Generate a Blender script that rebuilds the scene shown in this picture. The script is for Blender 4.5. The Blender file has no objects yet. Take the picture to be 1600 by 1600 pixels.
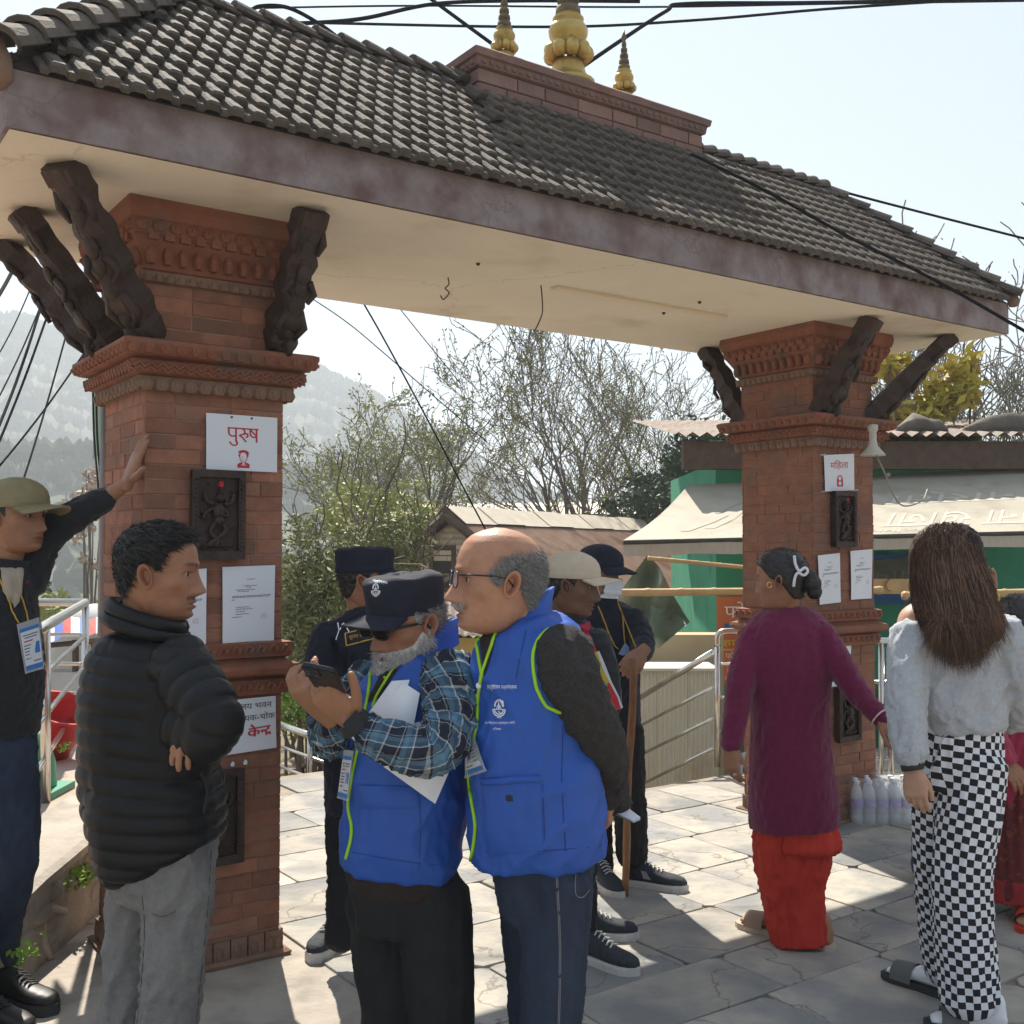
import bpy, bmesh, math, random
import numpy as np
from mathutils import Vector, Matrix, noise
from mathutils.bvhtree import BVHTree
# ------------------------------------------------------------------ camera, sky, sun, exposure
SC = bpy.context.scene
COL = SC.collection
F_PX, PITCH, CAM_H = 1686.2, 0.0329, 1.55
cam_data = bpy.data.cameras.new('camera')
cam_data.sensor_width = 36.0
cam_data.lens = 36.0 * F_PX / 1600.0
cam_data.clip_start = 0.05
cam_data.clip_end = 6000.0
cam = bpy.data.objects.new('camera', cam_data)
COL.objects.link(cam)
cam.location = (0, 0, CAM_H)
cam.rotation_euler = (math.pi / 2 + PITCH, 0, 0)
SC.camera = cam
SUN_EL, SUN_AZ = math.radians(54), math.radians(-17)
world = bpy.data.worlds.new('World')
SC.world = world
world.use_nodes = True
wn = world.node_tree.nodes
wl = world.node_tree.links
bg = wn['Background']
sky = wn.new('ShaderNodeTexSky')
sky.sky_type = 'NISHITA'
sky.sun_disc = False
sky.sun_elevation = SUN_EL
sky.sun_rotation = SUN_AZ
sky.altitude = 1300
sky.air_density = 1.0
sky.dust_density = 2.0
sky.ozone_density = 1.0
hs = wn.new('ShaderNodeHueSaturation')
hs.inputs['Saturation'].default_value = 0.62
wl.new(sky.outputs[0], hs.inputs['Color'])
veil = wn.new('ShaderNodeMix')
veil.data_type = 'RGBA'
veil.inputs[0].default_value = 0.72
veil.inputs[7].default_value = (2.2, 2.68, 3.3, 1)
wl.new(hs.outputs[0], veil.inputs[6])
wl.new(veil.outputs[2], bg.inputs['Color'])
bg.inputs['Strength'].default_value = 0.11
sun_data = bpy.data.lights.new('sun', 'SUN')
sun_data.energy = 4.8
sun_data.angle = math.radians(0.6)
sun_data.color = (1.0, 0.93, 0.82)
sun = bpy.data.objects.new('sun', sun_data)
COL.objects.link(sun)
sun_dir = Vector((math.sin(SUN_AZ) * math.cos(SUN_EL), math.cos(SUN_AZ) * math.cos(SUN_EL), math.sin(SUN_EL)))
sun.rotation_euler = sun_dir.to_track_quat('Z', 'Y').to_euler()
SC.view_settings.view_transform = 'Standard'
SC.view_settings.look = 'None'
SC.view_settings.exposure = 1.1
SC.view_settings.gamma = 1.0
SC.view_settings.use_curve_mapping = False
SC.render.engine = 'CYCLES'
SC.cycles.max_bounces = 6
SC.cycles.diffuse_bounces = 3
SC.cycles.glossy_bounces = 3
SC.cycles.transmission_bounces = 4
SC.cycles.transparent_max_bounces = 6
SC.cycles.volume_bounces = 0
# ------------------------------------------------------------------ helpers
rng = random.Random(7)
CP, SP = math.cos(PITCH), math.sin(PITCH)
V3 = Vector
def ray(px, py):
 a, b = (px - 800) / F_PX, (800 - py) / F_PX
 return V3((a, CP - b * SP, SP + b * CP))
def at(px, py, Z):
 """the point seen at a pixel of the photograph at a depth of Z metres"""
 return V3((0, 0, CAM_H)) + ray(px, py) * Z
def atz(px, py, z=0.0):
 d = ray(px, py)
 return V3((0, 0, CAM_H)) + d * ((z - CAM_H) / d.z)
def pix(p):
 d = V3(p) - V3((0, 0, CAM_H))
 dep = d.y * CP + d.z * SP
 up = -d.y * SP + d.z * CP
 return 800 + F_PX * d.x / dep, 800 - F_PX * up / dep, dep
MATS = {}
def mat(name, base, base2=None, scale=6.0, rough=0.75, bump=0.0, bscale=60.0, metal=0.0, spec=0.35, rnd=0.0,
  attr=None, sss=0.0, stretch=None, contrast=(0.3, 0.7), sheen=0.0, alpha=1.0, trans=0.0, blotch=None, coat=0.0, wr=None, crack=None):
 if name in MATS:
  return MATS[name]
 m = bpy.data.materials.new(name)
 m.use_nodes = True
 nt = m.node_tree
 N, L = nt.nodes, nt.links
 P = N['Principled BSDF']
 P.inputs['Roughness'].default_value = rough
 P.inputs['Metallic'].default_value = metal
 P.inputs['Specular IOR Level'].default_value = spec
 if sheen:
  P.inputs['Sheen Weight'].default_value = sheen
  P.inputs['Sheen Roughness'].default_value = 0.5
 if coat:
  P.inputs['Coat Weight'].default_value = coat
 if alpha < 1:
  P.inputs['Alpha'].default_value = alpha
 if trans:
  P.inputs['Transmission Weight'].default_value = trans
 if sss:
  P.inputs['Subsurface Weight'].default_value = sss
  P.inputs['Subsurface Radius'].default_value = (1.0, 0.4, 0.2)
  P.inputs['Subsurface Scale'].default_value = 0.008
 tc = N.new('ShaderNodeTexCoord')
 vec = tc.outputs['Object']
 oi = None
 if rnd:
  oi = N.new('ShaderNodeObjectInfo')
  ad = N.new('ShaderNodeVectorMath')
  ad.operation = 'ADD'
  cb = N.new('ShaderNodeCombineXYZ')
  mu = N.new('ShaderNodeMath')
  mu.operation = 'MULTIPLY'
  mu.inputs[1].default_value = 37.0
  L.new(oi.outputs['Random'], mu.inputs[0])
  L.new(mu.outputs[0], cb.inputs[0])
  L.new(mu.outputs[0], cb.inputs[2])
  L.new(vec, ad.inputs[0])
  L.new(cb.outputs[0], ad.inputs[1])
  vec = ad.outputs[0]
 if stretch:
  mp = N.new('ShaderNodeMapping')
  mp.inputs['Scale'].default_value = stretch
  L.new(vec, mp.inputs[0])
  vec = mp.outputs[0]
 col = None
 if base2 is not None:
  nz = N.new('ShaderNodeTexNoise')
  nz.inputs['Scale'].default_value = scale
  nz.inputs['Detail'].default_value = 7
  nz.inputs['Roughness'].default_value = 0.62
  L.new(vec, nz.inputs['Vector'])
  rp = N.new('ShaderNodeValToRGB')
  rp.color_ramp.elements[0].position = contrast[0]
  rp.color_ramp.elements[1].position = contrast[1]
  rp.color_ramp.elements[0].color = (*base, 1)
  rp.color_ramp.elements[1].color = (*base2, 1)
  L.new(nz.outputs['Fac'], rp.inputs['Fac'])
  col = rp.outputs['Color']
 else:
  cn = N.new('ShaderNodeRGB')
  cn.outputs[0].default_value = (*base, 1)
  col = cn.outputs[0]
 if blotch:
  bc, bs, lo, hi = blotch
  n2 = N.new('ShaderNodeTexNoise')
  n2.inputs['Scale'].default_value = bs
  n2.inputs['Detail'].default_value = 5
  L.new(vec, n2.inputs['Vector'])
  mr = N.new('ShaderNodeMapRange')
  mr.inputs[1].default_value = lo
  mr.inputs[2].default_value = hi
  L.new(n2.outputs['Fac'], mr.inputs[0])
  mx = N.new('ShaderNodeMix')
  mx.data_type = 'RGBA'
  L.new(mr.outputs[0], mx.inputs[0])
  L.new(col, mx.inputs[6])
  mx.inputs[7].default_value = (*bc, 1)
  col = mx.outputs[2]
 if crack:
  vo = N.new('ShaderNodeTexVoronoi')
  vo.feature = 'DISTANCE_TO_EDGE'
  vo.inputs['Scale'].default_value = crack[0]
  dn = N.new('ShaderNodeTexNoise')
  dn.inputs['Scale'].default_value = 7
  dn.inputs['Detail'].default_value = 6
  L.new(vec, dn.inputs['Vector'])
  dm = N.new('ShaderNodeMix')
  dm.data_type = 'RGBA'
  dm.inputs[0].default_value = 0.22
  L.new(vec, dm.inputs[6])
  L.new(dn.outputs['Color'], dm.inputs[7])
  L.new(dm.outputs[2], vo.inputs['Vector'])
  cr = N.new('ShaderNodeMapRange')
  cr.inputs[1].default_value = 0.0
  cr.inputs[2].default_value = crack[1]
  cr.inputs[3].default_value = crack[3]
  cr.inputs[4].default_value = 0.0
  L.new(vo.outputs['Distance'], cr.inputs[0])
  mx = N.new('ShaderNodeMix')
  mx.data_type = 'RGBA'
  L.new(cr.outputs[0], mx.inputs[0])
  L.new(col, mx.inputs[6])
  mx.inputs[7].default_value = (*crack[2], 1)
  col = mx.outputs[2]
 if rnd:
  hv = N.new('ShaderNodeHueSaturation')
  m1 = N.new('ShaderNodeMapRange')
  m1.inputs[3].default_value = 1 - rnd
  m1.inputs[4].default_value = 1 + rnd
  L.new(oi.outputs['Random'], m1.inputs[0])
  L.new(m1.outputs[0], hv.inputs['Value'])
  L.new(col, hv.inputs['Color'])
  col = hv.outputs[0]
 if attr:
  at_ = N.new('ShaderNodeAttribute')
  at_.attribute_name = attr
  mx = N.new('ShaderNodeMix')
  mx.data_type = 'RGBA'
  mx.blend_type = 'MULTIPLY'
  mx.inputs[0].default_value = 1
  L.new(col, mx.inputs[6])
  L.new(at_.outputs['Color'], mx.inputs[7])
  col = mx.outputs[2]
 L.new(col, P.inputs['Base Color'])
 if bump:
  nb = N.new('ShaderNodeTexNoise')
  nb.inputs['Scale'].default_value = bscale
  nb.inputs['Detail'].default_value = 5
  L.new(vec, nb.inputs['Vector'])
  bp = N.new('ShaderNodeBump')
  bp.inputs['Strength'].default_value = bump
  bp.inputs['Distance'].default_value = 0.01
  L.new(nb.outputs['Fac'], bp.inputs['Height'])
  L.new(bp.outputs[0], P.inputs['Normal'])
 if wr:
  nw = N.new('ShaderNodeTexNoise')
  nw.noise_type = 'RIDGED_MULTIFRACTAL'
  nw.inputs['Scale'].default_value = wr[0]
  nw.inputs['Detail'].default_value = 2.5
  nw.inputs['Distortion'].default_value = 0.6
  mw_ = N.new('ShaderNodeMapping')
  mw_.inputs['Scale'].default_value = wr[2] if len(wr) > 2 else (1, 1, 0.7)
  L.new(tc.outputs['Object'], mw_.inputs[0])
  L.new(mw_.outputs[0], nw.inputs['Vector'])
  bw = N.new('ShaderNodeBump')
  bw.inputs['Strength'].default_value = wr[1]
  bw.inputs['Distance'].default_value = 0.02
  L.new(nw.outputs['Fac'], bw.inputs['Height'])
  if bump:
   L.new(bw.outputs[0], bp.inputs['Normal'])
  else:
   L.new(bw.outputs[0], P.inputs['Normal'])
 MATS[name] = m
 return m
class MB:
 """collects verts and faces in world coordinates"""
 def __init__(self):
  self.v, self.f, self.mi = [], [], []
  self.cur = 0
 def add(self, vs, fs):
  o = len(self.v)
  self.v += [tuple(p) for p in vs]
  self.f += [tuple(i + o for i in q) for q in fs]
  self.mi += [self.cur] * len(fs)
  return self
 def quad(self, a, b, c, d):
  return self.add([a, b, c, d], [(0, 1, 2, 3)])
 def box8(self, p):
  """8 corners: bottom 4 counter-clockwise, then top 4"""
  return self.add(p, [(3, 2, 1, 0), (4, 5, 6, 7), (0, 1, 5, 4), (1, 2, 6, 5), (2, 3, 7, 6), (3, 0, 4, 7)])
 def box(self, o, ax, ay, az):
  """box from corner o with edge vectors"""
  o, ax, ay, az = V3(o), V3(ax), V3(ay), V3(az)
  return self.box8([o, o + ax, o + ax + ay, o + ay, o + az, o + ax + az, o + ax + ay + az, o + ay + az])
 def rings(self, rings, cap=True, closed=True):
  """rings: list of equal-length vertex loops"""
  n = len(rings[0])
  vs = [p for r in rings for p in r]
  fs = []
  for i in range(len(rings) - 1):
   for k in range(n if closed else n - 1):
    k2 = (k + 1) % n
    fs.append((i * n + k, i * n + k2, (i + 1) * n + k2, (i + 1) * n + k))
  if cap and closed:
   fs.append(tuple(range(n - 1, -1, -1)))
   fs.append(tuple((len(rings) - 1) * n + k for k in range(n)))
  return self.add(vs, fs)
 def tube(self, pts, r, n=8, cap=True, flat=None):
  pts = [V3(p) for p in pts]
  m = len(pts)
  rs = r if isinstance(r, (list, tuple)) else [r] * m
  rings = []
  t = (pts[1] - pts[0]).normalized()
  s = t.cross(V3((0, 0, 1)))
  if s.length < 1e-3:
   s = t.cross(V3((0, 1, 0)))
  s.normalize()
  for i in range(m):
   t = (pts[min(i + 1, m - 1)] - pts[max(i - 1, 0)])
   if t.length < 1e-9:
    t = V3((0, 0, 1))
   t.normalize()
   s = (s - t * s.dot(t))
   if s.length < 1e-6:
    s = t.orthogonal()
   s.normalize()
   u = t.cross(s)
   rings.append([pts[i] + (s * math.cos(a) + u * math.sin(a)) * rs[i] for a in [2 * math.pi * k / n for k in range(n)]])
  return self.rings(rings, cap)
 def lathe(self, base, prof, n=20, axis=None):
  base = V3(base)
  rings = [[base + V3((r * math.cos(2 * math.pi * k / n), r * math.sin(2 * math.pi * k / n), z)) for k in range(n)] for r, z in prof]
  return self.rings(rings, True)
 def sphere(self, c, r, nu=10, nv=6, sc=(1, 1, 1)):
  c = V3(c)
  rings = []
  for j in range(1, nv):
   a = math.pi * j / nv - math.pi / 2
   rings.append([c + V3((r * sc[0] * math.cos(a) * math.cos(2 * math.pi * k / nu), r * sc[1] * math.cos(a) * math.sin(2 * math.pi * k / nu), r * sc[2] * math.sin(a))) for k in range(nu)])
  n0 = len(rings)
  o = len(self.v)
  self.rings(rings, False)
  b, t = c - V3((0, 0, r * sc[2])), c + V3((0, 0, r * sc[2]))
  self.v += [tuple(b), tuple(t)]
  ib, it = len(self.v) - 2, len(self.v) - 1
  for k in range(nu):
   k2 = (k + 1) % nu
   self.f.append((ib, o + k2, o + k))
   self.f.append((it, o + (n0 - 1) * nu + k, o + (n0 - 1) * nu + k2))
   self.mi += [self.cur] * 2
  return self
 def mesh(self, name, smooth=False):
  me = bpy.data.meshes.new(name)
  me.from_pydata(self.v, [], self.f)
  if smooth:
   me.polygons.foreach_set('use_smooth', [True] * len(me.polygons))
  if any(self.mi):
   me.polygons.foreach_set('material_index', self.mi)
  me.update()
  return me
 def build(self, name, m, parent=None, smooth=False, kind=None):
  return link(name, self.mesh(name, smooth), m, parent, kind)
WO = {}   # world origin of every object
def link(name, me, m, parent=None, kind=None, mw=None):
 for x in (m if isinstance(m, (list, tuple)) else [m]):
  if x is not None and len(me.materials) < (len(m) if isinstance(m, (list, tuple)) else 1):
   me.materials.append(x)
 o = bpy.data.objects.new(name, me)
 COL.objects.link(o)
 W = mw.to_translation() if mw is not None else V3((0, 0, 0))
 if parent is not None:
  o.parent = parent
  base = WO[parent.name]
 else:
  base = V3((0, 0, 0))
 if mw is not None:
  M = mw.copy()
  M.translation = W - base
  o.matrix_local = M
 else:
  o.location = W - base
 WO[o.name] = W if mw is None else W
 if kind:
  o['kind'] = kind
 return o
def thing(name, loc, label=None, cat=None, group=None, parent=None):
 o = bpy.data.objects.new(name, None)
 o.empty_display_size = 0.1
 COL.objects.link(o)
 loc = V3(loc)
 if parent is not None:
  o.parent = parent
  o.location = loc - WO[parent.name]
 else:
  o.location = loc
 WO[o.name] = loc
 return tag(o, label, cat, group)
def tag(o, label=None, cat=None, group=None, kind=None):
 if label:
  o['label'] = label
 if cat:
  o['category'] = cat
 if group:
  o['group'] = group
 if kind:
  o['kind'] = kind
 return o
def crom(pts, k=6):
 """catmull-rom resampling"""
 P = [V3(p) for p in pts]
 P = [P[0] * 2 - P[1]] + P + [P[-1] * 2 - P[-2]]
 out = []
 for i in range(1, len(P) - 2):
  for j in range(k):
   t = j / k
   a, b, c, d = P[i - 1], P[i], P[i + 1], P[i + 2]
   out.append(0.5 * ((2 * b) + (c - a) * t + (2 * a - 5 * b + 4 * c - d) * t * t + (3 * b - a - 3 * c + d) * t ** 3))
 out.append(P[-2])
 return out
def cromf(vals, k=6):
 return [v.x for v in crom([V3((x, 0, 0)) for x in vals], k)]
def text_verts(s, size=1.0):
 """2-D outline mesh of a line of text: (verts, faces), x right, y up"""
 cu = bpy.data.curves.new('tmp', 'FONT')
 cu.body = s
 cu.resolution_u = 3
 o = bpy.data.objects.new('tmp', cu)
 COL.objects.link(o)
 dg = bpy.context.evaluated_depsgraph_get()
 me = bpy.data.meshes.new_from_object(o.evaluated_get(dg))
 vs = [(v.co.x * size, v.co.y * size) for v in me.vertices]
 fs = [tuple(p.vertices) for p in me.polygons]
 bpy.data.objects.remove(o)
 bpy.data.curves.remove(cu)
 bpy.data.meshes.remove(me)
 return vs, fs
def fit_text(mb, s, place, w=None, h=None):
 """place(fx, fy) maps the unit text box (0..1, 0..1) to 3-D"""
 vs, fs = text_verts(s)
 if not vs:
  return
 xs = [v[0] for v in vs]
 ys = [v[1] for v in vs]
 x0, x1, y0, y1 = min(xs), max(xs), min(ys), max(ys)
 mb.add([place((x - x0) / (x1 - x0), (y - y0) / (y1 - y0)) for x, y in vs], fs)
def ribbon(mb, pts, w, place):
 """stroke of width w along 2-D points, mapped by place"""
 n = len(pts)
 L, R = [], []
 for i in range(n):
  a, b = pts[max(i - 1, 0)], pts[min(i + 1, n - 1)]
  dx, dy = b[0] - a[0], b[1] - a[1]
  l = math.hypot(dx, dy) or 1
  nx, ny = -dy / l * w / 2, dx / l * w / 2
  L.append(place(pts[i][0] + nx, pts[i][1] + ny))
  R.append(place(pts[i][0] - nx, pts[i][1] - ny))
 mb.rings([L, R], cap=False, closed=False)
# ------------------------------------------------------------------ gate frame of reference
TH, OX, OY = 0.6162, -1.3195, 3.8605
UD = V3((math.cos(TH), math.sin(TH), 0))
VD = V3((-math.sin(TH), math.cos(TH), 0))
ZD = V3((0, 0, 1))
PW, PS, HS, RA, RB, RB2, HF, RZ, RH = 0.533, 3.668, 2.795, 0.48, 0.555, 0.628, 0.1755, 3.70, 0.73
ULEFT, URIGHT = -RB, PS + PW + RB2
VF, VB = -RA, PW + RA
VR = PW / 2
def G(u, v, z):
 return V3((OX, OY, 0)) + UD * u + VD * v + ZD * z
def uv_of(p):
 d = V3(p) - V3((OX, OY, 0))
 return d.dot(UD), d.dot(VD)
def on_front(px, py, v=0.0):
 """where the ray of a pixel meets the plane v = const of the gate"""
 d = ray(px, py)
 o = V3((0, 0, CAM_H)) - G(0, v, 0)
 return V3((0, 0, CAM_H)) + d * (-o.dot(VD) / d.dot(VD))
M_brick = mat('brick_clay', (0.225, 0.092, 0.055), (0.33, 0.15, 0.092), 13, 0.88, 0.6, 70, rnd=0.22, blotch=((0.19, 0.115, 0.085), 5.0, 0.48, 0.72))
M_mortar = mat('brick_joint', (0.235, 0.115, 0.076), (0.36, 0.21, 0.15), 14, 0.95, 0.4, 120)
M_terra = mat('carved_terracotta', (0.20, 0.07, 0.04), (0.29, 0.115, 0.065), 12, 0.8, 0.4, 80, blotch=((0.15, 0.09, 0.065), 6, 0.5, 0.7))
M_terra_grey = mat('weathered_terracotta', (0.17, 0.10, 0.07), (0.25, 0.15, 0.10), 12, 0.9, 0.5, 80)
M_wood = mat('carved_dark_wood', (0.030, 0.017, 0.013), (0.062, 0.036, 0.027), 16, 0.6, 0.5, 70)
M_tile = mat('roof_tile_clay', (0.070, 0.056, 0.046), (0.135, 0.108, 0.088), 18, 0.85, 0.5, 70, rnd=0.25, spec=0.2, blotch=((0.10, 0.085, 0.07), 7, 0.5, 0.75))
M_fascia = mat('purple_brown_plaster', (0.20, 0.150, 0.145), (0.285, 0.235, 0.23), 7.0, 0.85, 0.5, 60, blotch=((0.150, 0.088, 0.082), 6.5, 0.48, 0.74), contrast=(0.38, 0.6), crack=(1.3, .006, (.13, .09, .085), .5))
M_soffit = mat('cream_painted_plaster', (0.80, 0.72, 0.60), (0.73, 0.65, 0.53), 2.2, 0.88, 0.3, 30, blotch=((0.60, 0.50, 0.39), 2.6, 0.56, 0.78), crack=(.55, .004, (.5, .42, .33), .5))
M_gold = mat('gilded_brass', (0.42, 0.28, 0.075), (0.56, 0.40, 0.13), 10, 0.38, 0.2, 40, metal=0.55, blotch=((0.10, 0.07, 0.04), 9, 0.6, 0.75))
M_dark_metal = mat('tarnished_metal', (0.05, 0.045, 0.04), (0.09, 0.08, 0.07), 10, 0.5, metal=0.6)
M_slab = mat('paving_sandstone', (0.29, 0.275, 0.245), (0.42, 0.375, 0.31), 7.0, 0.85, 0.9, 20, rnd=0.17, blotch=((0.215, 0.215, 0.21), 2.8, 0.45, 0.62), crack=(1.7, .012, (.14, .12, .10), .8))
M_bed = mat('paving_joint_sand', (0.20, 0.165, 0.13), (0.33, 0.275, 0.215), 7, 0.95, 0.6, 60)
M_conc = mat('worn_concrete', (0.31, 0.275, 0.235), (0.42, 0.37, 0.31), 4, 0.9, 0.5, 50, blotch=((0.24, 0.215, 0.185), 5, 0.50, 0.7))
M_wallstone = mat('rough_stone', (0.20, 0.165, 0.13), (0.33, 0.285, 0.225), 9, 0.95, 0.9, 30)
# ------------------------------------------------------------------ ground
def in_platform(u, v):
 if v < 1.3:
  return -0.2 < u
 if v < 2.35:
  return -0.2 < u < 3.45
 return 1.58 < u < 3.3 and v < 2.85
gm = MB()
for (u0, u1, v0, v1) in [(-2.6, 8.0, -7.5, 1.3), (-0.6, 3.45, 1.3, 2.35), (1.58, 3.3, 2.35, 3.0)]:
 gm.quad(G(u0, v0, 0), G(u1, v0, 0), G(u1, v1, 0), G(u0, v1, 0))
paving = gm.build('pavement', M_bed, kind='structure')
# concrete apron round the left pillar and by the low wall
am = MB()
nx = 26
am.quad(G(-2.6, -7.5, 0.004), G(0.62, -7.5, 0.004), G(0.62, 0.9, 0.004), G(-2.6, 0.9, 0.004))
apron = am.build('concrete_path', M_conc, kind='structure')
em = MB()
for (a, b) in [((-0.6, 1.3), (-0.6, 2.35)), ((-0.6, 2.35), (1.58, 2.35)), ((1.58, 2.35), (1.58, 3.0)), ((3.3, 3.0), (1.58, 3.0)), ((3.3, 3.0), (3.3, 2.35)), ((3.3, 2.35), (3.45, 2.35)), ((3.45, 2.35), (3.45, 1.3)), ((3.45, 1.3), (8.0, 1.3)), ((-2.6, 1.3), (-0.6, 1.3))]:
 em.quad(G(a[0], a[1], -2.5), G(b[0], b[1], -2.5), G(b[0], b[1], -0.002), G(a[0], a[1], -0.002))
em.build('terrace_side', M_wallstone, kind='structure')
r2 = random.Random(31)
v = -4.6
row = 0
slab_mesh_n = 0
while v < 6.3:
 dv = r2.choice([0.34, 0.40, 0.46, 0.42])
 u = (0.62 if v + dv / 2 < 0.95 else 0.0) + r2.choice([0, 0.0001])
 first_ = True
 while u < 7.4:
  du = r2.choice([0.36, 0.48, 0.55, 0.62, 0.72]) if not first_ else r2.uniform(0.25, 0.6)
  first_ = False
  cu, cv = u + du / 2, v + dv / 2
  inside = in_platform(cu, cv) and (cu - du / 2 > 0.6 or cv > 0.95)
  if cv > 1.3 and (cu - du / 2 < 1.58 and cv > 2.35 or cu + du / 2 > 3.45 or (cv > 2.35 and cu + du / 2 > 3.3)):
   inside = False
  if cv < 1.3 < cv + dv / 2 + 0.02 and cu > 3.2:
   inside = False
  if inside:
   px_, py_, dep_ = pix(G(cu, cv, 0))
   if dep_ < 2.2 or py_ > 1850 or px_ < -250 or px_ > 1850:
    inside = False
  if inside:
   g_ = 0.0045
   j = lambda s=0.007: r2.uniform(-s, s)
   hz = 0.010 + r2.uniform(0, 0.004)
   # chipped eight-cornered slab with bevelled rim
   c8 = []
   for (sx, sy) in ((-1, -1), (1, -1), (1, 1), (-1, 1)):
    cx, cy = sx * (du / 2 - g_) + j(), sy * (dv / 2 - g_) + j()
    k1, k2 = r2.uniform(0.004, 0.04), r2.uniform(0.004, 0.04)
    A, B = (cx - sx * k1, cy), (cx, cy - sy * k2)
    c8 += [A, B] if sx * sy < 0 else [B, A]
   tilt = (j(0.004), j(0.004))
   top = [(x * 0.992, y * 0.992, hz + x * tilt[0] + y * tilt[1]) for x, y in c8]
   bot = [(x, y, -0.01) for x, y in c8]
   mid = [(x, y, hz - 0.003) for x, y in c8]
   mb = MB()
   mb.rings([[UD * x + VD * y + ZD * z for x, y, z in r] for r in (bot, mid, top)])
   me = mb.mesh('paving_stone')
   link('paving_stone', me, M_slab, paving, mw=Matrix.Translation(G(cu, cv, 0)))
   slab_mesh_n += 1
  u += du
 v += dv
 row += 1
# ------------------------------------------------------------------ the gate
gate = thing('entrance_gate', G(0, 0, 0), 'large brick gateway with two carved pillars, dark clay tiled roof and gilded pinnacles', 'gate')
BRICK_CACHE = {}
def brick_mesh(l, h, d):
 key = (round(l, 3), round(h, 3), round(d, 4))
 if key not in BRICK_CACHE:
  b = 0.003
  mb = MB()
  rr = random.Random(len(BRICK_CACHE))
  q = lambda s=0.0018: rr.uniform(-s, s)
  outer = [(-l / 2 + b + q(), -h / 2 + b + q()), (l / 2 - b + q(), -h / 2 + b + q()), (l / 2 - b + q(), h / 2 - b + q()), (-l / 2 + b + q(), h / 2 - b + q())]
  full = [(-l / 2, -h / 2), (l / 2, -h / 2), (l / 2, h / 2), (-l / 2, h / 2)]
  mb.rings([[V3((x, 0, z)) for x, z in full], [V3((x, -d + b, z)) for x, z in full], [V3((x, -d, z)) for x, z in outer]])
  BRICK_CACHE[key] = mb.mesh('brick')
  BRICK_CACHE[key].materials.append(M_brick)
 return BRICK_CACHE[key]
def ringprof(mb, u0, prof, w=PW):
 """square moulding round a pillar: prof = [(offset, z)...]"""
 rings = []
 for off, z in prof:
  rings.append([G(u0 - off, -off, z), G(u0 + w + off, -off, z), G(u0 + w + off, w + off, z), G(u0 - off, w + off, z)])
 mb.rings(rings)
def side_iter(u0, off, step, w=PW):
 """points along the four sides of a square ring: (point, along, outward)"""
 L = w + 2 * off
 n = max(2, int(round(L / step)))
 for k in range(4):
  A = [(u0 - off, -off), (u0 + w + off, -off), (u0 + w + off, w + off), (u0 - off, w + off)]
  a, b = A[k], A[(k + 1) % 4]
  al = (UD, VD, -UD, -VD)[k]
  ou = (-VD, UD, VD, -UD)[k]
  for i in range(n):
   t = (i + 0.5) / n
   yield a[0] + (b[0] - a[0]) * t, a[1] + (b[1] - a[1]) * t, al, ou, L / n
def ell(mb, c, al, ou, rl, ro, rz, nu=8, nv=5):
 """ellipsoid with axes along / outward / up"""
 rings = []
 for j in range(1, nv):
  a = math.pi * j / nv - math.pi / 2
  rings.append([c + al * (rl * math.cos(a) * math.cos(2 * math.pi * k / nu)) + ou * (ro * math.cos(a) * math.sin(2 * math.pi * k / nu)) + ZD * (rz * math.sin(a)) for k in range(nu)])
 mb.rings(rings)
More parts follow.
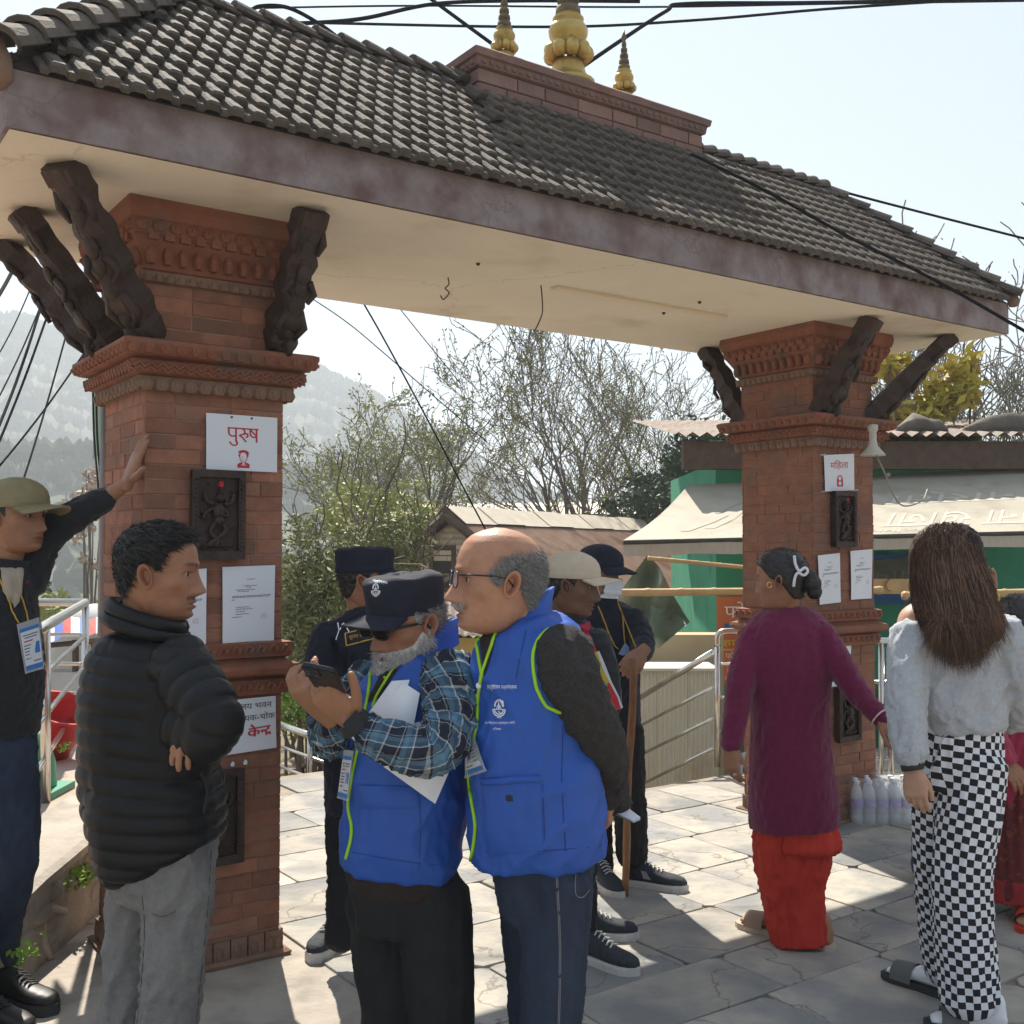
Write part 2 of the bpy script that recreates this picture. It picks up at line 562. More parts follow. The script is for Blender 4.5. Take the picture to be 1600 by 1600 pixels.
def strut(u0, v0, z0, u1, v1, z1, label=None):
 """carved roof bracket: a beam with a scrolled, figured face"""
 A, B = G(u0, v0, z0), G(u1, v1, z1)
 ax = (B - A)
 L = ax.length
 t = ax.normalized()
 hd = V3((t.x, t.y, 0)).normalized()
 side = ZD.cross(hd).normalized()
 nrm = side.cross(t).normalized()
 if nrm.dot(hd) > 0:
  nrm = -nrm
 fr = -nrm          # carved face looks outward and down
 if fr.z > 0:
  fr = -fr
 mb = MB()
 rings = []
 N = 26
 for i in range(N + 1):
  s = i / N
  w = 0.056 + 0.010 * math.sin(s * 31) * (0.15 < s < 0.85) - 0.006 * math.cos(s * 17)
  d0, d1 = -0.045, 0.04 + 0.022 * abs(math.sin(s * 16)) * (0.06 < s < 0.78) + 0.014 * math.sin(s * 7)
  c = A + ax * s
  rings.append([c - side * w + fr * d0, c + side * w + fr * d0, c + side * w * 0.95 + fr * d1 * 0.6, c + side * w * 0.45 + fr * d1, c - side * w * 0.45 + fr * d1, c - side * w * 0.95 + fr * d1 * 0.6])
 mb.rings(rings)
 body = mb.build('strut', M_wood, gate)
 # carved figure: legs, belly, arms, head, scroll
 fm = MB()
 q = lambda s, x, y: A + ax * s + side * x * 1.15 + fr * (y * 0.72)
 for s, x, y, r in ((0.30, 0, 0.07, 0.036), (0.40, 0, 0.075, 0.042), (0.52, 0, 0.07, 0.034), (0.60, 0, 0.075, 0.030), (0.67, 0, 0.055, 0.026), (0.12, 0, 0.075, 0.046), (0.06, 0, 0.05, 0.04), (0.76, 0, 0.045, 0.034), (0.84, 0.01, 0.04, 0.03), (0.20, -0.01, 0.07, 0.034)):
  ell(fm, q(s, x, y), side, t, r * 0.9, r * 1.25, r * 0.9)
 for sx in (-1, 1):
  fm.tube([q(0.55, sx * 0.03, 0.07), q(0.47, sx * 0.056, 0.075), q(0.42, sx * 0.03, 0.10)], [0.014, 0.012, 0.010], 6)
  fm.tube([q(0.34, sx * 0.02, 0.07), q(0.24, sx * 0.046, 0.085), q(0.15, sx * 0.02, 0.08)], [0.020, 0.016, 0.013], 6)
  fm.tube([q(0.72, sx * 0.04, 0.03), q(0.80, sx * 0.052, 0.035), q(0.88, sx * 0.042, 0.03)], [0.012, 0.016, 0.010], 6)
 sp = [q(0.10 + 0.05 * math.cos(a) * (1 - a / 14), 0.0, 0.095 + 0.05 * math.sin(a) * (1 - a / 14)) for a in [i * 0.7 for i in range(12)]]
 fm.tube(sp, 0.016, 6)
 fm.build('carving', M_wood, body, smooth=True)
 # square head plate under the soffit
 pm = MB()
 c = q(0.955, 0, 0)
 pm.box(c - side * 0.050 - t * 0.03 - fr * 0.046, side * 0.1, t * 0.055, fr * 0.088)
 pm.build('end_block', mat('strut_end_wood', (0.08, 0.038, 0.027), (0.05, 0.025, 0.019), 12, 0.7, 0.3, 60), body)
 return body
def relief(name_u0, parent, z0, z1, u0, u1, seed, mark=True):
 """carved plaque: frame, beaded rim and a dancing figure in relief"""
 w, h = u1 - u0, z1 - z0
 mb = MB()
 mb.box(G(u0, -0.022, z0), UD * w, VD * 0.04, ZD * h)
 pan = mb.build('relief_panel', M_wood, parent)
 fm = MB()
 t = min(0.022, w * 0.12)
 for (a, b, c, d) in ((u0 - 0.004, u1 + 0.004, z1 - t, z1 + 0.004), (u0 - 0.004, u1 + 0.004, z0 - 0.004, z0 + t * 1.3), (u0 - 0.004, u0 + t, z0, z1), (u1 - t, u1 + 0.004, z0, z1)):
  fm.box(G(a, -0.042 - 0.001 * (c == z0), c), UD * (b - a), VD * 0.025, ZD * (d - c))
 n = int(h / 0.018)
 for i in range(n):
  for uu in (u0 + t * 0.5, u1 - t * 0.5):
   ell(fm, G(uu, -0.042, z0 + t + (h - 2 * t) * (i + 0.5) / n), UD, VD, t * 0.42, 0.007, 0.0065, 6, 4)
 fm.build('frame', M_wood, pan)
 g = MB()
 cx = (u0 + u1) / 2
 R = lambda x, z: G(cx + x * w, -0.034, z0 + z * h)
 s = w
 rr = random.Random(seed)
 ell(g, R(0.0, 0.55), UD, VD, s * 0.13, 0.02, h * 0.10)
 ell(g, R(0.01, 0.44), UD, VD, s * 0.11, 0.022, h * 0.06)
 ell(g, R(0.02, 0.70), UD, VD, s * 0.085, 0.022, h * 0.055)
 ell(g, R(0.03, 0.775), UD, VD, s * 0.055, 0.018, h * 0.05)
 for pts, r in (([(-.08, .63), (-.24, .66), (-.28, .76)], .032), ([(.1, .63), (.24, .64), (.30, .74)], .032), ([(-.1, .58), (-.26, .52), (-.30, .46)], .03), ([(.1, .57), (.2, .50), (.06, .50)], .03),
                   ([(-.06, .42), (-.16, .30), (-.02, .22), (-.06, .14)], .042), ([(.06, .42), (.14, .32), (-.1, .20), (-.2, .15)], .045), ([(.1, .40), (.22, .36), (.3, .38)], .018), ([(-.3, .15), (.3, .15)], .02)):
  P = crom([R(x, z) for x, z in pts], 4)
  g.tube(P, [r * s * 1.2] * len(P), 6)
 for i in range(14):
  ell(g, R(rr.uniform(-.34, .34), rr.uniform(.1, .9)), UD, VD, s * rr.uniform(.02, .05), 0.008, s * rr.uniform(.02, .05), 6, 4)
 g.build('figure', M_wood, pan, smooth=True, kind='stuff')
 if mark:
  k = MB()
  for i in range(9):
   ell(k, R(0.03 + rr.uniform(-.03, .03), 0.86 + rr.uniform(-.03, .02)) - VD * 0.012, UD, VD, s * 0.03, 0.004, s * 0.035, 6, 4)
  k.build('vermilion_mark', mat('vermilion', (0.55, 0.03, 0.04), (0.4, 0.02, 0.03), 60, 0.9), pan)
 return pan
def build_pillar(u0, nmax, skip_rects):
 """one pillar; the bricks that face the camera are objects, the others one joined part"""
 core = MB()
 ins = 0.012
 ic = 0.0048
 core.box(G(u0 + ic, ic, 0), UD * (PW - 2 * ic), VD * (PW - 2 * ic), ZD * (HS - 0.002))
 pil = core.build('pillar', M_mortar, gate)
 rest = MB()
 rr = random.Random(int(u0 * 100) + 3)
 zones = [(0.105, 0.995), (1.195, 2.125), (2.292, 2.515)]
 n_obj = 0
 lst = []
 for zz0, zz1 in zones:
  nc = int(round((zz1 - zz0) / 0.056))
  ch = (zz1 - zz0) / nc
  for i in range(nc):
   zc = zz0 + (i + 0.5) * ch
   for side in range(4):
    pos = -rr.random() * 0.12
    Ls = PW if side in (0, 2) else PW - 0.024
    off = 0 if side in (0, 2) else 0.012
    x = 0.0
    first = rr.choice([0.11, 0.17, 0.21])
    while x < Ls - 0.005:
     l = first if x == 0 else rr.choice([0.105, 0.19, 0.21, 0.21, 0.23])
     if Ls - x - l < 0.05:
      l = Ls - x
     jd = rr.uniform(0.0088, 0.0128)
     lst.append((side, off + x + l / 2, zc, round(l - 0.0036, 3), ch - 0.0038, jd))
     x += l
 for side, c, zc, l, h, jd in lst:
  d = ins + (jd - 0.0115)
  if side == 0:
   p, X, Y = G(u0 + c, ins, zc), UD, VD
  elif side == 1:
   p, X, Y = G(u0 + PW - ins, c, zc), VD, -UD
  elif side == 2:
   p, X, Y = G(u0 + PW - c, PW - ins, zc), -UD, -VD
  else:
   p, X, Y = G(u0 + ins, PW - c, zc), -VD, UD
  M = Matrix(((X.x, Y.x, 0, p.x), (X.y, Y.y, 0, p.y), (X.z, Y.z, 1, p.z), (0, 0, 0, 1)))
  me = brick_mesh(l, h, round(d, 3))
  if side in (0, 3) and n_obj < nmax:
   ob = link('brick', me, M_brick, pil, mw=M)
   n_obj += 1
  else:
   o = len(rest.v)
   rest.v += [tuple(M @ v_.co) for v_ in me.vertices]
   rest.f += [tuple(i + o for i in p_.vertices) for p_ in me.polygons]
   rest.mi += [0] * len(me.polygons)
 rest.build('brickwork', M_brick, pil, kind='stuff')
 # base strip of carved blocks
 b = MB()
 for uu, vv, al, ou, st in side_iter(u0, 0.0, 0.068):
  p = G(uu, vv, 0)
  b.box(p - al * (st * 0.46) - ou * 0.01 + ZD * 0.012, al * st * 0.92, ou * 0.022, ZD * 0.085)
  for k in (-1, 1):
   ell(b, p + al * (k * st * 0.2) + ou * 0.013 + ZD * 0.055, al, ou, st * 0.16, 0.007, 0.028, 6, 4)
 b.build('carved_base', M_terra_grey, pil)
 # toe roll
 t = MB()
 ringprof(t, u0, [(0.005, 0.004), (0.03, 0.006), (0.034, 0.018), (0.018, 0.027), (0.0, 0.028)])
 t.build('base_roll', M_terra_grey, pil)
 # middle moulding
 m = MB()
 ringprof(m, u0, [(0.0, 0.992), (0.018, 0.995), (0.022, 1.05), (0.006, 1.058), (0.05, 1.075), (0.056, 1.092), (0.05, 1.108), (0.012, 1.122), (0.008, 1.13), (0.026, 1.137), (0.03, 1.19), (0.0, 1.197)])
 for z_, off in ((1.025, 0.02), (1.165, 0.028)):
  for uu, vv, al, ou, st in side_iter(u0, off, 0.048):
   p = G(uu, vv, z_)
   ell(m, p + al * 0.01, al, ou, st * 0.30, 0.012, 0.018, 6, 4)
   m.tube([p - al * st * 0.4 - ZD * 0.012, p - al * st * 0.15 + ou * 0.01 + ZD * 0.014, p + al * st * 0.4 + ZD * 0.004], 0.006, 5)
 m.build('middle_moulding', M_terra, pil, smooth=False)
 # ledge under the brackets: scallops, waves, discs
 c1 = MB()
 ringprof(c1, u0, [(0.0, 2.118), (0.024, 2.124), (0.03, 2.165), (0.0, 2.17)])
 for uu, vv, al, ou, st in side_iter(u0, 0.026, 0.052):
  ell(c1, G(uu, vv, 2.137), al, ou, st * 0.54, 0.014, 0.028, 8, 5)
  ell(c1, G(uu, vv, 2.137) + ou * 0.008, al, ou, st * 0.3, 0.012, 0.016, 6, 4)
 c1.build('scallop_band', M_terra_grey, pil)
 c2 = MB()
 ringprof(c2, u0, [(0.02, 2.166), (0.05, 2.175), (0.066, 2.215), (0.05, 2.226), (0.0, 2.228)])
 for uu, vv, al, ou, st in side_iter(u0, 0.058, 0.04):
  p = G(uu, vv, 2.197)
  c2.tube([p - al * st * 0.5 + ou * 0.004 - ZD * 0.006, p + ou * 0.012 + ZD * 0.012, p + al * st * 0.5 + ou * 0.004 - ZD * 0.006], 0.0065, 5)
  c2.tube([p - al * st * 0.5 + ou * 0.0 - ZD * 0.02, p + ou * 0.006 - ZD * 0.004, p + al * st * 0.5 - ZD * 0.02], 0.006, 5)
 c2.build('wave_band', M_terra, pil)
 c3 = MB()
 ringprof(c3, u0, [(0.05, 2.226), (0.084, 2.234), (0.102, 2.268), (0.102, 2.284), (0.085, 2.291), (0.0, 2.2925)])
 for uu, vv, al, ou, st in side_iter(u0, 0.093, 0.056):
  p = G(uu, vv, 2.254)
  ell(c3, p, al, ou, st * 0.42, 0.019, 0.022, 8, 5)
  ell(c3, p + ou * 0.014, al, ou, st * 0.2, 0.012, 0.010, 6, 4)
 c3.build('disc_band', M_terra, pil)
 # capital
 c4 = MB()
 ringprof(c4, u0, [(0.0, 2.505), (0.018, 2.512), (0.024, 2.545), (0.004, 2.55)])
 for uu, vv, al, ou, st in side_iter(u0, 0.02, 0.04):
  ell(c4, G(uu, vv, 2.522), al, ou, st * 0.5, 0.012, 0.020, 6, 4)
 c4.build('scallop_band', M_terra_grey, pil)
 c5 = MB()
 ringprof(c5, u0, [(0.002, 2.548), (0.012, 2.556), (0.026, 2.61), (0.055, 2.66), (0.06, 2.665), (0.01, 2.667)])
 for uu, vv, al, ou, st in side_iter(u0, 0.02, 0.056):
  p = G(uu, vv, 2.60)
  ell(c5, p + ou * 0.012, al, ou, st * 0.36, 0.030, 0.038, 8, 5)
  q_ = p + ZD * 0.05 + ou * 0.02
  c5.box(q_ - al * st * 0.34 - ou * 0.02, al * st * 0.62, ou * 0.050, ZD * 0.034)
 c5.build('capital_brackets', M_terra, pil)
 c6 = MB()
 ringprof(c6, u0, [(0.055, 2.664), (0.066, 2.672), (0.072, 2.715), (0.08, 2.722), (0.088, 2.76), (0.085, HS - 0.003), (0.0, HS - 0.002)])
 for uu, vv, al, ou, st in side_iter(u0, 0.07, 0.06):
  ell(c6, G(uu, vv, 2.695), al, ou, st * 0.42, 0.020, 0.022, 8, 5)
  ell(c6, G(uu, vv, 2.695) + ou * 0.016, al, ou, st * 0.18, 0.01, 0.010, 6, 4)
 c6.build('capital_top', M_terra, pil)
 return pil, n_obj
pillar_l, nb1 = build_pillar(0.0, 230, [])
pillar_r, nb2 = build_pillar(PS, 300 - nb1, [])
def zu(px, py):
 p = on_front(px, py, -0.02)
 return uv_of(p)[0], p.z
def relief_px(parent, x0, y0, x1, y1, seed, mark=True):
 u0, za = zu(x0, (y0 + y1) / 2)
 u1, _ = zu(x1, (y0 + y1) / 2)
 _, ztop = zu((x0 + x1) / 2, y0)
 _, zbot = zu((x0 + x1) / 2, y1)
 return relief('r', parent, zbot, ztop, u0, u1, seed, mark)
relief_px(pillar_l, 299, 737, 379, 873, 1)
relief_px(pillar_l, 299, 1206, 377, 1350, 2, False)
relief_px(pillar_r, 1302, 769, 1334, 854, 3)
relief_px(pillar_r, 1308, 1073, 1341, 1157, 4, False)
# brackets
for (a, b, c, d) in ((0.03, 0.03, -0.36, -0.27), (0.0, 0.30, -0.36, 0.34), (0.03, PW - 0.03, -0.33, PW + 0.33), (PW - 0.03, 0.0, PW - 0.02, -0.30), (PW - 0.04, PW, PW - 0.03, PW + 0.32),
                     (PS + PW - 0.03, 0.03, PS + PW + 0.38, -0.27), (PS + PW, 0.30, PS + PW + 0.38, 0.33), (PS + PW - 0.03, PW - 0.03, PS + PW + 0.33, PW + 0.33), (PS + 0.05, 0.0, PS + 0.10, -0.33), (PS + 0.05, PW, PS + 0.05, PW + 0.33)):
 strut(a, b, 2.30, c, d, HS - 0.01)
# roof slab: fascia ring and soffit
fm = MB()
fm.box(G(ULEFT, VF, HS), UD * (URIGHT - ULEFT), VD * (VB - VF), ZD * HF)
roof = fm.build('roof', M_fascia, gate)
sm = MB()
e = 0.012
sm.quad(G(ULEFT + e, VF + e, HS - 0.003), G(ULEFT + e, VB - e, HS - 0.003), G(URIGHT - e, VB - e, HS - 0.003), G(URIGHT - e, VF + e, HS - 0.003))
sm.build('soffit', M_soffit, roof)
# batten and hook points on the soffit
bm_ = MB()
bm_.box(G(1.95, 0.10, HS - 0.018), UD * 1.15, VD * 0.05, ZD * 0.0145)
bm_.build('light_batten', mat('cream_plastic', (0.74, 0.62, 0.46), None, rough=0.6), roof)
hk = MB()
for (x, y) in ((747, 412), (1037, 489), (1093, 472)):
 p = atz(x, y, HS - 0.006)
 hk.sphere(p, 0.010, 6, 4)
hk.build('screw', M_dark_metal, roof)
for k, (x, y) in enumerate(((700, 434), (845, 446))):
 p = atz(x, y, HS - 0.004)
 w = MB()
 L = (0.10, 0.20)[k]
 w.tube(crom([p, p + V3((0.004, 0, -0.03)), p + V3((-0.012 + 0.02 * k, 0, -0.5 * L)), p + V3((0.005, 0, -0.7 * L)), p + V3((-0.02, 0, -L)), p + V3((-0.035, 0, -L * 0.82 if k == 0 else -L * 1.1))], 5), 0.0032, 5)
 w.build('hanging_wire', mat('wire_brown', (0.08, 0.05, 0.035), None, rough=0.6), roof)
# tiles ------------------------------------------------------------
ZE = HS + HF + 0.004
RU0, RU1 = ULEFT + RH, URIGHT - RH
def tile_mesh(w, l):
 """one clay tile: a flat pan with a raised roll on one side and a thick nose; x across, y up the slope"""
 prof = [(0.0, 0.0), (0.30, -0.002), (0.36, 0.013), (0.50, 0.019), (0.90, 0.017), (0.98, 0.004)]
 mb = MB()
 rings = []
 for y, lift, sc in ((-0.010, 0.020, 1.0), (0.0, 0.026, 1.0), (l * 1.25, 0.004, 0.97)):
  top = [V3(((x - 0.5) * w * 1.0 * sc, y, z + lift)) for x, z in prof]
  bot = [V3(((x - 0.5) * w * 1.0 * sc, y, z * 0.6 + lift - 0.016)) for x, z in reversed(prof)]
  rings.append(top + bot)
 mb.rings(rings)
 return mb.mesh('roof_tile')
TW, TL = 0.079, 0.093
TILE = tile_mesh(TW * 0.99, TL)
TILE.materials.append(M_tile)
def slope_frames():
 front = (G(0, VF - 0.03, ZE - 0.025), UD, (G(0, VR, RZ) - G(0, VF, ZE)))
 return front
tiles = []
rise = RZ - ZE
n_rows = 11
def roof_pt(u, v):
 return None
def add_slope(side):
 half = VR - VF
 if side in ('front', 'back'):
  L = math.hypot(half, rise)
  n = n_rows
  for r in range(n):
   t0 = r / n
   dv = half * t0
   ua, ub = ULEFT + RH * t0 + 0.02, URIGHT - RH * t0 - 0.02
   k0 = int(math.ceil((ua + 0.0) / TW))
   k1 = int(math.floor(ub / TW))
   for k in range(k0, k1):
    u = (k + 0.5 + (0.0 if r % 2 == 0 else 0.5)) * TW
    vv = (VF - 0.035 + dv * 1.03) if side == 'front' else (VB + 0.035 - dv * 1.03)
    z = ZE - 0.012 + rise * t0
    if side == 'front':
     X, Y = UD, VD
    else:
     X, Y = -UD, -VD
    tiles.append((side, u, vv, z, X, Y, math.atan2(rise, half), t0))
 else:
  n = n_rows
  for r in range(n):
   t0 = r / n
   va, vb = VF + half * t0 + 0.02, VB - half * t0 - 0.02
   for k in range(int(math.ceil(va / TW)), int(math.floor(vb / TW))):
    vv = (k + 0.5) * TW
    if side == 'left':
     u, X, Y = ULEFT - 0.035 + RH * t0, -VD, UD
    else:
     u, X, Y = URIGHT + 0.035 - RH * t0, VD, -UD
    tiles.append((side, u, vv, ZE - 0.012 + rise * t0, X, Y, math.atan2(rise, RH), t0))
for s_ in ('front', 'back', 'left', 'right'):
 add_slope(s_)
# smooth bed below the tiles
bed = MB()
bed.rings([[G(ULEFT, VF, ZE), G(URIGHT, VF, ZE), G(URIGHT, VB, ZE), G(ULEFT, VB, ZE)], [G(RU0, VR - 0.01, RZ - 0.03), G(RU1, VR - 0.01, RZ - 0.03), G(RU1, VR + 0.01, RZ - 0.03), G(RU0, VR + 0.01, RZ - 0.03)]])
bed.build('tile_bed', mat('tile_bed_mortar', (0.06, 0.045, 0.038), (0.09, 0.07, 0.06), 10, 0.95), roof)
tr_ = random.Random(5)
BU0, BU1, BV0, BV1, BZ1 = 1.50, 2.92, 0.10, 0.43, 3.80
rest = MB()
cand = []
for (side, u, vv, z, X, Y, ang, t0) in tiles:
 # the roof swells up a little in front of the ridge block
 kick = 0.0
 if side in ('front', 'back') and BU0 - 0.05 < u < BU1 + 0.22 * (1 - t0):
  kick = 0.05 * min(1.0, max(0.0, (t0 - 0.15) / 0.5))
 if BU0 - 0.02 < u < BU1 + 0.02 and t0 > 0.80:
  continue
 p = G(u, vv, z + kick)
 a = ang + tr_.uniform(-0.03, 0.03)
 Yv = Y * math.cos(a) + ZD * math.sin(a)
 Zv = X.cross(Yv)
 rz_ = tr_.uniform(-0.03, 0.03)
 X2 = X * math.cos(rz_) + Yv * math.sin(rz_)
 Y2 = Zv.cross(X2)
 M = Matrix(((X2.x, Y2.x, Zv.x, p.x), (X2.y, Y2.y, Zv.y, p.y), (X2.z, Y2.z, Zv.z, p.z), (0, 0, 0, 1)))
 dep = pix(p)[2]
 inframe = -20 < pix(p)[0] < 1620 and pix(p)[1] > -20
 cand.append((dep if (side == 'front' and inframe) else 99, M))
cand.sort(key=lambda q: q[0])
tv = [v_.co.copy() for v_ in TILE.vertices]
tf = [tuple(p_.vertices) for p_ in TILE.polygons]
tile_rest_frames = []
for i, (dep, M) in enumerate(cand):
 if i < 300 and dep < 99:
  link('roof_tile', TILE, M_tile, roof, mw=M)
 else:
  rest.add([M @ c for c in tv], tf)
M_tile2 = mat('roof_tile_clay_mass', (0.070, 0.056, 0.046), (0.135, 0.108, 0.088), 18, 0.85, 0.5, 70, spec=0.2, blotch=((0.10, 0.085, 0.07), 7, 0.5, 0.75))
rest.build('roof_tiles', M_tile2, roof, kind='stuff')
# hip and ridge caps: overlapping half-round tiles
def cap_tile(p0, p1, r, up):
 t = (p1 - p0).normalized()
 side = t.cross(up).normalized()
 n_ = side.cross(t).normalized()
 if n_.z < 0:
  n_ = -n_
 mb = MB()
 rings = []
 for s, rr_, lift in ((-0.02, r * 1.10, 0.012), (0.0, r * 1.12, 0.014), (1.18, r * 0.9, -0.004)):
  c = p0 + (p1 - p0) * s + n_ * lift
  out = [c + side * rr_ * math.cos(a) + n_ * rr_ * 0.85 * math.sin(a) for a in [math.pi * k / 8 for k in range(9)]]
  inn = [c + side * (rr_ - 0.014) * math.cos(a) + n_ * ((rr_ - 0.014) * 0.85 * math.sin(a) - 0.004) for a in [math.pi * k / 8 for k in range(8, -1, -1)]]
  rings.append(out + inn)
 mb.rings(rings)
 return mb
def cap_run(a, b, n, r, name):
 for i in range(n):
  p0, p1 = a.lerp(b, i / n), a.lerp(b, (i + 1) / n)
  cap_tile(p0, p1, r, ZD).build(name, M_tile, roof, smooth=False)
cap_run(G(ULEFT - 0.03, VF - 0.03, ZE + 0.02), G(RU0, VR, RZ + 0.0), 8, 0.075, 'hip_tile')
cap_run(G(ULEFT - 0.03, VB + 0.03, ZE + 0.02), G(RU0, VR, RZ + 0.0), 8, 0.075, 'hip_tile')
cap_run(G(URIGHT + 0.03, VF - 0.03, ZE + 0.02), G(RU1, VR, RZ + 0.0), 9, 0.06, 'hip_tile')
cap_run(G(URIGHT + 0.03, VB + 0.03, ZE + 0.02), G(RU1, VR, RZ + 0.0), 9, 0.06, 'hip_tile')
cap_run(G(RU0, VR, RZ), G(BU0 + 0.1, VR, RZ), 12, 0.06, 'ridge_tile')
cap_run(G(RU1, VR, RZ), G(BU1 - 0.1, VR, RZ), 12, 0.06, 'ridge_tile')
# small terracotta knobs at the eave corners
for p_, pr_ in ((G(URIGHT + 0.02, VF - 0.02, ZE), [(0.02, -0.02), (0.035, 0.0), (0.03, 0.03), (0.015, 0.05), (0.004, 0.06)]), (G(ULEFT - 0.03, VF, ZE - 0.02), [(0.03, -0.05), (0.05, -0.02), (0.045, 0.04), (0.03, 0.07), (0.02, 0.10), (0.004, 0.12)])):
 kn = MB()
 kn.lathe(p_, pr_, 10)
 kn.build('corner_knob', M_terra_grey, roof, smooth=True)
# ridge block
M_block = mat('ridge_block_brick', (0.20, 0.105, 0.085), (0.28, 0.165, 0.14), 9, 0.9, 0.5, 70, rnd=0.16, blotch=((0.16, 0.115, 0.10), 4, 0.46, 0.66))
rb = MB()
rb.box(G(BU0 + 0.01, BV0 + 0.01, RZ - 0.24), UD * (BU1 - BU0 - 0.02), VD * (BV1 - BV0 - 0.02), ZD * (BZ1 - 0.06 - RZ + 0.24))
block = rb.build('ridge_block', M_mortar, gate)
br_ = random.Random(11)
for side in (0, 1, 2, 3):
 Ls = (BU1 - BU0) if side in (0, 2) else (BV1 - BV0)
 for i in range(4):
  zc = RZ - 0.235 + 0.064 * (i + 0.5)
  x = 0.0
  while x < Ls - 0.01:
   l = br_.choice([0.16, 0.2, 0.22])
   if Ls - x - l < 0.07:
    l = Ls - x
   c = x + l / 2
   if side == 0:
    p, X, Y = G(BU0 + c, BV0 + 0.012, zc), UD, VD
   elif side == 1:
    p, X, Y = G(BU1 - 0.012, BV0 + c, zc), VD, -UD
   elif side == 2:
    p, X, Y = G(BU1 - c, BV1 - 0.012, zc), -UD, -VD
   else:
    p, X, Y = G(BU0 + 0.012, BV1 - c, zc), -VD, UD
   M = Matrix(((X.x, Y.x, 0, p.x), (X.y, Y.y, 0, p.y), (X.z, Y.z, 1, p.z), (0, 0, 0, 1)))
   q = brick_mesh(l - 0.006, 0.058, round(br_.uniform(0.009, 0.014), 3)).copy()
   q.materials.clear()
   link('block_brick', q, M_block, block, mw=M)
   x += l
mz = MB()
w_, h_ = BU1 - BU0, BV1 - BV0
def blk(off, z):
 return [G(BU0 - off, BV0 - off, z), G(BU1 + off, BV0 - off, z), G(BU1 + off, BV1 + off, z), G(BU0 - off, BV1 + off, z)]
mz.rings([blk(0.0, BZ1 - 0.075), blk(0.012, BZ1 - 0.07), blk(0.018, BZ1 - 0.035), blk(0.03, BZ1 - 0.03), blk(0.036, BZ1), blk(-0.02, BZ1 + 0.035), blk(-0.12, BZ1 + 0.06)])
for i in range(34):
 ell(mz, G(BU0 + w_ * (i + 0.5) / 34, BV0 - 0.014, BZ1 - 0.052), UD, VD, 0.017, 0.012, 0.013, 6, 4)
for i in range(8):
 for uu in (BU0 - 0.014, BU1 + 0.014):
  ell(mz, G(uu, BV0 + h_ * (i + 0.5) / 8, BZ1 - 0.052), VD, UD, 0.017, 0.012, 0.013, 6, 4)
mz.build('block_cornice', M_block, block)
def pinnacle(u, s, zb):
 c = G(u, VR, zb)
 k = s
 prof = [(0.105, 0.0), (0.105, 0.02), (0.085, 0.03), (0.07, 0.055), (0.062, 0.085), (0.058, 0.10)]
 base = MB()
 base.lathe(c, [(r * k, z * k) for r, z in prof], 20)
 pin = base.build('pinnacle', M_gold, gate, smooth=True)
 lot = MB()
 for j in range(9):
  a = 2 * math.pi * j / 9
  d = V3((math.cos(a), math.sin(a), 0))
  sd = V3((-math.sin(a), math.cos(a), 0))
  ell(lot, c + d * 0.07 * k + ZD * 0.135 * k, sd, d, 0.030 * k, 0.032 * k, 0.036 * k, 8, 6)
 lot.build('lotus_petals', M_gold, pin, smooth=True)
 up = MB()
 up.lathe(c, [(r * k, z * k) for r, z in [(0.05, 0.155), (0.055, 0.175), (0.074, 0.20), (0.078, 0.225), (0.068, 0.245), (0.052, 0.255), (0.06, 0.262), (0.062, 0.272), (0.045, 0.278), (0.05, 0.285)]], 20)
 for j in range(7):
  a = 2 * math.pi * j / 7
  d = V3((math.cos(a), math.sin(a), 0))
  ell(up, c + d * 0.052 * k + ZD * 0.22 * k, V3((-math.sin(a), math.cos(a), 0)), d, 0.028 * k, 0.026 * k, 0.035 * k, 8, 5)
 up.build('vase', M_gold, pin, smooth=True)
 sp = MB()
 pr = [(0.048, 0.285)]
 for i in range(5):
  r = 0.05 - i * 0.0075
  z = 0.29 + i * 0.048
  pr += [(r, z), (r * 0.95, z + 0.026), (r * 0.62, z + 0.036), (r * 0.62, z + 0.046)]
 pr += [(0.018, 0.535), (0.024, 0.55), (0.012, 0.58), (0.003, 0.62)]
 sp.lathe(c, [(r * k, z * k) for r, z in pr], 18)
 sp.build('spire', mat('weathered_brass', (0.19, 0.135, 0.06), (0.09, 0.075, 0.055), 14, 0.5, 0.2, 40, metal=0.4), pin, smooth=True)
 return pin
pinnacle(2.15, 1.28, BZ1 + 0.045)
pinnacle(1.76, 0.68, BZ1 + 0.05)
pinnacle(2.52, 0.64, BZ1 + 0.05)
# ------------------------------------------------------------------ terrain, hills, haze
M_grass = mat('dry_grass_ground', (0.10, 0.095, 0.05), (0.19, 0.16, 0.095), 0.8, 0.95, 0.5, 6)
M_hill = mat('wooded_hillside', (0.05, 0.065, 0.035), (0.10, 0.10, 0.06), 0.05, 0.95)
M_steel = mat('stainless_steel', (0.62, 0.60, 0.57), (0.55, 0.52, 0.48), 30, 0.22, metal=1.0)
M_bark = mat('grey_bark', (0.13, 0.105, 0.085), (0.20, 0.17, 0.14), 12, 0.9, 0.5, 40)
M_bark2 = mat('brown_bark', (0.085, 0.065, 0.05), (0.14, 0.11, 0.085), 12, 0.9, 0.5, 40)
tm = MB()
xs = [-900, -500, -300, -180, -110, -70, -45, -30, -20, -13, -8, -4, 0, 4, 8, 13, 20, 30, 45, 70, 110, 180, 300, 500, 900]
ys = [-60, -20, 0, 4, 7, 10, 14, 18, 24, 32, 42, 56, 75, 100, 140, 200, 300, 450, 700, 1100, 1700, 2600]
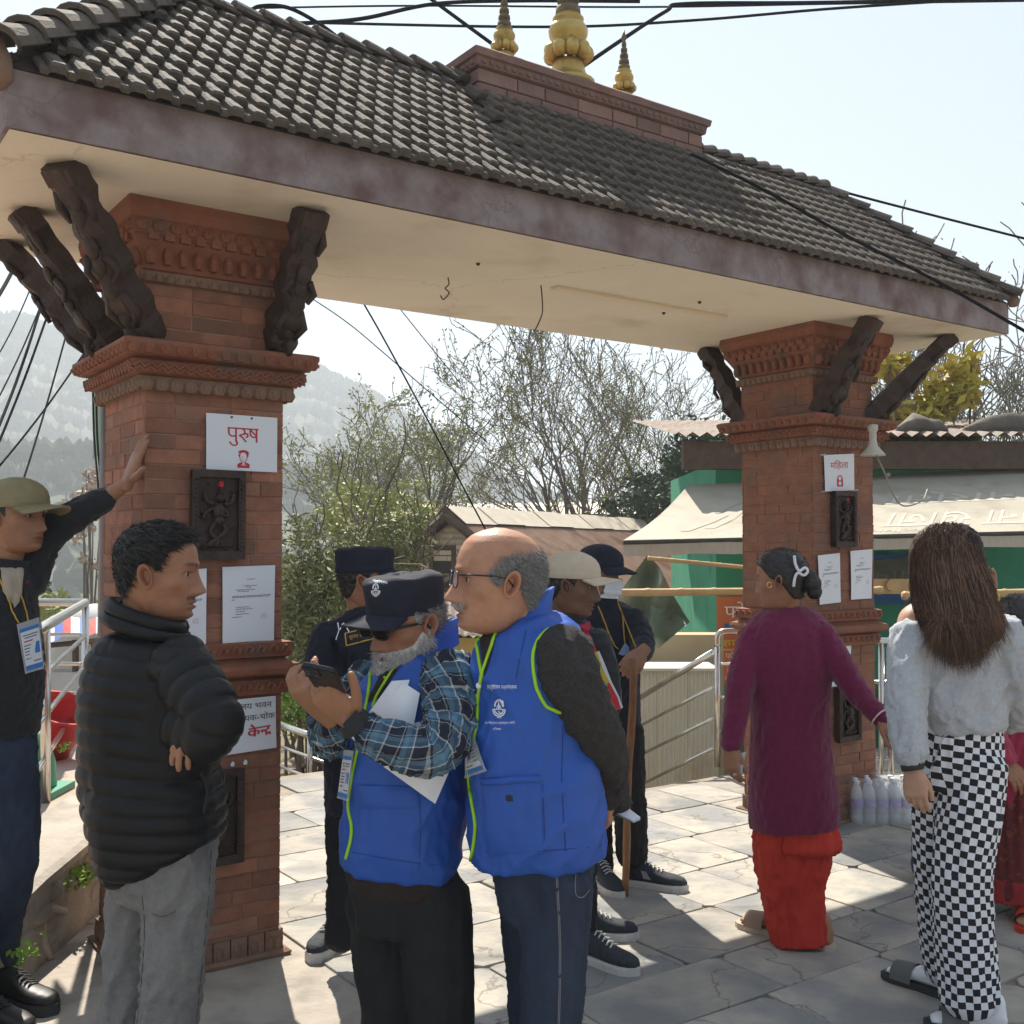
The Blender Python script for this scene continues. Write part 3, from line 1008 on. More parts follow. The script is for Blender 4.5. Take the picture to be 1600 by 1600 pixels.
def terr(x, y):
 z = -1.75
 k = max(0.0, min(1.0, (-x - 2.2 + 0.12 * y) / 60)) if x < 4 else 0
 z -= 22 * k * max(0, min(1, (y - 3) / 60))
 if y > 60:
  z -= 10 * min(1, (y - 60) / 200)
 z += 0.25 * noise.noise(V3((x * 0.07, y * 0.07, 3)))
 return z
tm.add([(x, y, terr(x, y)) for y in ys for x in xs], [(j * len(xs) + i, j * len(xs) + i + 1, (j + 1) * len(xs) + i + 1, (j + 1) * len(xs) + i) for j in range(len(ys) - 1) for i in range(len(xs) - 1)])
tm.build('ground', M_grass, smooth=True, kind='structure')
hill_pts = []
def hill(name, prof, D, near, foot, seed):
 """prof: skyline as (photo column, row); the hill rises from its foot to that skyline"""
 mb = MB()
 cols = []
 for i in range(len(prof) - 1):
  (xa, ya), (xb, yb) = prof[i], prof[i + 1]
  for k in range(6):
   t = k / 6
   cols.append((xa + (xb - xa) * t, ya + (yb - ya) * t))
 cols.append(prof[-1])
 rows = 16
 vs = []
 for (x, y) in cols:
  y2 = y + 8 * noise.noise(V3((x * 0.02, seed, 0)))
  top = at(x, y2, D)
  d = V3((top.x, top.y, 0)).normalized()
  for r in range(rows + 1):
   t = r / rows
   dist = near + (D - near) * t
   z = foot + (top.z - foot) * (t ** 1.15)
   p = V3((0, 0, 0)) + d * dist
   z += 0.02 * (D - near) * noise.noise(V3((p.x * 0.02, p.y * 0.02, seed))) * (t < 1)
   vs.append((p.x, p.y, z))
  p = d * (D * 1.3)
  vs.append((p.x, p.y, foot))
 n = rows + 2
 mb.add(vs, [(i * n + k, (i + 1) * n + k, (i + 1) * n + k + 1, i * n + k + 1) for i in range(len(cols) - 1) for k in range(n - 1)])
 o = mb.build(name, M_hill, smooth=True, kind='structure')
 hill_pts.append((vs, len(cols), n))
 return o
hill('hill', [(-500, 600), (-250, 560), (-60, 560), (20, 548), (70, 556), (120, 580), (170, 598), (260, 610), (360, 600), (430, 596), (490, 600), (540, 618), (620, 660), (700, 715), (780, 770), (880, 800), (1020, 815)], 430, 190, -30, 2.0)
hill('hill', [(-500, 800), (-200, 770), (0, 745), (120, 735), (250, 745), (420, 760), (520, 780), (640, 815), (800, 835), (1000, 845)], 190, 80, -22, 7.0)
fr_ = random.Random(3)
fo = MB()
for (vs, nc, n), cnt, hs_ in ((hill_pts[0], 3800, 6.5), (hill_pts[1], 1500, 4.0)):
 for _ in range(cnt):
  i = fr_.randrange(nc - 1)
  k = fr_.choice([n - 2, n - 2, n - 3, fr_.randrange(3, n - 2), fr_.randrange(3, n - 2)])
  a, b = V3(vs[i * n + k]), V3(vs[(i + 1) * n + k])
  p = a.lerp(b, fr_.random())
  h = hs_ * fr_.uniform(0.6, 1.25)
  w = h * fr_.uniform(0.22, 0.36)
  fo.tube([p + V3((0, 0, -1)), p + V3((0, 0, h * 0.6))], [0.16, 0.1], 4)
  m5 = 6
  ph = fr_.random() * 6
  rings = []
  for t, rr_ in ((0.30, 0.55), (0.5, 1.0), (0.75, 0.75), (1.0, 0.12)):
   rings.append([p + V3((w * rr_ * math.cos(2 * math.pi * q / m5 + ph) * fr_.uniform(0.65, 1.3), w * rr_ * math.sin(2 * math.pi * q / m5 + ph) * fr_.uniform(0.65, 1.3), h * t + fr_.uniform(-0.05, 0.05) * h)) for q in range(m5)])
  fo.rings(rings)
fo_o = fo.build('hillside_forest', M_hill, kind='stuff')
tag(fo_o, 'hazy forest covering the far hillside', 'forest')
# ------------------------------------------------------------------ trees
def leaf_mat(name, a, b):
 return mat(name, a, b, 3.0, 0.6, spec=0.3)
def tree(base, h, label, seed, bark, leafm, r0=None, levels=5, spread=0.55, leaves=2, leaf=0.07, lean=(0, 0), name='tree', group=None, forks=(2, 3), first=0.34, up=0.25, leafup=2, minr=0.009):
 rt = random.Random(seed)
 root = thing(name, base, label, 'tree', group)
 mb = MB()
 lf = MB()
 r0 = r0 or h * 0.021
 def leafq(p, s):
  a = V3((rt.gauss(0, 1), rt.gauss(0, 1), rt.gauss(0, 1))).normalized()
  b = a.orthogonal().normalized()
  b.rotate(Matrix.Rotation(rt.random() * 6.28, 3, a))
  c = a.cross(b)
  lf.add([p, p + a * s * 0.5 + b * s * 0.24, p + a * s, p + a * s * 0.5 - b * s * 0.24], [(0, 1, 2, 3)])
 def grow(p, d, L, r, lv):
  pts = [p]
  rs = [r]
  n = 5 if lv < 2 else 4
  q = p.copy()
  dd = d.copy()
  for i in range(n):
   dd = (dd + V3((rt.gauss(0, 0.13), rt.gauss(0, 0.13), rt.gauss(0, 0.07) + up * 0.16)) * (1 + 0.25 * lv)).normalized()
   q = q + dd * (L / n)
   pts.append(q.copy())
   rs.append(max(minr, r * (1 - 0.42 * (i + 1) / n)))
  mb.tube(pts, rs, 6 if lv < 2 else (4 if lv < 4 else 3), cap=False)
  if lv >= levels - leafup and leaves:
   for _ in range(leaves):
    leafq(pts[rt.randrange(1, n + 1)] + V3((rt.gauss(0, .05), rt.gauss(0, .05), rt.gauss(0, .05))), leaf * rt.uniform(0.6, 1.3))
  if lv < levels:
   k = rt.choice(forks) + (1 if lv in (0, 1) else 0)
   for j in range(k):
    t = rt.uniform(0.45, 1.0) if j else 1.0
    i0 = min(n, max(1, int(t * n)))
    ax = V3((rt.gauss(0, 1), rt.gauss(0, 1), rt.gauss(0, 0.35))).normalized()
    nd = (dd + ax * spread * rt.uniform(0.7, 1.3)).normalized()
    grow(pts[i0], nd, L * rt.uniform(0.62, 0.85), rs[i0] * rt.uniform(0.55, 0.75), lv + 1)
 grow(V3(base), V3((lean[0], lean[1], 1)).normalized(), h * first, r0, 0)
 mb.build('trunk', bark, root)
 if lf.f:
  lf.build('crown', leafm, root, kind='stuff')
 return root
L_spring = leaf_mat('spring_leaf', (0.23, 0.26, 0.06), (0.33, 0.34, 0.10))
L_green = leaf_mat('green_leaf', (0.05, 0.10, 0.025), (0.10, 0.16, 0.045))
L_dark = leaf_mat('dark_leaf', (0.025, 0.05, 0.018), (0.05, 0.085, 0.03))
L_yellow = leaf_mat('yellow_leaf', (0.46, 0.42, 0.04), (0.42, 0.27, 0.05))
L_bamboo = leaf_mat('bamboo_leaf', (0.13, 0.15, 0.045), (0.22, 0.22, 0.075))
L_bright = leaf_mat('bright_leaf', (0.14, 0.27, 0.03), (0.24, 0.36, 0.06))
L_pale = leaf_mat('pale_blossom', (0.55, 0.43, 0.36), (0.42, 0.34, 0.27))
TREES = [  # px, Z, top row, base z, seed, spread, leaves, label
 (612, 23, 575, 11, .62, 2, 'forked half-bare tree left of the gable house, sparse yellow-green leaves'),
 (700, 25, 540, 12, .6, 2, 'tall half-bare tree behind the gable peak of the brick house'),
 (768, 27, 525, 13, .55, 2, 'slender half-bare tree behind the roof, between the gable tree and the dark double trunk'),
 (845, 24, 515, 14, .45, 1, 'dark upright bare tree rising behind the middle of the red roof'),
 (890, 26, 520, 25, .5, 1, 'bare grey tree leaning right behind the red roof'),
 (955, 24, 520, 16, .5, 1, 'tall bare tree behind the right end of the red roof ridge'),
 (1020, 28, 540, 17, .55, 1, 'thin bare tree just left of the dark evergreen, far behind the awning'),
 (1110, 30, 545, 18, .6, 1, 'bare tree with arching branches just left of the right pillar'),
]
for (px, Z, ty, sd, spd, lv, lab) in TREES:
 b = at(px, 855, Z)
 b.z = -2.2
 top = at(px, ty, Z).z
 tree(b, (top - b.z) * 1.02, lab, sd, M_bark if sd % 2 else M_bark2, L_spring, levels=6, spread=spd, leaves=7 if lv == 2 else 4, leaf=0.10 if lv == 2 else 0.075, lean=(0.12 if sd == 25 else 0.0, 0), group='half-bare trees behind the roofs', forks=(2, 2, 3), leafup=2 if lv == 2 else 1, first=0.36)
b = at(462, 855, 13)
b.z = -3.0
tree(b, 6.6, 'slim leafless tree beside the left pillar against the hazy hill', 41, M_bark2, L_spring, levels=5, spread=0.32, leaves=0, r0=0.06, forks=(2, 2))
b = at(505, 855, 15)
b.z = -3.0
tree(b, 5.6, 'thin twiggy tree with few green leaves behind the bamboo', 42, M_bark2, L_bright, levels=5, spread=0.4, leaves=1, leaf=0.08, r0=0.05, forks=(2, 2))
for (px, Z, ty, sd, lab) in ((1425, 15, 560, 51, 'bare spreading tree behind the yellow-leaved tree'), (1500, 17, 470, 52, 'bare tree behind the green shop, second from the right edge'), (1580, 14, 430, 53, 'tall bare tree at the right edge above the shop roof'), (1640, 18, 420, 54, 'bare tree half cut off by the right edge of the view')):
 b = at(px, 855, Z)
 b.z = -1.8
 tree(b, at(px, ty, Z).z + 1.8, lab, sd, M_bark, L_spring, levels=6, spread=0.62, leaves=1, leaf=0.05, forks=(2, 3, 3), leafup=1, first=0.36, group='bare trees behind the shop')
def foliage(name, cat, base, blobs, n, leaf, lm, bark, label, seed, stems=6, long=1.0, up=0.0, group=None):
 """a shrub or leafy tree: leaf clumps inside several ellipsoids, with stems"""
 rt = random.Random(seed)
 root = thing(name, base, label, cat, group)
 lf = MB()
 tot = sum(b[3] * b[4] * b[5] for b in blobs)
 for (x, y, z, a, b_, c) in blobs:
  k = int(n * (a * b_ * c / tot) ** 1.0)
  clumps = [(V3((rt.gauss(0, .5), rt.gauss(0, .5), rt.gauss(0, .5)))) for _ in range(max(4, k // 45))]
  for i in range(k):
   q = rt.choice(clumps) + V3((rt.gauss(0, .13), rt.gauss(0, .13), rt.gauss(0, .13)))
   if q.length > 1.15:
    q = q.normalized() * rt.uniform(0.8, 1.15)
   p = V3((x + q.x * a, y + q.y * b_, z + q.z * c))
   d = V3((rt.gauss(0, 1), rt.gauss(0, 1), rt.gauss(up, 0.8))).normalized()
   s = leaf * rt.uniform(0.6, 1.35)
   w = d.orthogonal().normalized()
   w.rotate(Matrix.Rotation(rt.random() * 6.28, 3, d))
   lf.add([p, p + d * s * 0.5 * long + w * s * 0.22, p + d * s * long, p + d * s * 0.5 * long - w * s * 0.22], [(0, 1, 2, 3)])
 lf.build('crown' if cat == 'tree' else 'foliage', lm, root, kind='stuff')
 st = MB()
 for i in range(stems):
  x, y, z, a, b_, c = rt.choice(blobs)
  e_ = V3((x + rt.gauss(0, .4) * a, y + rt.gauss(0, .4) * b_, z + rt.uniform(-.2, .8) * c))
  m_ = V3(base).lerp(e_, 0.5) + V3((rt.gauss(0, .1), rt.gauss(0, .1), 0.1))
  st.tube(crom([V3(base) + V3((rt.gauss(0, .08), rt.gauss(0, .08), 0)), m_, e_], 3), [0.03, 0.028, 0.024, 0.02, 0.016, 0.012, 0.008][:7], 5)
 st.build('trunk' if cat == 'tree' else 'stems', bark, root, kind='stuff' if stems > 3 else None)
 return root
def blob(px, py, Z, a, b_, c):
 p = at(px, py, Z)
 return (p.x, p.y, p.z, a, b_, c)
b = at(1115, 855, 19)
b.z = -1.8
foliage('evergreen_tree', 'tree', b, [blob(1115, 700, 19, .75, .8, .55), blob(1090, 740, 19, .7, .8, .55), blob(1135, 745, 19, .6, .8, .5)], 5200, 0.13, L_dark, M_bark2, 'dark green leafy tree above the awning, left of the right pillar', 61, 5)
b = at(1030, 855, 21)
b.z = -1.8
foliage('shrub', 'shrub', b, [blob(1030, 775, 21, .9, .8, .5), blob(985, 795, 21, .6, .6, .35), blob(1075, 780, 21, .6, .6, .5)], 4200, 0.12, L_dark, M_bark2, 'dark bushy shrub behind the end of the red roof ridge', 62, 5)
b = at(1455, 855, 11.5)
b.z = -1.6
foliage('yellow_leaved_tree', 'tree', b, [blob(1405, 585, 11.5, .28, .3, .22), blob(1440, 640, 11.5, .42, .4, .32), blob(1500, 600, 11.5, .3, .3, .36), blob(1415, 680, 11.5, .3, .3, .22), blob(1515, 565, 11.5, .14, .2, .12), blob(1455, 690, 11.5, .4, .3, .2)], 1900, 0.12, L_yellow, M_bark2, 'tree with yellow and rusty leaves behind the right bracket of the gate', 63, 12, 1.4)
b = at(500, 1000, 10.5)
b.z = -2.0
foliage('bamboo_clump', 'bamboo', b, [blob(470, 900, 10.5, .3, .4, .55), blob(510, 960, 10.5, .42, .4, .7), blob(545, 900, 11, .3, .4, .55), blob(468, 1010, 10.3, .3, .3, .5), blob(545, 1010, 10.5, .3, .3, .5), blob(600, 840, 12, .5, .4, .42), blob(490, 1080, 10.2, .5, .4, .4)], 17000, 0.05, L_bamboo, M_bark2, 'dense olive-green bamboo and scrub right beside the left pillar', 64, 26, 1.5, -0.5)
b = at(470, 1090, 9.3)
b.z = -1.6
foliage('bush', 'bush', b, [blob(462, 1085, 9.3, .16, .2, .16), blob(488, 1110, 9.3, .13, .2, .1), blob(448, 1120, 9.3, .12, .2, .12)], 1500, 0.055, L_bright, M_bark2, 'bright green leafy bush behind the low steel railing', 65, 5)
b = at(640, 855, 20)
b.z = -2
foliage('shrub', 'shrub', b, [blob(610, 800, 20, 1.2, .8, .6), blob(660, 850, 19, .8, .8, .6), blob(560, 830, 18, .8, .7, .7)], 5000, 0.11, L_spring, M_bark2, 'yellow-green scrub left of the brick gable', 66, 10)
# left side of the view, down in the valley
b = at(142, 855, 16)
b.z = -3
foliage('blossom_tree', 'tree', b, [blob(145, 790, 16, .35, .3, .45), blob(120, 830, 16, .2, .3, .22), blob(150, 890, 16, .2, .3, .3), blob(140, 740, 16, .16, .2, .2)], 900, 0.09, L_pale, M_bark, 'small pale blossoming tree left of the left pillar', 67, 9)
b = at(60, 900, 22)
b.z = -4
foliage('round_tree', 'tree', b, [blob(58, 905, 22, .35, .4, .42), blob(50, 930, 22, .3, .4, .3)], 1700, 0.12, L_dark, M_bark2, 'small dark round tree below the leaning man', 68, 4)
for i, (px, py, Z) in enumerate(((90, 930, 24), (130, 915, 26), (20, 940, 20))):
 b = at(px, 940, Z)
 b.z = -5
 tree(b, 5.2 + 0.4 * i, ('leafless grey tree in the valley behind the steel railing', 'leafless grey tree in the valley just left of the pillar', 'leafless tree at the left edge beyond the railing')[i], 70 + i, M_bark, L_spring, levels=5, spread=0.55, leaves=0, r0=0.05, group='leafless trees down in the valley')
 foliage('shrub', 'shrub', b + V3((0.5, 1, 0)), [blob(px, 965, Z + 1, 1.2, .8, .5)], 1500, 0.14, L_spring, M_bark2, ('dry scrub below the railing corner', 'dry scrub below the blossoming tree', 'dry scrub at the left edge behind the leaning man')[i], 75 + i, 4, group='dry scrub in the valley')
# ------------------------------------------------------------------ brick house with red corrugated roof
M_rust = mat('rusty_red_sheet', (0.27, 0.150, 0.095), (0.37, 0.230, 0.155), 4, 0.75, 0.2, 40, blotch=((0.20, 0.095, 0.06), 2.5, 0.48, 0.68))
M_oldbrick = mat('pale_old_brick', (0.48, 0.40, 0.29), (0.58, 0.50, 0.38), 5, 0.9, 0.5, 30, rnd=0.13)
M_mud = mat('mud_plaster', (0.40, 0.33, 0.235), (0.50, 0.42, 0.31), 3, 0.95, 0.5, 20)
M_oldwood = mat('old_brown_wood', (0.075, 0.045, 0.03), (0.12, 0.08, 0.055), 10, 0.8, 0.4, 40)
M_greysheet = mat('grey_zinc_sheet', (0.17, 0.14, 0.115), (0.25, 0.21, 0.175), 5, 0.8, 0.2, 40, blotch=((0.17, 0.095, 0.06), 3, 0.45, 0.65))
def corrugated(mb, a, b, c, d, pitch=0.076, amp=0.010, n2=2):
 """wavy sheet a-b along the waves' cross direction, a-d down the slope"""
 a, b, c, d = V3(a), V3(b), V3(c), V3(d)
 L = (b - a).length
 n = max(4, int(L / pitch * 4))
 nr = (b - a).cross(d - a).normalized()
 rows = []
 for j in range(n2 + 1):
  t = j / n2
  p, q = a.lerp(d, t), b.lerp(c, t)
  rows.append([p.lerp(q, i / n) + nr * amp * math.sin(2 * math.pi * (i / 4.0)) for i in range(n + 1)])
 mb.rings(rows, cap=False, closed=False)
A = at(697, 799, 14.0)
B = atz(1012, 818, A.z)
rd = (B - A)
rd.z = 0
RLn = rd.length
rd.normalize()
pd = V3((rd.y, -rd.x, 0))
HWID = 2.45
ez = A.z - 1.72
house = thing('brick_house', (A.x, A.y, -1.8), 'old pale brick house with rusty red corrugated roof behind the group', 'house')
E1 = A + pd * HWID
E1.z = ez
E2 = A - pd * HWID
E2.z = ez
wl_ = MB()
ins = 0.22
g0, g1 = A + rd * ins + pd * (HWID - .3), A + rd * ins - pd * (HWID - .3)
g0.z = g1.z = -1.8
gt = A + rd * ins
gt.z -= 0.10
ge0, ge1 = V3(g0), V3(g1)
ge0.z = ge1.z = ez + 0.12
bk = rd * (RLn - ins)
wl_.add([g0, ge0, gt, ge1, g1, g0 + bk, ge0 + bk, gt + bk, ge1 + bk, g1 + bk], [(0, 1, 2, 3, 4), (9, 8, 7, 6, 5), (0, 5, 6, 1), (4, 3, 8, 9)])
hw = wl_.build('wall', M_mud, house)
hb = random.Random(9)
zc = -0.2
while zc < gt.z - 0.1:
 half = (gt.z - zc) / (gt.z - ge0.z) * (HWID - .3) if zc > ge0.z else HWID - .3
 x = -half + hb.random() * 0.15
 while x < half - 0.12:
  l = hb.choice([0.2, 0.24, 0.3])
  c = A + rd * (ins - 0.012) + pd * (x + l / 2)
  if not (-0.45 < x + l / 2 < 0.12 and 0.55 < zc < 1.35):
   pq = pix(V3((c.x, c.y, zc)))
   if 600 < pq[0] < 800:
    o_ = V3((c.x, c.y, zc)) - pd * (l / 2 - .006) - rd * 0.012
    bb = MB()
    bb.box(o_ - rd * hb.uniform(0, .012), pd * (l - .012), rd * 0.03, ZD * 0.062)
    bb.build('house_brick', M_oldbrick, hw)
  x += l
 zc += 0.075
win = MB()
wc = A + rd * (ins - .03) + pd * (-0.16)
wz0, wz1 = at(712, 925, 14.2).z, at(712, 852, 14.2).z
for (x0, x1, z0, z1) in ((-.2, -.14, wz0, wz1), (.14, .2, wz0, wz1), (-.14, .14, wz1 - .06, wz1), (-.14, .14, wz0, wz0 + .05)):
 win.box(V3((wc.x, wc.y, z0)) + pd * x0 - rd * .02, pd * (x1 - x0), rd * .07, ZD * (z1 - z0))
wo = win.build('window', M_oldwood, house)
wp = MB()
wp.box(V3((wc.x, wc.y, wz0 + .05)) - pd * .14 + rd * .012, pd * .28, rd * .02, ZD * (wz1 - wz0 - .11))
wp.build('shutter', mat('dark_shutter', (0.03, 0.022, 0.018), (0.05, 0.035, 0.03), 8, 0.8), wo)
rm = MB()
ov = 0.0
corrugated(rm, A + ZD * 0.02, B + ZD * 0.02, E1 + rd * RLn, E1, 0.09, 0.013, 3)
hr = rm.build('roof', M_rust, house, smooth=False)
rm2 = MB()
corrugated(rm2, B + ZD * 0.02, A + ZD * 0.02, E2, E2 + rd * RLn, 0.09, 0.013, 2)
rm2.build('far_roof_slope', M_rust, hr)
cp = MB()
ncap = 9
for i in range(ncap):
 p0, p1 = A.lerp(B, i / ncap), A.lerp(B, (i + 1.04) / ncap)
 k = 0.012 * (i % 2)
 cpm = MB()
 cpm.rings([[p0 + pd * .30 - ZD * (.16 - k), p0 + ZD * (.075 + k), p0 - pd * .30 - ZD * (.16 - k)], [p1 + pd * .30 - ZD * (.16 - k), p1 + ZD * (.075 + k), p1 - pd * .30 - ZD * (.16 - k)]], cap=False, closed=False)
 cpm.build('ridge_cap', mat('pale_ridge_sheet', (0.52, 0.44, 0.34), (0.62, 0.54, 0.43), 5, 0.6, metal=0.1), hr)
bgm = MB()
for E_ in (E1, E2):
 bgm.tube([A - ZD * .05 - rd * .02, E_ - ZD * .05 - rd * .02], 0.06, 4)
bgm.build('barge_board', M_oldwood, hr, kind='stuff')
# lean-to with grey corrugated sheet and yellow wall
lt = thing('lean_to', (at(700, 1030, 11.5).x, at(700, 1030, 11.5).y, -1.8), 'low lean-to with grey corrugated sheets and a yellow wall behind the bald man', 'shed')
p1, p2 = at(640, 935, 12.6), at(790, 945, 12.6)
q1, q2 = at(640, 985, 11.2), at(790, 1000, 11.2)
m_ = MB()
corrugated(m_, p1, p2, q2, q1, 0.10, 0.016, 2)
m_.build('roof_sheet', M_greysheet, lt)
m_ = MB()
m_.box(V3((q1.x, q1.y + .25, -1.8)), V3((q2.x - q1.x, 0, 0)), V3((0, .8, 0)), V3((0, 0, q2.z + 1.8 + .0)))
m_.build('wall', mat('yellow_plaster', (0.58, 0.42, 0.13), (0.66, 0.50, 0.20), 3, 0.9), lt)
m_ = MB()
m_.box(at(640, 905, 12.9), V3((1.1, 0, 0)), V3((0, .1, 0)), V3((0, 0, .06)))
m_.build('beam', M_oldwood, lt)
# long pale building far behind the trees
fb = thing('far_building', at(800, 815, 42), 'long pale building with a light roof far behind the trees', 'building')
m_ = MB()
p1, p2 = at(560, 835, 44), at(1000, 835, 42)
m_.box(V3((p1.x, p1.y, -6)), V3((p2.x - p1.x, p2.y - p1.y, 0)), V3((0, 6, 0)), V3((0, 0, at(800, 805, 43).z + 6)))
m_.build('wall', mat('pale_wall', (0.62, 0.60, 0.55), (0.55, 0.53, 0.48), 1, 0.9), fb)
m_ = MB()
z_ = at(800, 805, 43).z
m_.rings([[V3((p1.x - .5, p1.y - .7, z_ + .02)), V3((p2.x + .5, p2.y - .7, z_ + .02)), V3((p2.x + .5, p2.y + 6.5, z_ + .02)), V3((p1.x - .5, p1.y + 6.5, z_ + .02))], [V3((p1.x + .5, p1.y + 2.8, z_ + .6)), V3((p2.x - .5, p2.y + 2.8, z_ + .6)), V3((p2.x - .5, p2.y + 3, z_ + .6)), V3((p1.x + .5, p1.y + 3, z_ + .6))]])
m_.build('roof', mat('cream_roof_sheet', (0.62, 0.57, 0.46), (0.56, 0.50, 0.40), 2, 0.6), fb)
# ------------------------------------------------------------------ green shop with awnings
M_greenwall = mat('green_plaster', (0.045, 0.25, 0.145), (0.06, 0.30, 0.18), 3, 0.85, 0.2, 30, blotch=((0.03, 0.14, 0.085), 2, 0.55, 0.75))
M_blue = mat('blue_paint', (0.02, 0.10, 0.26), (0.03, 0.14, 0.32), 4, 0.6)
M_tarp = mat('cream_tarpaulin', (0.42, 0.38, 0.30), (0.36, 0.32, 0.25), 2.2, 0.75, 0.3, 12, blotch=((0.29, 0.255, 0.20), 3, 0.5, 0.72))
M_valance = mat('grey_beige_valance', (0.37, 0.325, 0.255), (0.44, 0.39, 0.31), 6, 0.8, 0.2, 30, stretch=(6, 6, 0.6))
M_bamboo = mat('bamboo_pole', (0.40, 0.255, 0.11), (0.52, 0.35, 0.17), 8, 0.5, 0.1, 30)
SZ = 10.6
def on_y(px, py, Y):
 d = ray(px, py)
 return V3((0, 0, CAM_H)) + d * (Y / d.y)
shop = thing('green_shop', at(1360, 1180, SZ), 'green plastered shop with blue woodwork behind the right pillar', 'shop')
m_ = MB()
p0 = at(1118, 720, SZ)
WY = p0.y
m_.box(V3((p0.x, p0.y, -1.8)), V3((6.5, 0, 0)), V3((0, 3, 0)), V3((0, 0, at(1365, 722, SZ).z + 1.8)))
m_.build('wall', M_greenwall, shop)
for (x0, y0, x1, y1) in ((1360, 866, 1432, 890), (1360, 926, 1432, 944), (1380, 1075, 1440, 1215), (1428, 868, 1445, 1000)):
 a_, b_ = on_y(x0, y1, WY - .03), on_y(x1, y0, WY - .03)
 m_ = MB()
 m_.box(V3((a_.x, a_.y - .03, a_.z)), V3((b_.x - a_.x, 0, 0)), V3((0, .05, 0)), V3((0, 0, b_.z - a_.z)))
 m_.build('blue_board', M_blue, shop)
m_ = MB()
pa, pb = at(1068, 742, SZ - .5), at(1760, 690, SZ - .5)
zt = at(1365, 716, SZ - .5).z
m_.box(V3((pa.x, pa.y, zt - .10)), V3((pb.x - pa.x, 0, 0)), V3((0, .12, 0)), V3((0, 0, .26)))
m_.build('roof_beam', M_oldwood, shop)
m_ = MB()
corrugated(m_, V3((pa.x - .1, pa.y - .15, zt + .21)), V3((pb.x, pa.y - .15, zt + .21)), V3((pb.x, pa.y + 3.4, zt + .75)), V3((pa.x - .1, pa.y + 3.4, zt + .75)), 0.13, 0.022, 2)
m_.build('roof_sheet', M_greysheet, shop)
wd = mat('weathered_sack', (0.10, 0.085, 0.07), (0.17, 0.145, 0.12), 8, 0.95, 0.8, 16)
for (px, w, lab) in ((1440, .24, 'dark stone weighing down the shop roof, nearer the pillar'), (1575, .42, 'long grey bundle lying on the shop roof at the right edge')):
 m_ = MB()
 c = at(px, 700, SZ - .3)
 rings = []
 for i in range(7):
  t = i / 6
  s_ = math.sin(math.pi * min(max(t, .04), .96)) ** .6
  rings.append([V3((c.x - w + 2 * w * t, c.y + .12 * s_ * math.cos(a) * fr_.uniform(.8, 1.2), zt + .26 + .11 * s_ * (math.sin(a) + .75) * fr_.uniform(.75, 1.2))) for a in [2 * math.pi * k / 8 for k in range(8)]])
 m_.rings(rings)
 tag(m_.build('roof_weight', wd, smooth=True), lab, 'stone')
def awning(name, tl, tr, br, bl, Zt, Zb, drop, label, letters=None):
 root = thing(name, at(bl[0], bl[1], Zb), label, 'awning')
 a_, b_, c_, d_ = at(*tl, Zt), at(*tr, Zt), at(*br, Zb), at(*bl, Zb)
 n, k = 14, 6
 rows = []
 for j in range(k + 1):
  t = j / k
  rows.append([a_.lerp(d_, t).lerp(b_.lerp(c_, t), i / n) + V3((0, 0, -0.05 * math.sin(math.pi * t) )) for i in range(n + 1)])
 m_ = MB()
 m_.rings(rows, cap=False, closed=False)
 so = m_.build('canopy', M_tarp, root, smooth=True)
 m_ = MB()
 r0_ = rows[-1]
 m_.rings([[p + V3((0, -.004, -.003)) for p in r0_], [p + V3((0, -.02 + .012 * math.sin(i * 1.7), -drop * (1 + .06 * math.sin(i * 2.3)))) for i, p in enumerate(r0_)]], cap=False, closed=False)
 m_.build('valance', M_valance, root)
 m_ = MB()
 m_.tube([d_ + V3((0, 0, -.02)), c_ + V3((0, 0, -.02))], 0.018, 6)
 for q_, w_2 in ((d_.lerp(c_, .08), a_.lerp(b_, .08)), (d_.lerp(c_, .92), a_.lerp(b_, .92))):
  m_.tube([q_ + V3((0, 0, -.09)), w_2 + V3((0, 0, -.12))], 0.014, 6)
 m_.build('frame', M_dark_metal, root, kind='stuff')
 if letters:
  lm, lm2 = MB(), MB()
  for txt, u0, u1, v0, v1, mirror in letters:
   def place(fx, fy):
    if mirror:
     fx = 1 - fx
    u_, v_ = u0 + (u1 - u0) * fx, v1 + (v0 - v1) * fy if not mirror else v0 + (v1 - v0) * fy
    p = a_.lerp(d_, v_).lerp(b_.lerp(c_, v_), u_) + V3((0, 0, -0.05 * math.sin(math.pi * v_)))
    return p + V3((0, -.0015, .003))
   if isinstance(txt, list):
    ribbon(lm2, txt, u0, lambda x, y: a_.lerp(d_, y).lerp(b_.lerp(c_, y), x) + V3((0, -.002, .003 - 0.05 * math.sin(math.pi * y))))
   else:
    fit_text(lm, txt, place)
  lm.build('lettering', mat('pale_letters', (0.52, 0.48, 0.385), None, rough=0.7), root, kind='stuff')
  if lm2.f:
   lm2.build('printed_swirl', mat('grey_print', (0.36, 0.33, 0.265), None, rough=0.7), root, kind='stuff')
 return root
awning('shop_awning', (1075, 758), (1760, 722), (1760, 826), (974, 858 - 14), 10.3, 8.5, 0.125, 'cream tarpaulin awning with faded reversed lettering on the green shop',
       [('ाना खाजा', .50, .80, .62, .86, True), ('मिठाई', .84, 1.0, .58, .84, True), ('नास्ता', .48, .76, .28, .46, True), ('की', .22, .30, .66, .84, True), ('recharge', .46, .60, .90, .97, True), ([(.10, .84), (.13, .66), (.155, .48), (.175, .36)], .02, 0, 0, 0, 0), ([(.125, .50), (.15, .34), (.18, .28)], .012, 0, 0, 0, 0), ([(.145, .80), (.165, .62), (.17, .46)], .022, 0, 0, 0, 0)])
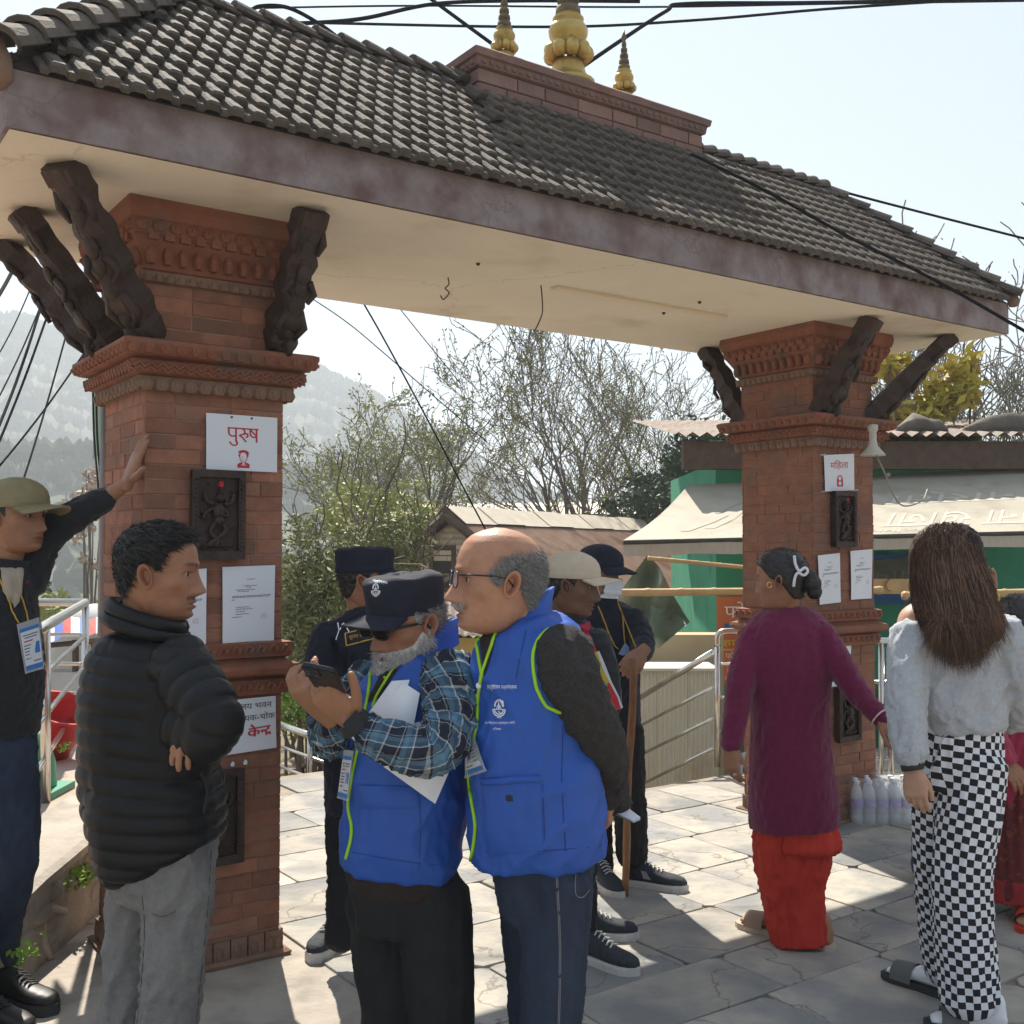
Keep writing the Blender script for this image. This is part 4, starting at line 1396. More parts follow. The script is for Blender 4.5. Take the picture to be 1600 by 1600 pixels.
awning('small_awning', (1340, 878), (1500, 862), (1500, 905), (1330, 916), 10.3, 9.4, 0.03, 'small white tarpaulin flap below the big awning', [('चिया', .1, .6, .35, .85, True)])
# poles
for (x0, y0, x1, y1, Z, r, lab) in ((955, 926, 1420, 922, 8.0, .028, 'long horizontal bamboo pole beneath the awning, left of the right pillar'), (1410, 931, 1760, 922, 7.9, .03, 'thick bamboo pole running to the right edge beyond the long-haired girl'), (1012, 872, 1180, 888, 8.3, .016, 'thin brown stick under the left end of the awning')):
 m_ = MB()
 a_, b_ = at(x0, y0, Z), at(x1, y1, Z)
 nn = 9
 pts, rs = [], []
 for i in range(nn):
  t = i / nn
  for dt, k in ((0, 1.0), (0.012, 1.18), (0.024, 1.0)):
   pts.append(a_.lerp(b_, t + dt))
   rs.append(r * k)
 m_.tube(pts, rs, 8)
 tag(m_.build('bamboo_pole', M_bamboo, smooth=True), lab, 'pole')
m_ = MB()
m_.box(at(1340, 928, 8.6), V3((.62, 0, 0)), V3((0, .1, 0)), V3((0, 0, .12)))
m_.tube([at(1394, 914, 8.58) + V3((0, -.02, 0)), at(1394, 914, 8.58) + V3((0, .05, 0))], .05, 10)
tag(m_.build('timber_beam', M_bamboo), 'brown timber beam with a round knot beside the right pillar', 'beam')
# orange banner with lettering
ban = thing('shop_banner', at(1140, 1060, SZ - .05), 'orange shop banner with white lettering on the green wall', 'banner')
m_ = MB()
bz = SZ - .06
bz = WY - .06
a_, b_ = on_y(1121, 1070, bz), on_y(1215, 932, bz)
m_.box(V3((a_.x, a_.y, a_.z)), V3((b_.x - a_.x, 0, 0)), V3((0, .012, 0)), V3((0, 0, b_.z - a_.z)))
m_.build('panel', mat('orange_print', (0.62, 0.17, 0.06), (0.55, 0.14, 0.05), 3, 0.6), ban)
m_ = MB()
m_.box(on_y(1132, 986, bz - .01), V3((.5, 0, 0)), V3((0, .006, 0)), V3((0, 0, .07)))
m_.build('blue_strip', M_blue, ban)
lm = MB()
def bplace(x0, y0, x1, y1):
 return lambda fx, fy: on_y(x0 + (x1 - x0) * fx, y1 + (y0 - y1) * fy, bz - .012)
fit_text(lm, 'फोटो', bplace(1132, 940, 1190, 965))
fit_text(lm, '+ फोटोकपी', bplace(1123, 1018, 1178, 1029))
fit_text(lm, '+ लेमिनेसन', bplace(1123, 1033, 1178, 1042))
fit_text(lm, '+ कलर', bplace(1123, 1045, 1165, 1053))
fit_text(lm, '+ स्क्यान', bplace(1123, 1057, 1165, 1066))
lm.build('white_lettering', mat('white_print', (0.8, 0.78, 0.74), None), ban, kind='stuff')
lm = MB()
fit_text(lm, 'हाम्रा', bplace(1130, 1000, 1180, 1012))
lm.add([bplace(1121, 1014, 1200, 1016)(x, y) for x, y in ((0, 0), (1, 0), (1, 1), (0, 1))], [(0, 1, 2, 3)])
lm.build('yellow_lettering', mat('yellow_print', (0.75, 0.55, 0.05), None), ban, kind='stuff')
# green tarpaulin sheet hanging by the awning
tp = MB()
n = 16
outl = [(1012, 867), (968, 925), (958, 985), (1000, 1000), (1028, 1014), (1062, 985), (1078, 972), (1052, 930), (1030, 885)]
c2 = (1015, 945)
vs, fs = [], []
R_ = 5
for r in range(R_ + 1):
 for i in range(len(outl) * 3):
  k, t = divmod(i, 3)
  p, q = outl[k], outl[(k + 1) % len(outl)]
  ox_, oy_ = p[0] + (q[0] - p[0]) * t / 3, p[1] + (q[1] - p[1]) * t / 3
  s_ = r / R_
  x, y = c2[0] + (ox_ - c2[0]) * s_, c2[1] + (oy_ - c2[1]) * s_
  vs.append(at(x, y, 9.0 + .10 * math.sin(x * .13 + y * .03) + .05 * math.sin(y * .1)))
m3 = len(outl) * 3
for r in range(R_):
 for i in range(m3):
  fs.append((r * m3 + i, r * m3 + (i + 1) % m3, (r + 1) * m3 + (i + 1) % m3, (r + 1) * m3 + i))
tp.add(vs, fs)
tag(tp.build('tarpaulin_sheet', mat('dull_green_tarp', (0.13, 0.20, 0.13), (0.24, 0.27, 0.20), 2.5, 0.45, 0.3, 10, blotch=((0.34, 0.29, 0.2), 3, .56, .7)), smooth=True), 'crumpled dull green tarpaulin hanging below the awning end', 'tarpaulin')
# wall and cream corrugated fence down the steps
m_ = MB()
a_, b_ = at(1010, 1046, 10.0), at(1122, 1000, 10.0)
m_.box(V3((a_.x - 1.2, a_.y, -1.8)), V3((b_.x - a_.x + 1.25, 0, 0)), V3((0, .3, 0)), V3((0, 0, at(1060, 992, 10).z + 1.8)))
tag(m_.build('tan_wall', mat('tan_plaster', (0.47, 0.37, 0.235), (0.55, 0.45, 0.30), 3, 0.9, 0.2, 20)), 'low tan plastered wall behind the cream metal fence', 'wall')
fe = thing('metal_fence', at(1060, 1230, 9.2), 'cream corrugated metal fence panels behind the stair railing', 'fence')
M_cream = mat('cream_sheet_metal', (0.76, 0.71, 0.56), (0.70, 0.64, 0.49), 2.5, 0.5, blotch=((0.42, 0.29, 0.16), 1.7, .62, .8))
xa, xb = at(930, 1050, 9.2).x, at(1122, 1042, 9.2).x
yy = at(1060, 1100, 9.2).y
npan = 4
for i in range(npan):
 w_ = (xb - xa) / npan
 zt_ = at(1060, 1048, 9.2).z
 prof = []
 for k in range(7):
  x = xa + i * w_ + w_ * k / 7
  s = w_ / 7
  prof += [(x + .004, 0), (x + s * .62, 0), (x + s * .7, -.014), (x + s * .9, -.014)]
 m_ = MB()
 m_.rings([[V3((x, yy + y, -1.8)) for x, y in prof], [V3((x, yy + y, zt_)) for x, y in prof]], cap=False, closed=False)
 m_.build('fence_panel', M_cream, fe)
m_ = MB()
m_.box(V3((xa, yy - .05, zt_)), V3((xb - xa, 0, 0)), V3((0, .5, 0)), V3((0, 0, .025)))
m_.build('top_ledge', mat('cream_ledge', (0.70, 0.66, 0.55), None), fe)
def rail(name, label, posts, bars, rp=0.02, rb=0.012, top=0.022, group=None):
 base = V3(posts[0][0])
 root = thing(name, base, label, 'railing', group)
 for a_, b_ in posts:
  m_ = MB()
  m_.tube([a_, b_], rp, 10)
  m_.build('post', M_steel, root, smooth=True)
 for i, (pts, big) in enumerate(bars):
  m_ = MB()
  m_.tube(pts, top if big else rb, 10)
  m_.build('top_rail' if big else 'bar', M_steel, root, smooth=True)
 return root
# stair railing right of the policeman
pb, pt = at(1121, 1198, 7.35), at(1121, 997, 7.35)
rail('stair_railing', 'stainless steel railing at the head of the steps left of the right pillar',
     [(pb, pt)],
     [([at(1114, 1019, 7.4), at(1000, 1090, 8.6)], True), ([at(1114, 1074, 7.4), at(1002, 1133, 8.6)], False), ([at(1114, 1123, 7.4), at(1004, 1178, 8.6)], False), ([at(1114, 1170, 7.4), at(1006, 1224, 8.6)], False),
      (crom([at(1121, 1010, 7.35), at(1122, 993, 7.35), at(1130, 987, 7.35), at(1150, 986, 7.35), at(1210, 985, 7.35)], 4), True),
      ([at(1121, 1038, 7.35), at(1230, 1036, 7.35)], False), ([at(1121, 1090, 7.35), at(1230, 1088, 7.35)], False), ([at(1121, 1143, 7.35), at(1230, 1142, 7.35)], False)])
rail('railing', 'stainless steel railing between the right pillar and the long-haired girl',
     [(at(1377, 1210, 7.2), at(1377, 1005, 7.2)), (at(1392, 1212, 7.2), at(1392, 1005, 7.2)), (at(1500, 1212, 7.2), at(1500, 1003, 7.2))],
     [([at(1300, 1003, 7.2), at(1390, 1001, 7.2), at(1700, 996, 7.2)], True), ([at(1300, 1066, 7.2), at(1700, 1064, 7.2)], False), ([at(1300, 1130, 7.2), at(1700, 1130, 7.2)], False), ([at(1300, 1185, 7.2), at(1700, 1186, 7.2)], False)])
# low railing beside the left pillar
rail('railing', 'low stainless steel railing descending beside the left pillar',
     [(at(484, 1262, 8.1), at(484, 1150, 8.1)), (at(405, 1245, 8.7), at(405, 1118, 8.7)), (at(560, 1300, 7.6), at(560, 1178, 7.6))],
     [([at(395, 1117, 8.8), at(560, 1176, 7.6)], True), ([at(395, 1150, 8.8), at(560, 1211, 7.6)], False), ([at(395, 1182, 8.8), at(560, 1243, 7.6)], False), ([at(395, 1213, 8.8), at(560, 1275, 7.6)], False)], top=0.026)
# dark stone heap behind it
hm = MB()
for i in range(26):
 c = at(490 + fr_.uniform(-45, 30), 1215 + fr_.uniform(-35, 30), 10.4 + fr_.uniform(-.2, .4))
 s = fr_.uniform(.05, .12)
 hm.sphere(c, s, 7, 5, (1.3, 1, .6))
tag(hm.build('rubble', M_wallstone, kind='stuff'), 'dark rubble heap below the low railing', 'rubble')
# ------------------------------------------------------------------ low wall, terrace and steel railing on the left
lw = thing('low_wall', (-1.75, 4.2, 0), 'low rough stone wall with a worn concrete top at the left edge', 'wall')
m_ = MB()
NY = 18
def wtop(y):
 return 0.26 + 0.10 * min(1, max(0, (y - 3.2) / 1.6))
front, rim, back = [], [], []
rows = []
for i in range(NY + 1):
 y = 1.6 + (6.6 - 1.6) * i / NY
 x = -1.755 + 0.02 * noise.noise(V3((y * 3, 0, 0)))
 rows.append([V3((x + .02, y, -.02)), V3((x + .025 * noise.noise(V3((y * 5, 1, 0))), y, wtop(y) * .5)), V3((x, y, wtop(y) - .05)), V3((x + .012, y, wtop(y) - .012)), V3((x - .02, y, wtop(y))), V3((x - .34, y, wtop(y) + .01))])
wr = MB()
wr.rings([[r[0], r[1], r[2]] for r in rows], cap=False, closed=False)
wr.build('stone_face', M_wallstone, lw)
wr = MB()
wr.rings([[r[2], r[3], r[4], r[5]] for r in rows], cap=False, closed=False)
wr.build('concrete_top', M_conc, lw)
sr = random.Random(17)
for i in range(34):
 y = 2.6 + 4.0 * sr.random()
 z = sr.uniform(.03, wtop(y) - .1)
 s = MB()
 w_, h_ = sr.uniform(.05, .12), sr.uniform(.025, .05)
 s.sphere(V3((-1.752, y, z)), 1.0, 7, 5, (.018, w_, h_))
 s.build('stone', M_wallstone, lw)
tr = MB()
tr.quad(V3((-2.09, 1.6, .352)), V3((-9, 1.6, .352)), V3((-9, 8.2, .352)), V3((-2.09, 8.2, .352)))
tr.quad(V3((-2.09, 8.2, .352)), V3((-9, 8.2, .352)), V3((-9, 8.2, -4)), V3((-2.09, 8.2, -4)))
tr.quad(V3((-2.09, 6.6, .352)), V3((-1.75, 6.6, .352)), V3((-1.75, 6.6, -2.5)), V3((-2.09, 6.6, -2.5)))
tr.quad(V3((-2.09, 6.6, .352)), V3((-2.09, 8.2, .352)), V3((-2.09, 8.2, -4)), V3((-2.09, 6.6, -4)))
terrace = tr.build('terrace', mat('terrace_floor', (0.31, 0.25, 0.20), (0.40, 0.335, 0.275), 3, 0.9, 0.3, 30, blotch=((0.42, 0.22, 0.17), 2.2, .52, .66)), kind='structure')
T0 = 0.352
r1b = atz(71, 1254, T0)
d1 = pix(r1b)[2]
r1t = at(71, 985, d1)
zt1 = r1t.z
r2t = atz(134, 946, zt1)
d2 = pix(r2t)[2]
r2b = V3((r2t.x, r2t.y, T0))
dr = (r2t - r1t)
bars = [([r1t - dr * .75 + ZD * .02, r1t + ZD * .02, r2t + ZD * .02], True)]
for k in (.25, .50, .75):
 o_ = ZD * (-(zt1 - T0) * k)
 bars.append(([r1t - dr * .75 + o_, r2t + o_], False))
 bars.append(([r2t + o_ * .97, r2t + V3((-3.0, 0.35, 0)) + o_ * .97], False))
bars.append(([r2t + ZD * .02, r2t + V3((-3.0, 0.35, .02))], True))
rail('railing', 'stainless steel railing with a corner on the terrace at the left edge', [(r1b, r1t), (r2b, r2t), (r2b + V3((-1.6, .18, 0)), r2t + V3((-1.6, .18, 0)))], bars, rp=.024, rb=.013, top=.027)
# red tub, lying askew
tub = thing('red_tub', at(88, 1150, 5.9), 'red plastic tub tipped on the terrace behind the steel railing', 'tub')
Mred = mat('red_plastic', (0.42, 0.018, 0.022), (0.50, 0.03, 0.03), 4, 0.4)
c = at(86, 1130, 6.1)
c.z = T0 + .17
ax = V3((0.45, -.25, .86)).normalized()
sx = ax.orthogonal().normalized()
sy = ax.cross(sx)
pr = [(.10, -.15), (.115, -.145), (.15, .13), (.165, .135), (.166, .15), (.15, .15), (.14, .12), (.10, -.13), (.02, -.132)]
m_ = MB()
m_.rings([[c + ax * z + (sx * math.copysign(abs(math.cos(a)) ** .7, math.cos(a)) + sy * math.copysign(abs(math.sin(a)) ** .7, math.sin(a))) * r for a in [2 * math.pi * k / 20 for k in range(20)]] for r, z in pr])
m_.build('tub_body', Mred, tub, smooth=True)
m_ = MB()
m_.tube(crom([c + ax * .13 + sx * .165, c + ax * .02 + sx * .19, c - ax * .06 + sx * .15], 5), .012, 6)
m_.build('handle', Mred, tub, smooth=True)
# green planter
pl = atz(66, 1248, T0) + V3((-.1, .1, 0))
grp = thing('green_planter', pl, 'green plastic pot with a wide square foot by the railing post', 'planter')
Mgr = mat('green_plastic', (0.06, 0.26, 0.16), (0.08, 0.31, 0.20), 4, 0.45)
m_ = MB()
m_.lathe(pl, [(.115, .03), (.12, .05), (.11, .16), (.085, .24), (.055, .29), (.045, .30), (.03, .30), (.03, .27), (.002, .27)], 20)
m_.build('pot', Mgr, grp, smooth=True)
m_ = MB()
m_.box(pl + V3((-.16, -.14, .0)), V3((.32, 0, 0)), V3((0, .28, 0)), V3((0, 0, .035)))
m_.build('foot', Mgr, grp)
def weeds(px, py, Z, n, s, lm, label, seed, name='weed'):
 rt = random.Random(seed)
 p0 = at(px, py, Z) if Z else atz(px, py, 0)
 mb = MB()
 for i in range(n):
  p = p0 + V3((rt.gauss(0, s * .5), rt.gauss(0, s * .8), 0))
  d = V3((rt.gauss(.2, .6), rt.gauss(-.2, .6), rt.uniform(.2, 1.0))).normalized()
  l = s * rt.uniform(.3, .9)
  w = d.orthogonal().normalized() * l * .22
  q = p + V3((rt.gauss(0, s * .2), rt.gauss(0, s * .2), rt.uniform(0, s)))
  mb.add([q, q + d * l * .5 + w, q + d * l + V3((0, 0, -l * .2)), q + d * l * .5 - w], [(0, 1, 2, 3)])
 for i in range(max(3, n // 10)):
  mb.tube([p0 + V3((rt.gauss(0, s * .3), rt.gauss(0, s * .3), -.01)), p0 + V3((rt.gauss(0, s * .5), rt.gauss(0, s * .5), s))], [.004, .002], 4)
 return tag(mb.build(name, lm, kind='stuff'), label, 'weed')
weeds(112, 1385, 4.35, 240, .07, L_bright, 'leafy weeds with yellowing leaves growing from the low wall', 1)
weeds(125, 1350, 4.5, 60, .05, L_yellow, 'yellowed weeds at the top of the low wall beside the puffer jacket', 2)
weeds(40, 1500, 3.75, 50, .045, L_bright, 'small green weed at the foot of the low wall by the leaning man', 3)
weeds(100, 1172, 5.75, 40, .035, L_bright, 'tiny green weed on the terrace floor near the red tub', 4)
# pipe bend rising from the ground by the wall
m_ = MB()
m_.tube(crom([atz(78, 1500, 0), at(66, 1470, 4.02), at(68, 1435, 4.06), at(82, 1420, 4.1), at(100, 1424, 4.2)], 5), .016, 8)
tag(m_.build('bent_pipe', mat('rusty_pipe', (0.33, 0.26, 0.20), (0.42, 0.33, 0.24), 12, 0.6), smooth=True), 'bent grey pipe sticking out at the foot of the low wall', 'pipe')
m_ = MB()
p = atz(93, 1462, .0) + V3((0, .2, .002))
rt = random.Random(8)
m_.add([p + V3((x, y, z)) for x, y, z in ((0, 0, 0), (.03, .01, .015), (.045, .04, .005), (.02, .06, .02), (-.01, .04, .008))], [(0, 1, 2, 3, 4)])
tag(m_.build('red_wrapper', mat('red_foil', (0.6, 0.05, 0.07), None, rough=.4)), 'crumpled red wrapper on the ground by the low wall', 'litter')
# grey pole and green sign board beside the left pillar
pp = atz(153, 1425, 0)
pole = thing('steel_pole', pp, 'grey steel pole standing close behind the left pillar', 'pole')
m_ = MB()
m_.tube([pp, V3((pp.x, pp.y, 1.52)), V3((pp.x, pp.y, 2.75))], .017, 10)
m_.build('post', mat('grey_steel', (0.22, 0.22, 0.21), (0.28, 0.27, 0.26), 8, .5, metal=.3), pole, smooth=True)
m_ = MB()
for k, (x0, x1) in enumerate(((145, 148), (150, 152))):
 m_.tube(crom([at(x0, 560, 4.9), at(x0 + 2, 680, 4.9), at(x1 + 8, 800, 4.9), at(158, 1000, 4.9)], 4), .005, 5)
m_.build('cable', mat('black_cable', (0.02, 0.02, 0.022), None, rough=.5), pole, kind='stuff')
m_ = MB()
sgn = [at(145, 716, 5.3), at(175, 690, 5.1), at(175, 596, 5.1), at(147, 612, 5.3)]
m_.box8([sgn[0], sgn[1], sgn[1] + V3((0, .02, 0)), sgn[0] + V3((0, .02, 0)), sgn[3], sgn[2], sgn[2] + V3((0, .02, 0)), sgn[3] + V3((0, .02, 0))])
tag(m_.build('green_board', mat('green_board_paint', (0.16, 0.27, 0.16), (0.2, 0.32, 0.2), 4, .6)), 'green sign board edge seen behind the left pillar', 'sign')
# market canopy down the slope
mk = thing('market_canopy', at(100, 1040, 11), 'striped red, white and blue canopy over a stall below the railing', 'canopy')
cols = [mat('canopy_red', (0.45, 0.06, 0.05), None, rough=.7), mat('canopy_white', (0.7, 0.68, 0.64), None, rough=.7), mat('canopy_blue', (0.05, 0.12, 0.4), None, rough=.7)]
m_ = MB()
for i in range(12):
 m_.cur = i % 3
 x0, x1 = 20 + i * 13, 20 + (i + 1) * 13
 y0 = lambda x: 985 - (x - 20) * .18 + 5 * math.sin(x * .1)
 m_.add([at(x0, y0(x0), 12), at(x1, y0(x1), 12), at(x1, y0(x1) + 24, 10.8), at(x0, y0(x0) + 26, 10.8)], [(0, 1, 2, 3)])
m_.build('cloth', cols, mk)
m_ = MB()
for x in (48, 118, 160):
 m_.tube([at(x, 1000, 11), at(x, 1160, 11)], .035, 6)
m_.tube([at(40, 1012, 10.95), at(165, 1000, 10.95)], .03, 6)
m_.build('timber_frame', M_oldwood, mk, kind='stuff')
m_ = MB()
m_.box(at(60, 1105, 10.9), V3((.6, 0, 0)), V3((0, .3, 0)), V3((0, 0, .35)))
m_.build('white_crate', mat('stall_cloth', (0.5, 0.5, 0.5), (0.42, 0.42, 0.42), 5, .8), mk)
tn = MB()
c = at(150, 985, 13)
tn.rings([[c + V3((.5 * math.cos(a) * s, .5 * math.sin(a) * s, z)) for a in [2 * math.pi * k / 14 for k in range(14)]] for s, z in ((1.0, -.8), (1.0, 0), (.85, .16), (.5, .28), (.1, .32))])
tag(tn.build('dome_tent', mat('grey_tent', (0.5, 0.5, 0.48), (0.42, 0.42, 0.4), 3, .8), smooth=True), 'pale grey domed tent top left of the left pillar', 'tent')
# ------------------------------------------------------------------ overhead wires
M_wire = mat('black_wire', (0.012, 0.012, 0.014), None, rough=.95, spec=.05)
def wire(pts, r, label):
 m_ = MB()
 m_.tube(crom([at(*p) for p in pts], 8), r, 6)
 return tag(m_.build('overhead_wire', M_wire, smooth=True), label, 'wire', 'overhead wires')
wire([(330, 14, 9), (640, 9, 9), (1000, 11, 9), (1300, 6, 9), (1700, 0, 9)], .008, 'thin wire running level along the very top edge of the view')
wire([(420, 34, 8), (850, 42, 8), (1080, 32, 8), (1320, 12, 8), (1700, -12, 8)], .010, 'wire crossing behind the two left pinnacles at spire height')
wire([(655, -15, 7.2), (760, 62, 7), (862, 135, 6.6)], .013, 'thick cable dropping from the top edge to the big pinnacle from the left')
wire([(870, 132, 6.6), (960, 70, 7), (1040, 18, 7.4), (1075, 6, 7.5), (1300, 4, 7.6), (1700, -6, 7.8)], .014, 'thick cable rising from the big pinnacle and bending level to the right')
wire([(388, 22, 6), (405, 10, 6), (450, 12, 6), (500, 38, 6), (540, 68, 6)], .011, 'looped cable end curling over the left part of the ridge')
wire([(440, 38, 6.2), (560, 30, 6.4), (680, 6, 6.8), (820, 1, 7), (1000, 2, 7)], .012, 'sagging cable just above the looped one at the top edge')
wire([(1084, 228, 6.8), (1300, 295, 7), (1700, 398, 7.4)], .008, 'wire slanting down to the right edge above the roof')
wire([(1080, 240, 5.25), (1200, 300, 5.2), (1330, 372, 5.2), (1480, 448, 5.2), (1700, 575, 5.2)], .008, 'cable hanging low across the front of the right roof slope')
wire([(560, 88, 8), (660, 108, 8), (745, 128, 8)], .007, 'short thin wire behind the ridge left of the brick block')
wire([(470, 455, 9), (540, 502, 9), (605, 556, 9), (760, 690, 9.5)], .005, 'thin wire below the soffit nearest the left pillar')
wire([(560, 460, 9), (600, 530, 9), (665, 650, 9), (760, 830, 9.4)], .008, 'dark steep wire seen below the middle of the soffit')
wire([(615, 470, 10), (655, 520, 10), (720, 600, 10)], .005, 'faint thin wire right of the steep wire below the soffit')
for i, (x0, y0, x1, y1, r) in enumerate(((40, 380, -30, 500, .02), (64, 480, -12, 690, .014), (82, 430, -12, 640, .008), (92, 440, -14, 720, .012), (120, 460, 30, 770, .009), (165, 500, -15, 745, .009), (60, 420, -15, 575, .007))):
 m_ = MB()
 wire([(x0 + (x1 - x0) * t, y0 + (y1 - y0) * t + 10 * math.sin(math.pi * t), 9 - 2 * t) for t in (0, .25, .5, .75, 1)], r * .8, ('topmost thick cable in the left bundle below the eave', 'thick cable in the middle of the left bundle', 'thin cable second from the eave in the left bundle', 'knotted cable of the left bundle above the cap', 'steep rightmost cable of the left bundle', 'slack cable crossing the others in the left bundle', 'thinnest cable high in the left bundle')[i])
# ------------------------------------------------------------------ hazy air
hz = MB()
hz.box(V3((-1500, -80, -60)), V3((3000, 0, 0)), V3((0, 2900, 0)), V3((0, 0, 155)))
hm_ = bpy.data.materials.new('pale_haze')
hm_.use_nodes = True
hn = hm_.node_tree.nodes
hn.remove(hn['Principled BSDF'])
pv = hn.new('ShaderNodeVolumePrincipled')
pv.inputs['Color'].default_value = (0.86, 0.94, 1.0, 1)
pv.inputs['Density'].default_value = 0.0019
pv.inputs['Anisotropy'].default_value = 0.25
hm_.node_tree.links.new(pv.outputs[0], hn['Material Output'].inputs['Volume'])
tag(hz.build('haze', hm_, kind='stuff'), 'pale bluish haze over the valley and hills', 'haze')
# ------------------------------------------------------------------ people: shape library
def remesh(mb, voxel, smooth=4, factor=0.5):
 """fuse overlapping closed shapes into one continuous skin; returns (verts Nx3, faces)"""
 me = bpy.data.meshes.new('tmp')
 me.from_pydata(mb.v, [], mb.f)
 o = bpy.data.objects.new('tmp', me)
 COL.objects.link(o)
 r = o.modifiers.new('r', 'REMESH')
 r.mode = 'VOXEL'
 r.voxel_size = voxel
 if smooth:
  s = o.modifiers.new('s', 'SMOOTH')
  s.factor = factor
  s.iterations = smooth
 dg = bpy.context.evaluated_depsgraph_get()
 ev = o.evaluated_get(dg)
 m2 = ev.to_mesh()
 n = len(m2.vertices)
 V = np.empty(n * 3)
 m2.vertices.foreach_get('co', V)
 V = V.reshape(-1, 3)
 F = [tuple(p.vertices) for p in m2.polygons]
 ev.to_mesh_clear()
 bpy.data.objects.remove(o)
 bpy.data.meshes.remove(me)
 return V, F
def normals(V, F):
 N = np.zeros_like(V)
 Q = np.array([(f[0], f[1], f[2], f[3] if len(f) > 3 else f[2]) for f in F])
 n = np.cross(V[Q[:, 2]] - V[Q[:, 0]], V[Q[:, 3]] - V[Q[:, 1]]) if len(Q) else np.zeros((0, 3))
 for k in range(4):
  np.add.at(N, Q[:, k], n)
 l = np.linalg.norm(N, axis=1, keepdims=True)
 return N / np.maximum(l, 1e-12)
def wav(V, seed, freq, stretch=(1, 1, 1), n=7):
 """smooth random field in -1..1"""
 r = np.random.RandomState(seed)
 P = V * np.array(stretch)
 out = np.zeros(len(V))
 for i in range(n):
  d = r.normal(size=3)
  d /= np.linalg.norm(d)
  f = freq * (0.6 + 0.9 * r.rand())
  out += np.sin(P @ d * f + r.rand() * 6.28 + 1.3 * np.sin(P @ np.roll(d, 1) * f * 0.6 + r.rand() * 6))
 return out / math.sqrt(n) * 0.8
def folds(V, F, seed, amp, freq=26, stretch=(1, 1, 1), sharp=True):
 N = normals(V, F)
 w = wav(V, seed, freq * 3.0, stretch)
 if sharp:
  w = 1 - 2 * np.abs(w) ** 0.7
 return V + N * (amp * w)[:, None]
def mk(name, V, F, m, parent, smooth=True, attr=None, attr_name='tint', kind=None, vec=None):
 me = bpy.data.meshes.new(name)
 me.from_pydata([tuple(v) for v in V], [], F)
 if smooth:
  me.polygons.foreach_set('use_smooth', [True] * len(me.polygons))
 if attr is not None:
  ca = me.color_attributes.new(attr_name, 'FLOAT_COLOR', 'POINT')
  A = np.ones((len(V), 4))
  A[:, :3] = attr
  ca.data.foreach_set('color', A.ravel())
 if vec is not None:
  va = me.attributes.new('weave', 'FLOAT_VECTOR', 'POINT')
  va.data.foreach_set('vector', np.asarray(vec, dtype=float).ravel())
 me.update()
 return link(name, me, m, parent, kind)
def rows_loft(mb, rows, n=24, p=2.3, yaw=0.0):
 """rows = [(xl, yl, xr, yr, Z, depth half)] silhouette rows of the photograph at real depth"""
 secs = []
 for (xl, yl, xr, yr, Z, dp) in rows:
  a, b = at(xl, yl, Z), at(xr, yr, Z)
  secs.append(((a + b) / 2, (b - a) / 2, dp))
 # resample
 C = crom([s[0] for s in secs], 4)
 S = crom([s[1] for s in secs], 4)
 D = cromf([s[2] for s in secs], 4)
 rings = []
 e = 2.0 / p
 for c, s, d in zip(C, S, D):
  dy = V3((0, 1, 0)) * d
  ring = []
  for k in range(n):
   a = 2 * math.pi * k / n
   ca, sa = math.cos(a), math.sin(a)
   ring.append(c + s * math.copysign(abs(ca) ** e, ca) + dy * math.copysign(abs(sa) ** e, sa))
  rings.append(ring)
 mb.rings(rings)
def limb(mb, pts, radii, n=14, k=5):
 """pts = world points or (px, py, Z)"""
 P = [p if isinstance(p, Vector) else at(*p) for p in pts]
 C = crom(P, k)
 R = cromf(radii, k)
 # rounded ends
 t0 = (C[0] - C[1]).normalized()
 t1 = (C[-1] - C[-2]).normalized()
 C = [C[0] + t0 * R[0] * 0.55] + [C[0] + t0 * R[0] * 0.35] + C + [C[-1] + t1 * R[-1] * 0.35, C[-1] + t1 * R[-1] * 0.55]
 R = [R[0] * 0.35, R[0] * 0.8] + R + [R[-1] * 0.8, R[-1] * 0.35]
 mb.tube(C, [max(0.003, r) for r in R], n)
def frame(fwd, pitch=0.0, roll=0.0):
 """columns right, forward, up"""
 f = V3(fwd).normalized()
 up = V3((0, 0, 1))
 r = f.cross(up).normalized()
 u = r.cross(f).normalized()
 M = Matrix((r, f, u)).transposed()
 return M @ Matrix.Rotation(pitch, 3, 'X') @ Matrix.Rotation(roll, 3, 'Y')
_HT = np.array([  # z, front, back, half width
 (-.118, .030, .006, .018), (-.112, .066, .020, .037), (-.100, .080, .040, .050), (-.085, .083, .056, .058), (-.065, .0855, .072, .0655), (-.045, .085, .083, .070),
 (-.02, .0855, .093, .0745), (.005, .089, .100, .0775), (.025, .0935, .102, .078), (.045, .092, .101, .077), (.065, .087, .096, .0735), (.085, .077, .083, .066),
 (.100, .062, .066, .054), (.112, .036, .040, .034), (.118, .008, .008, .008)])
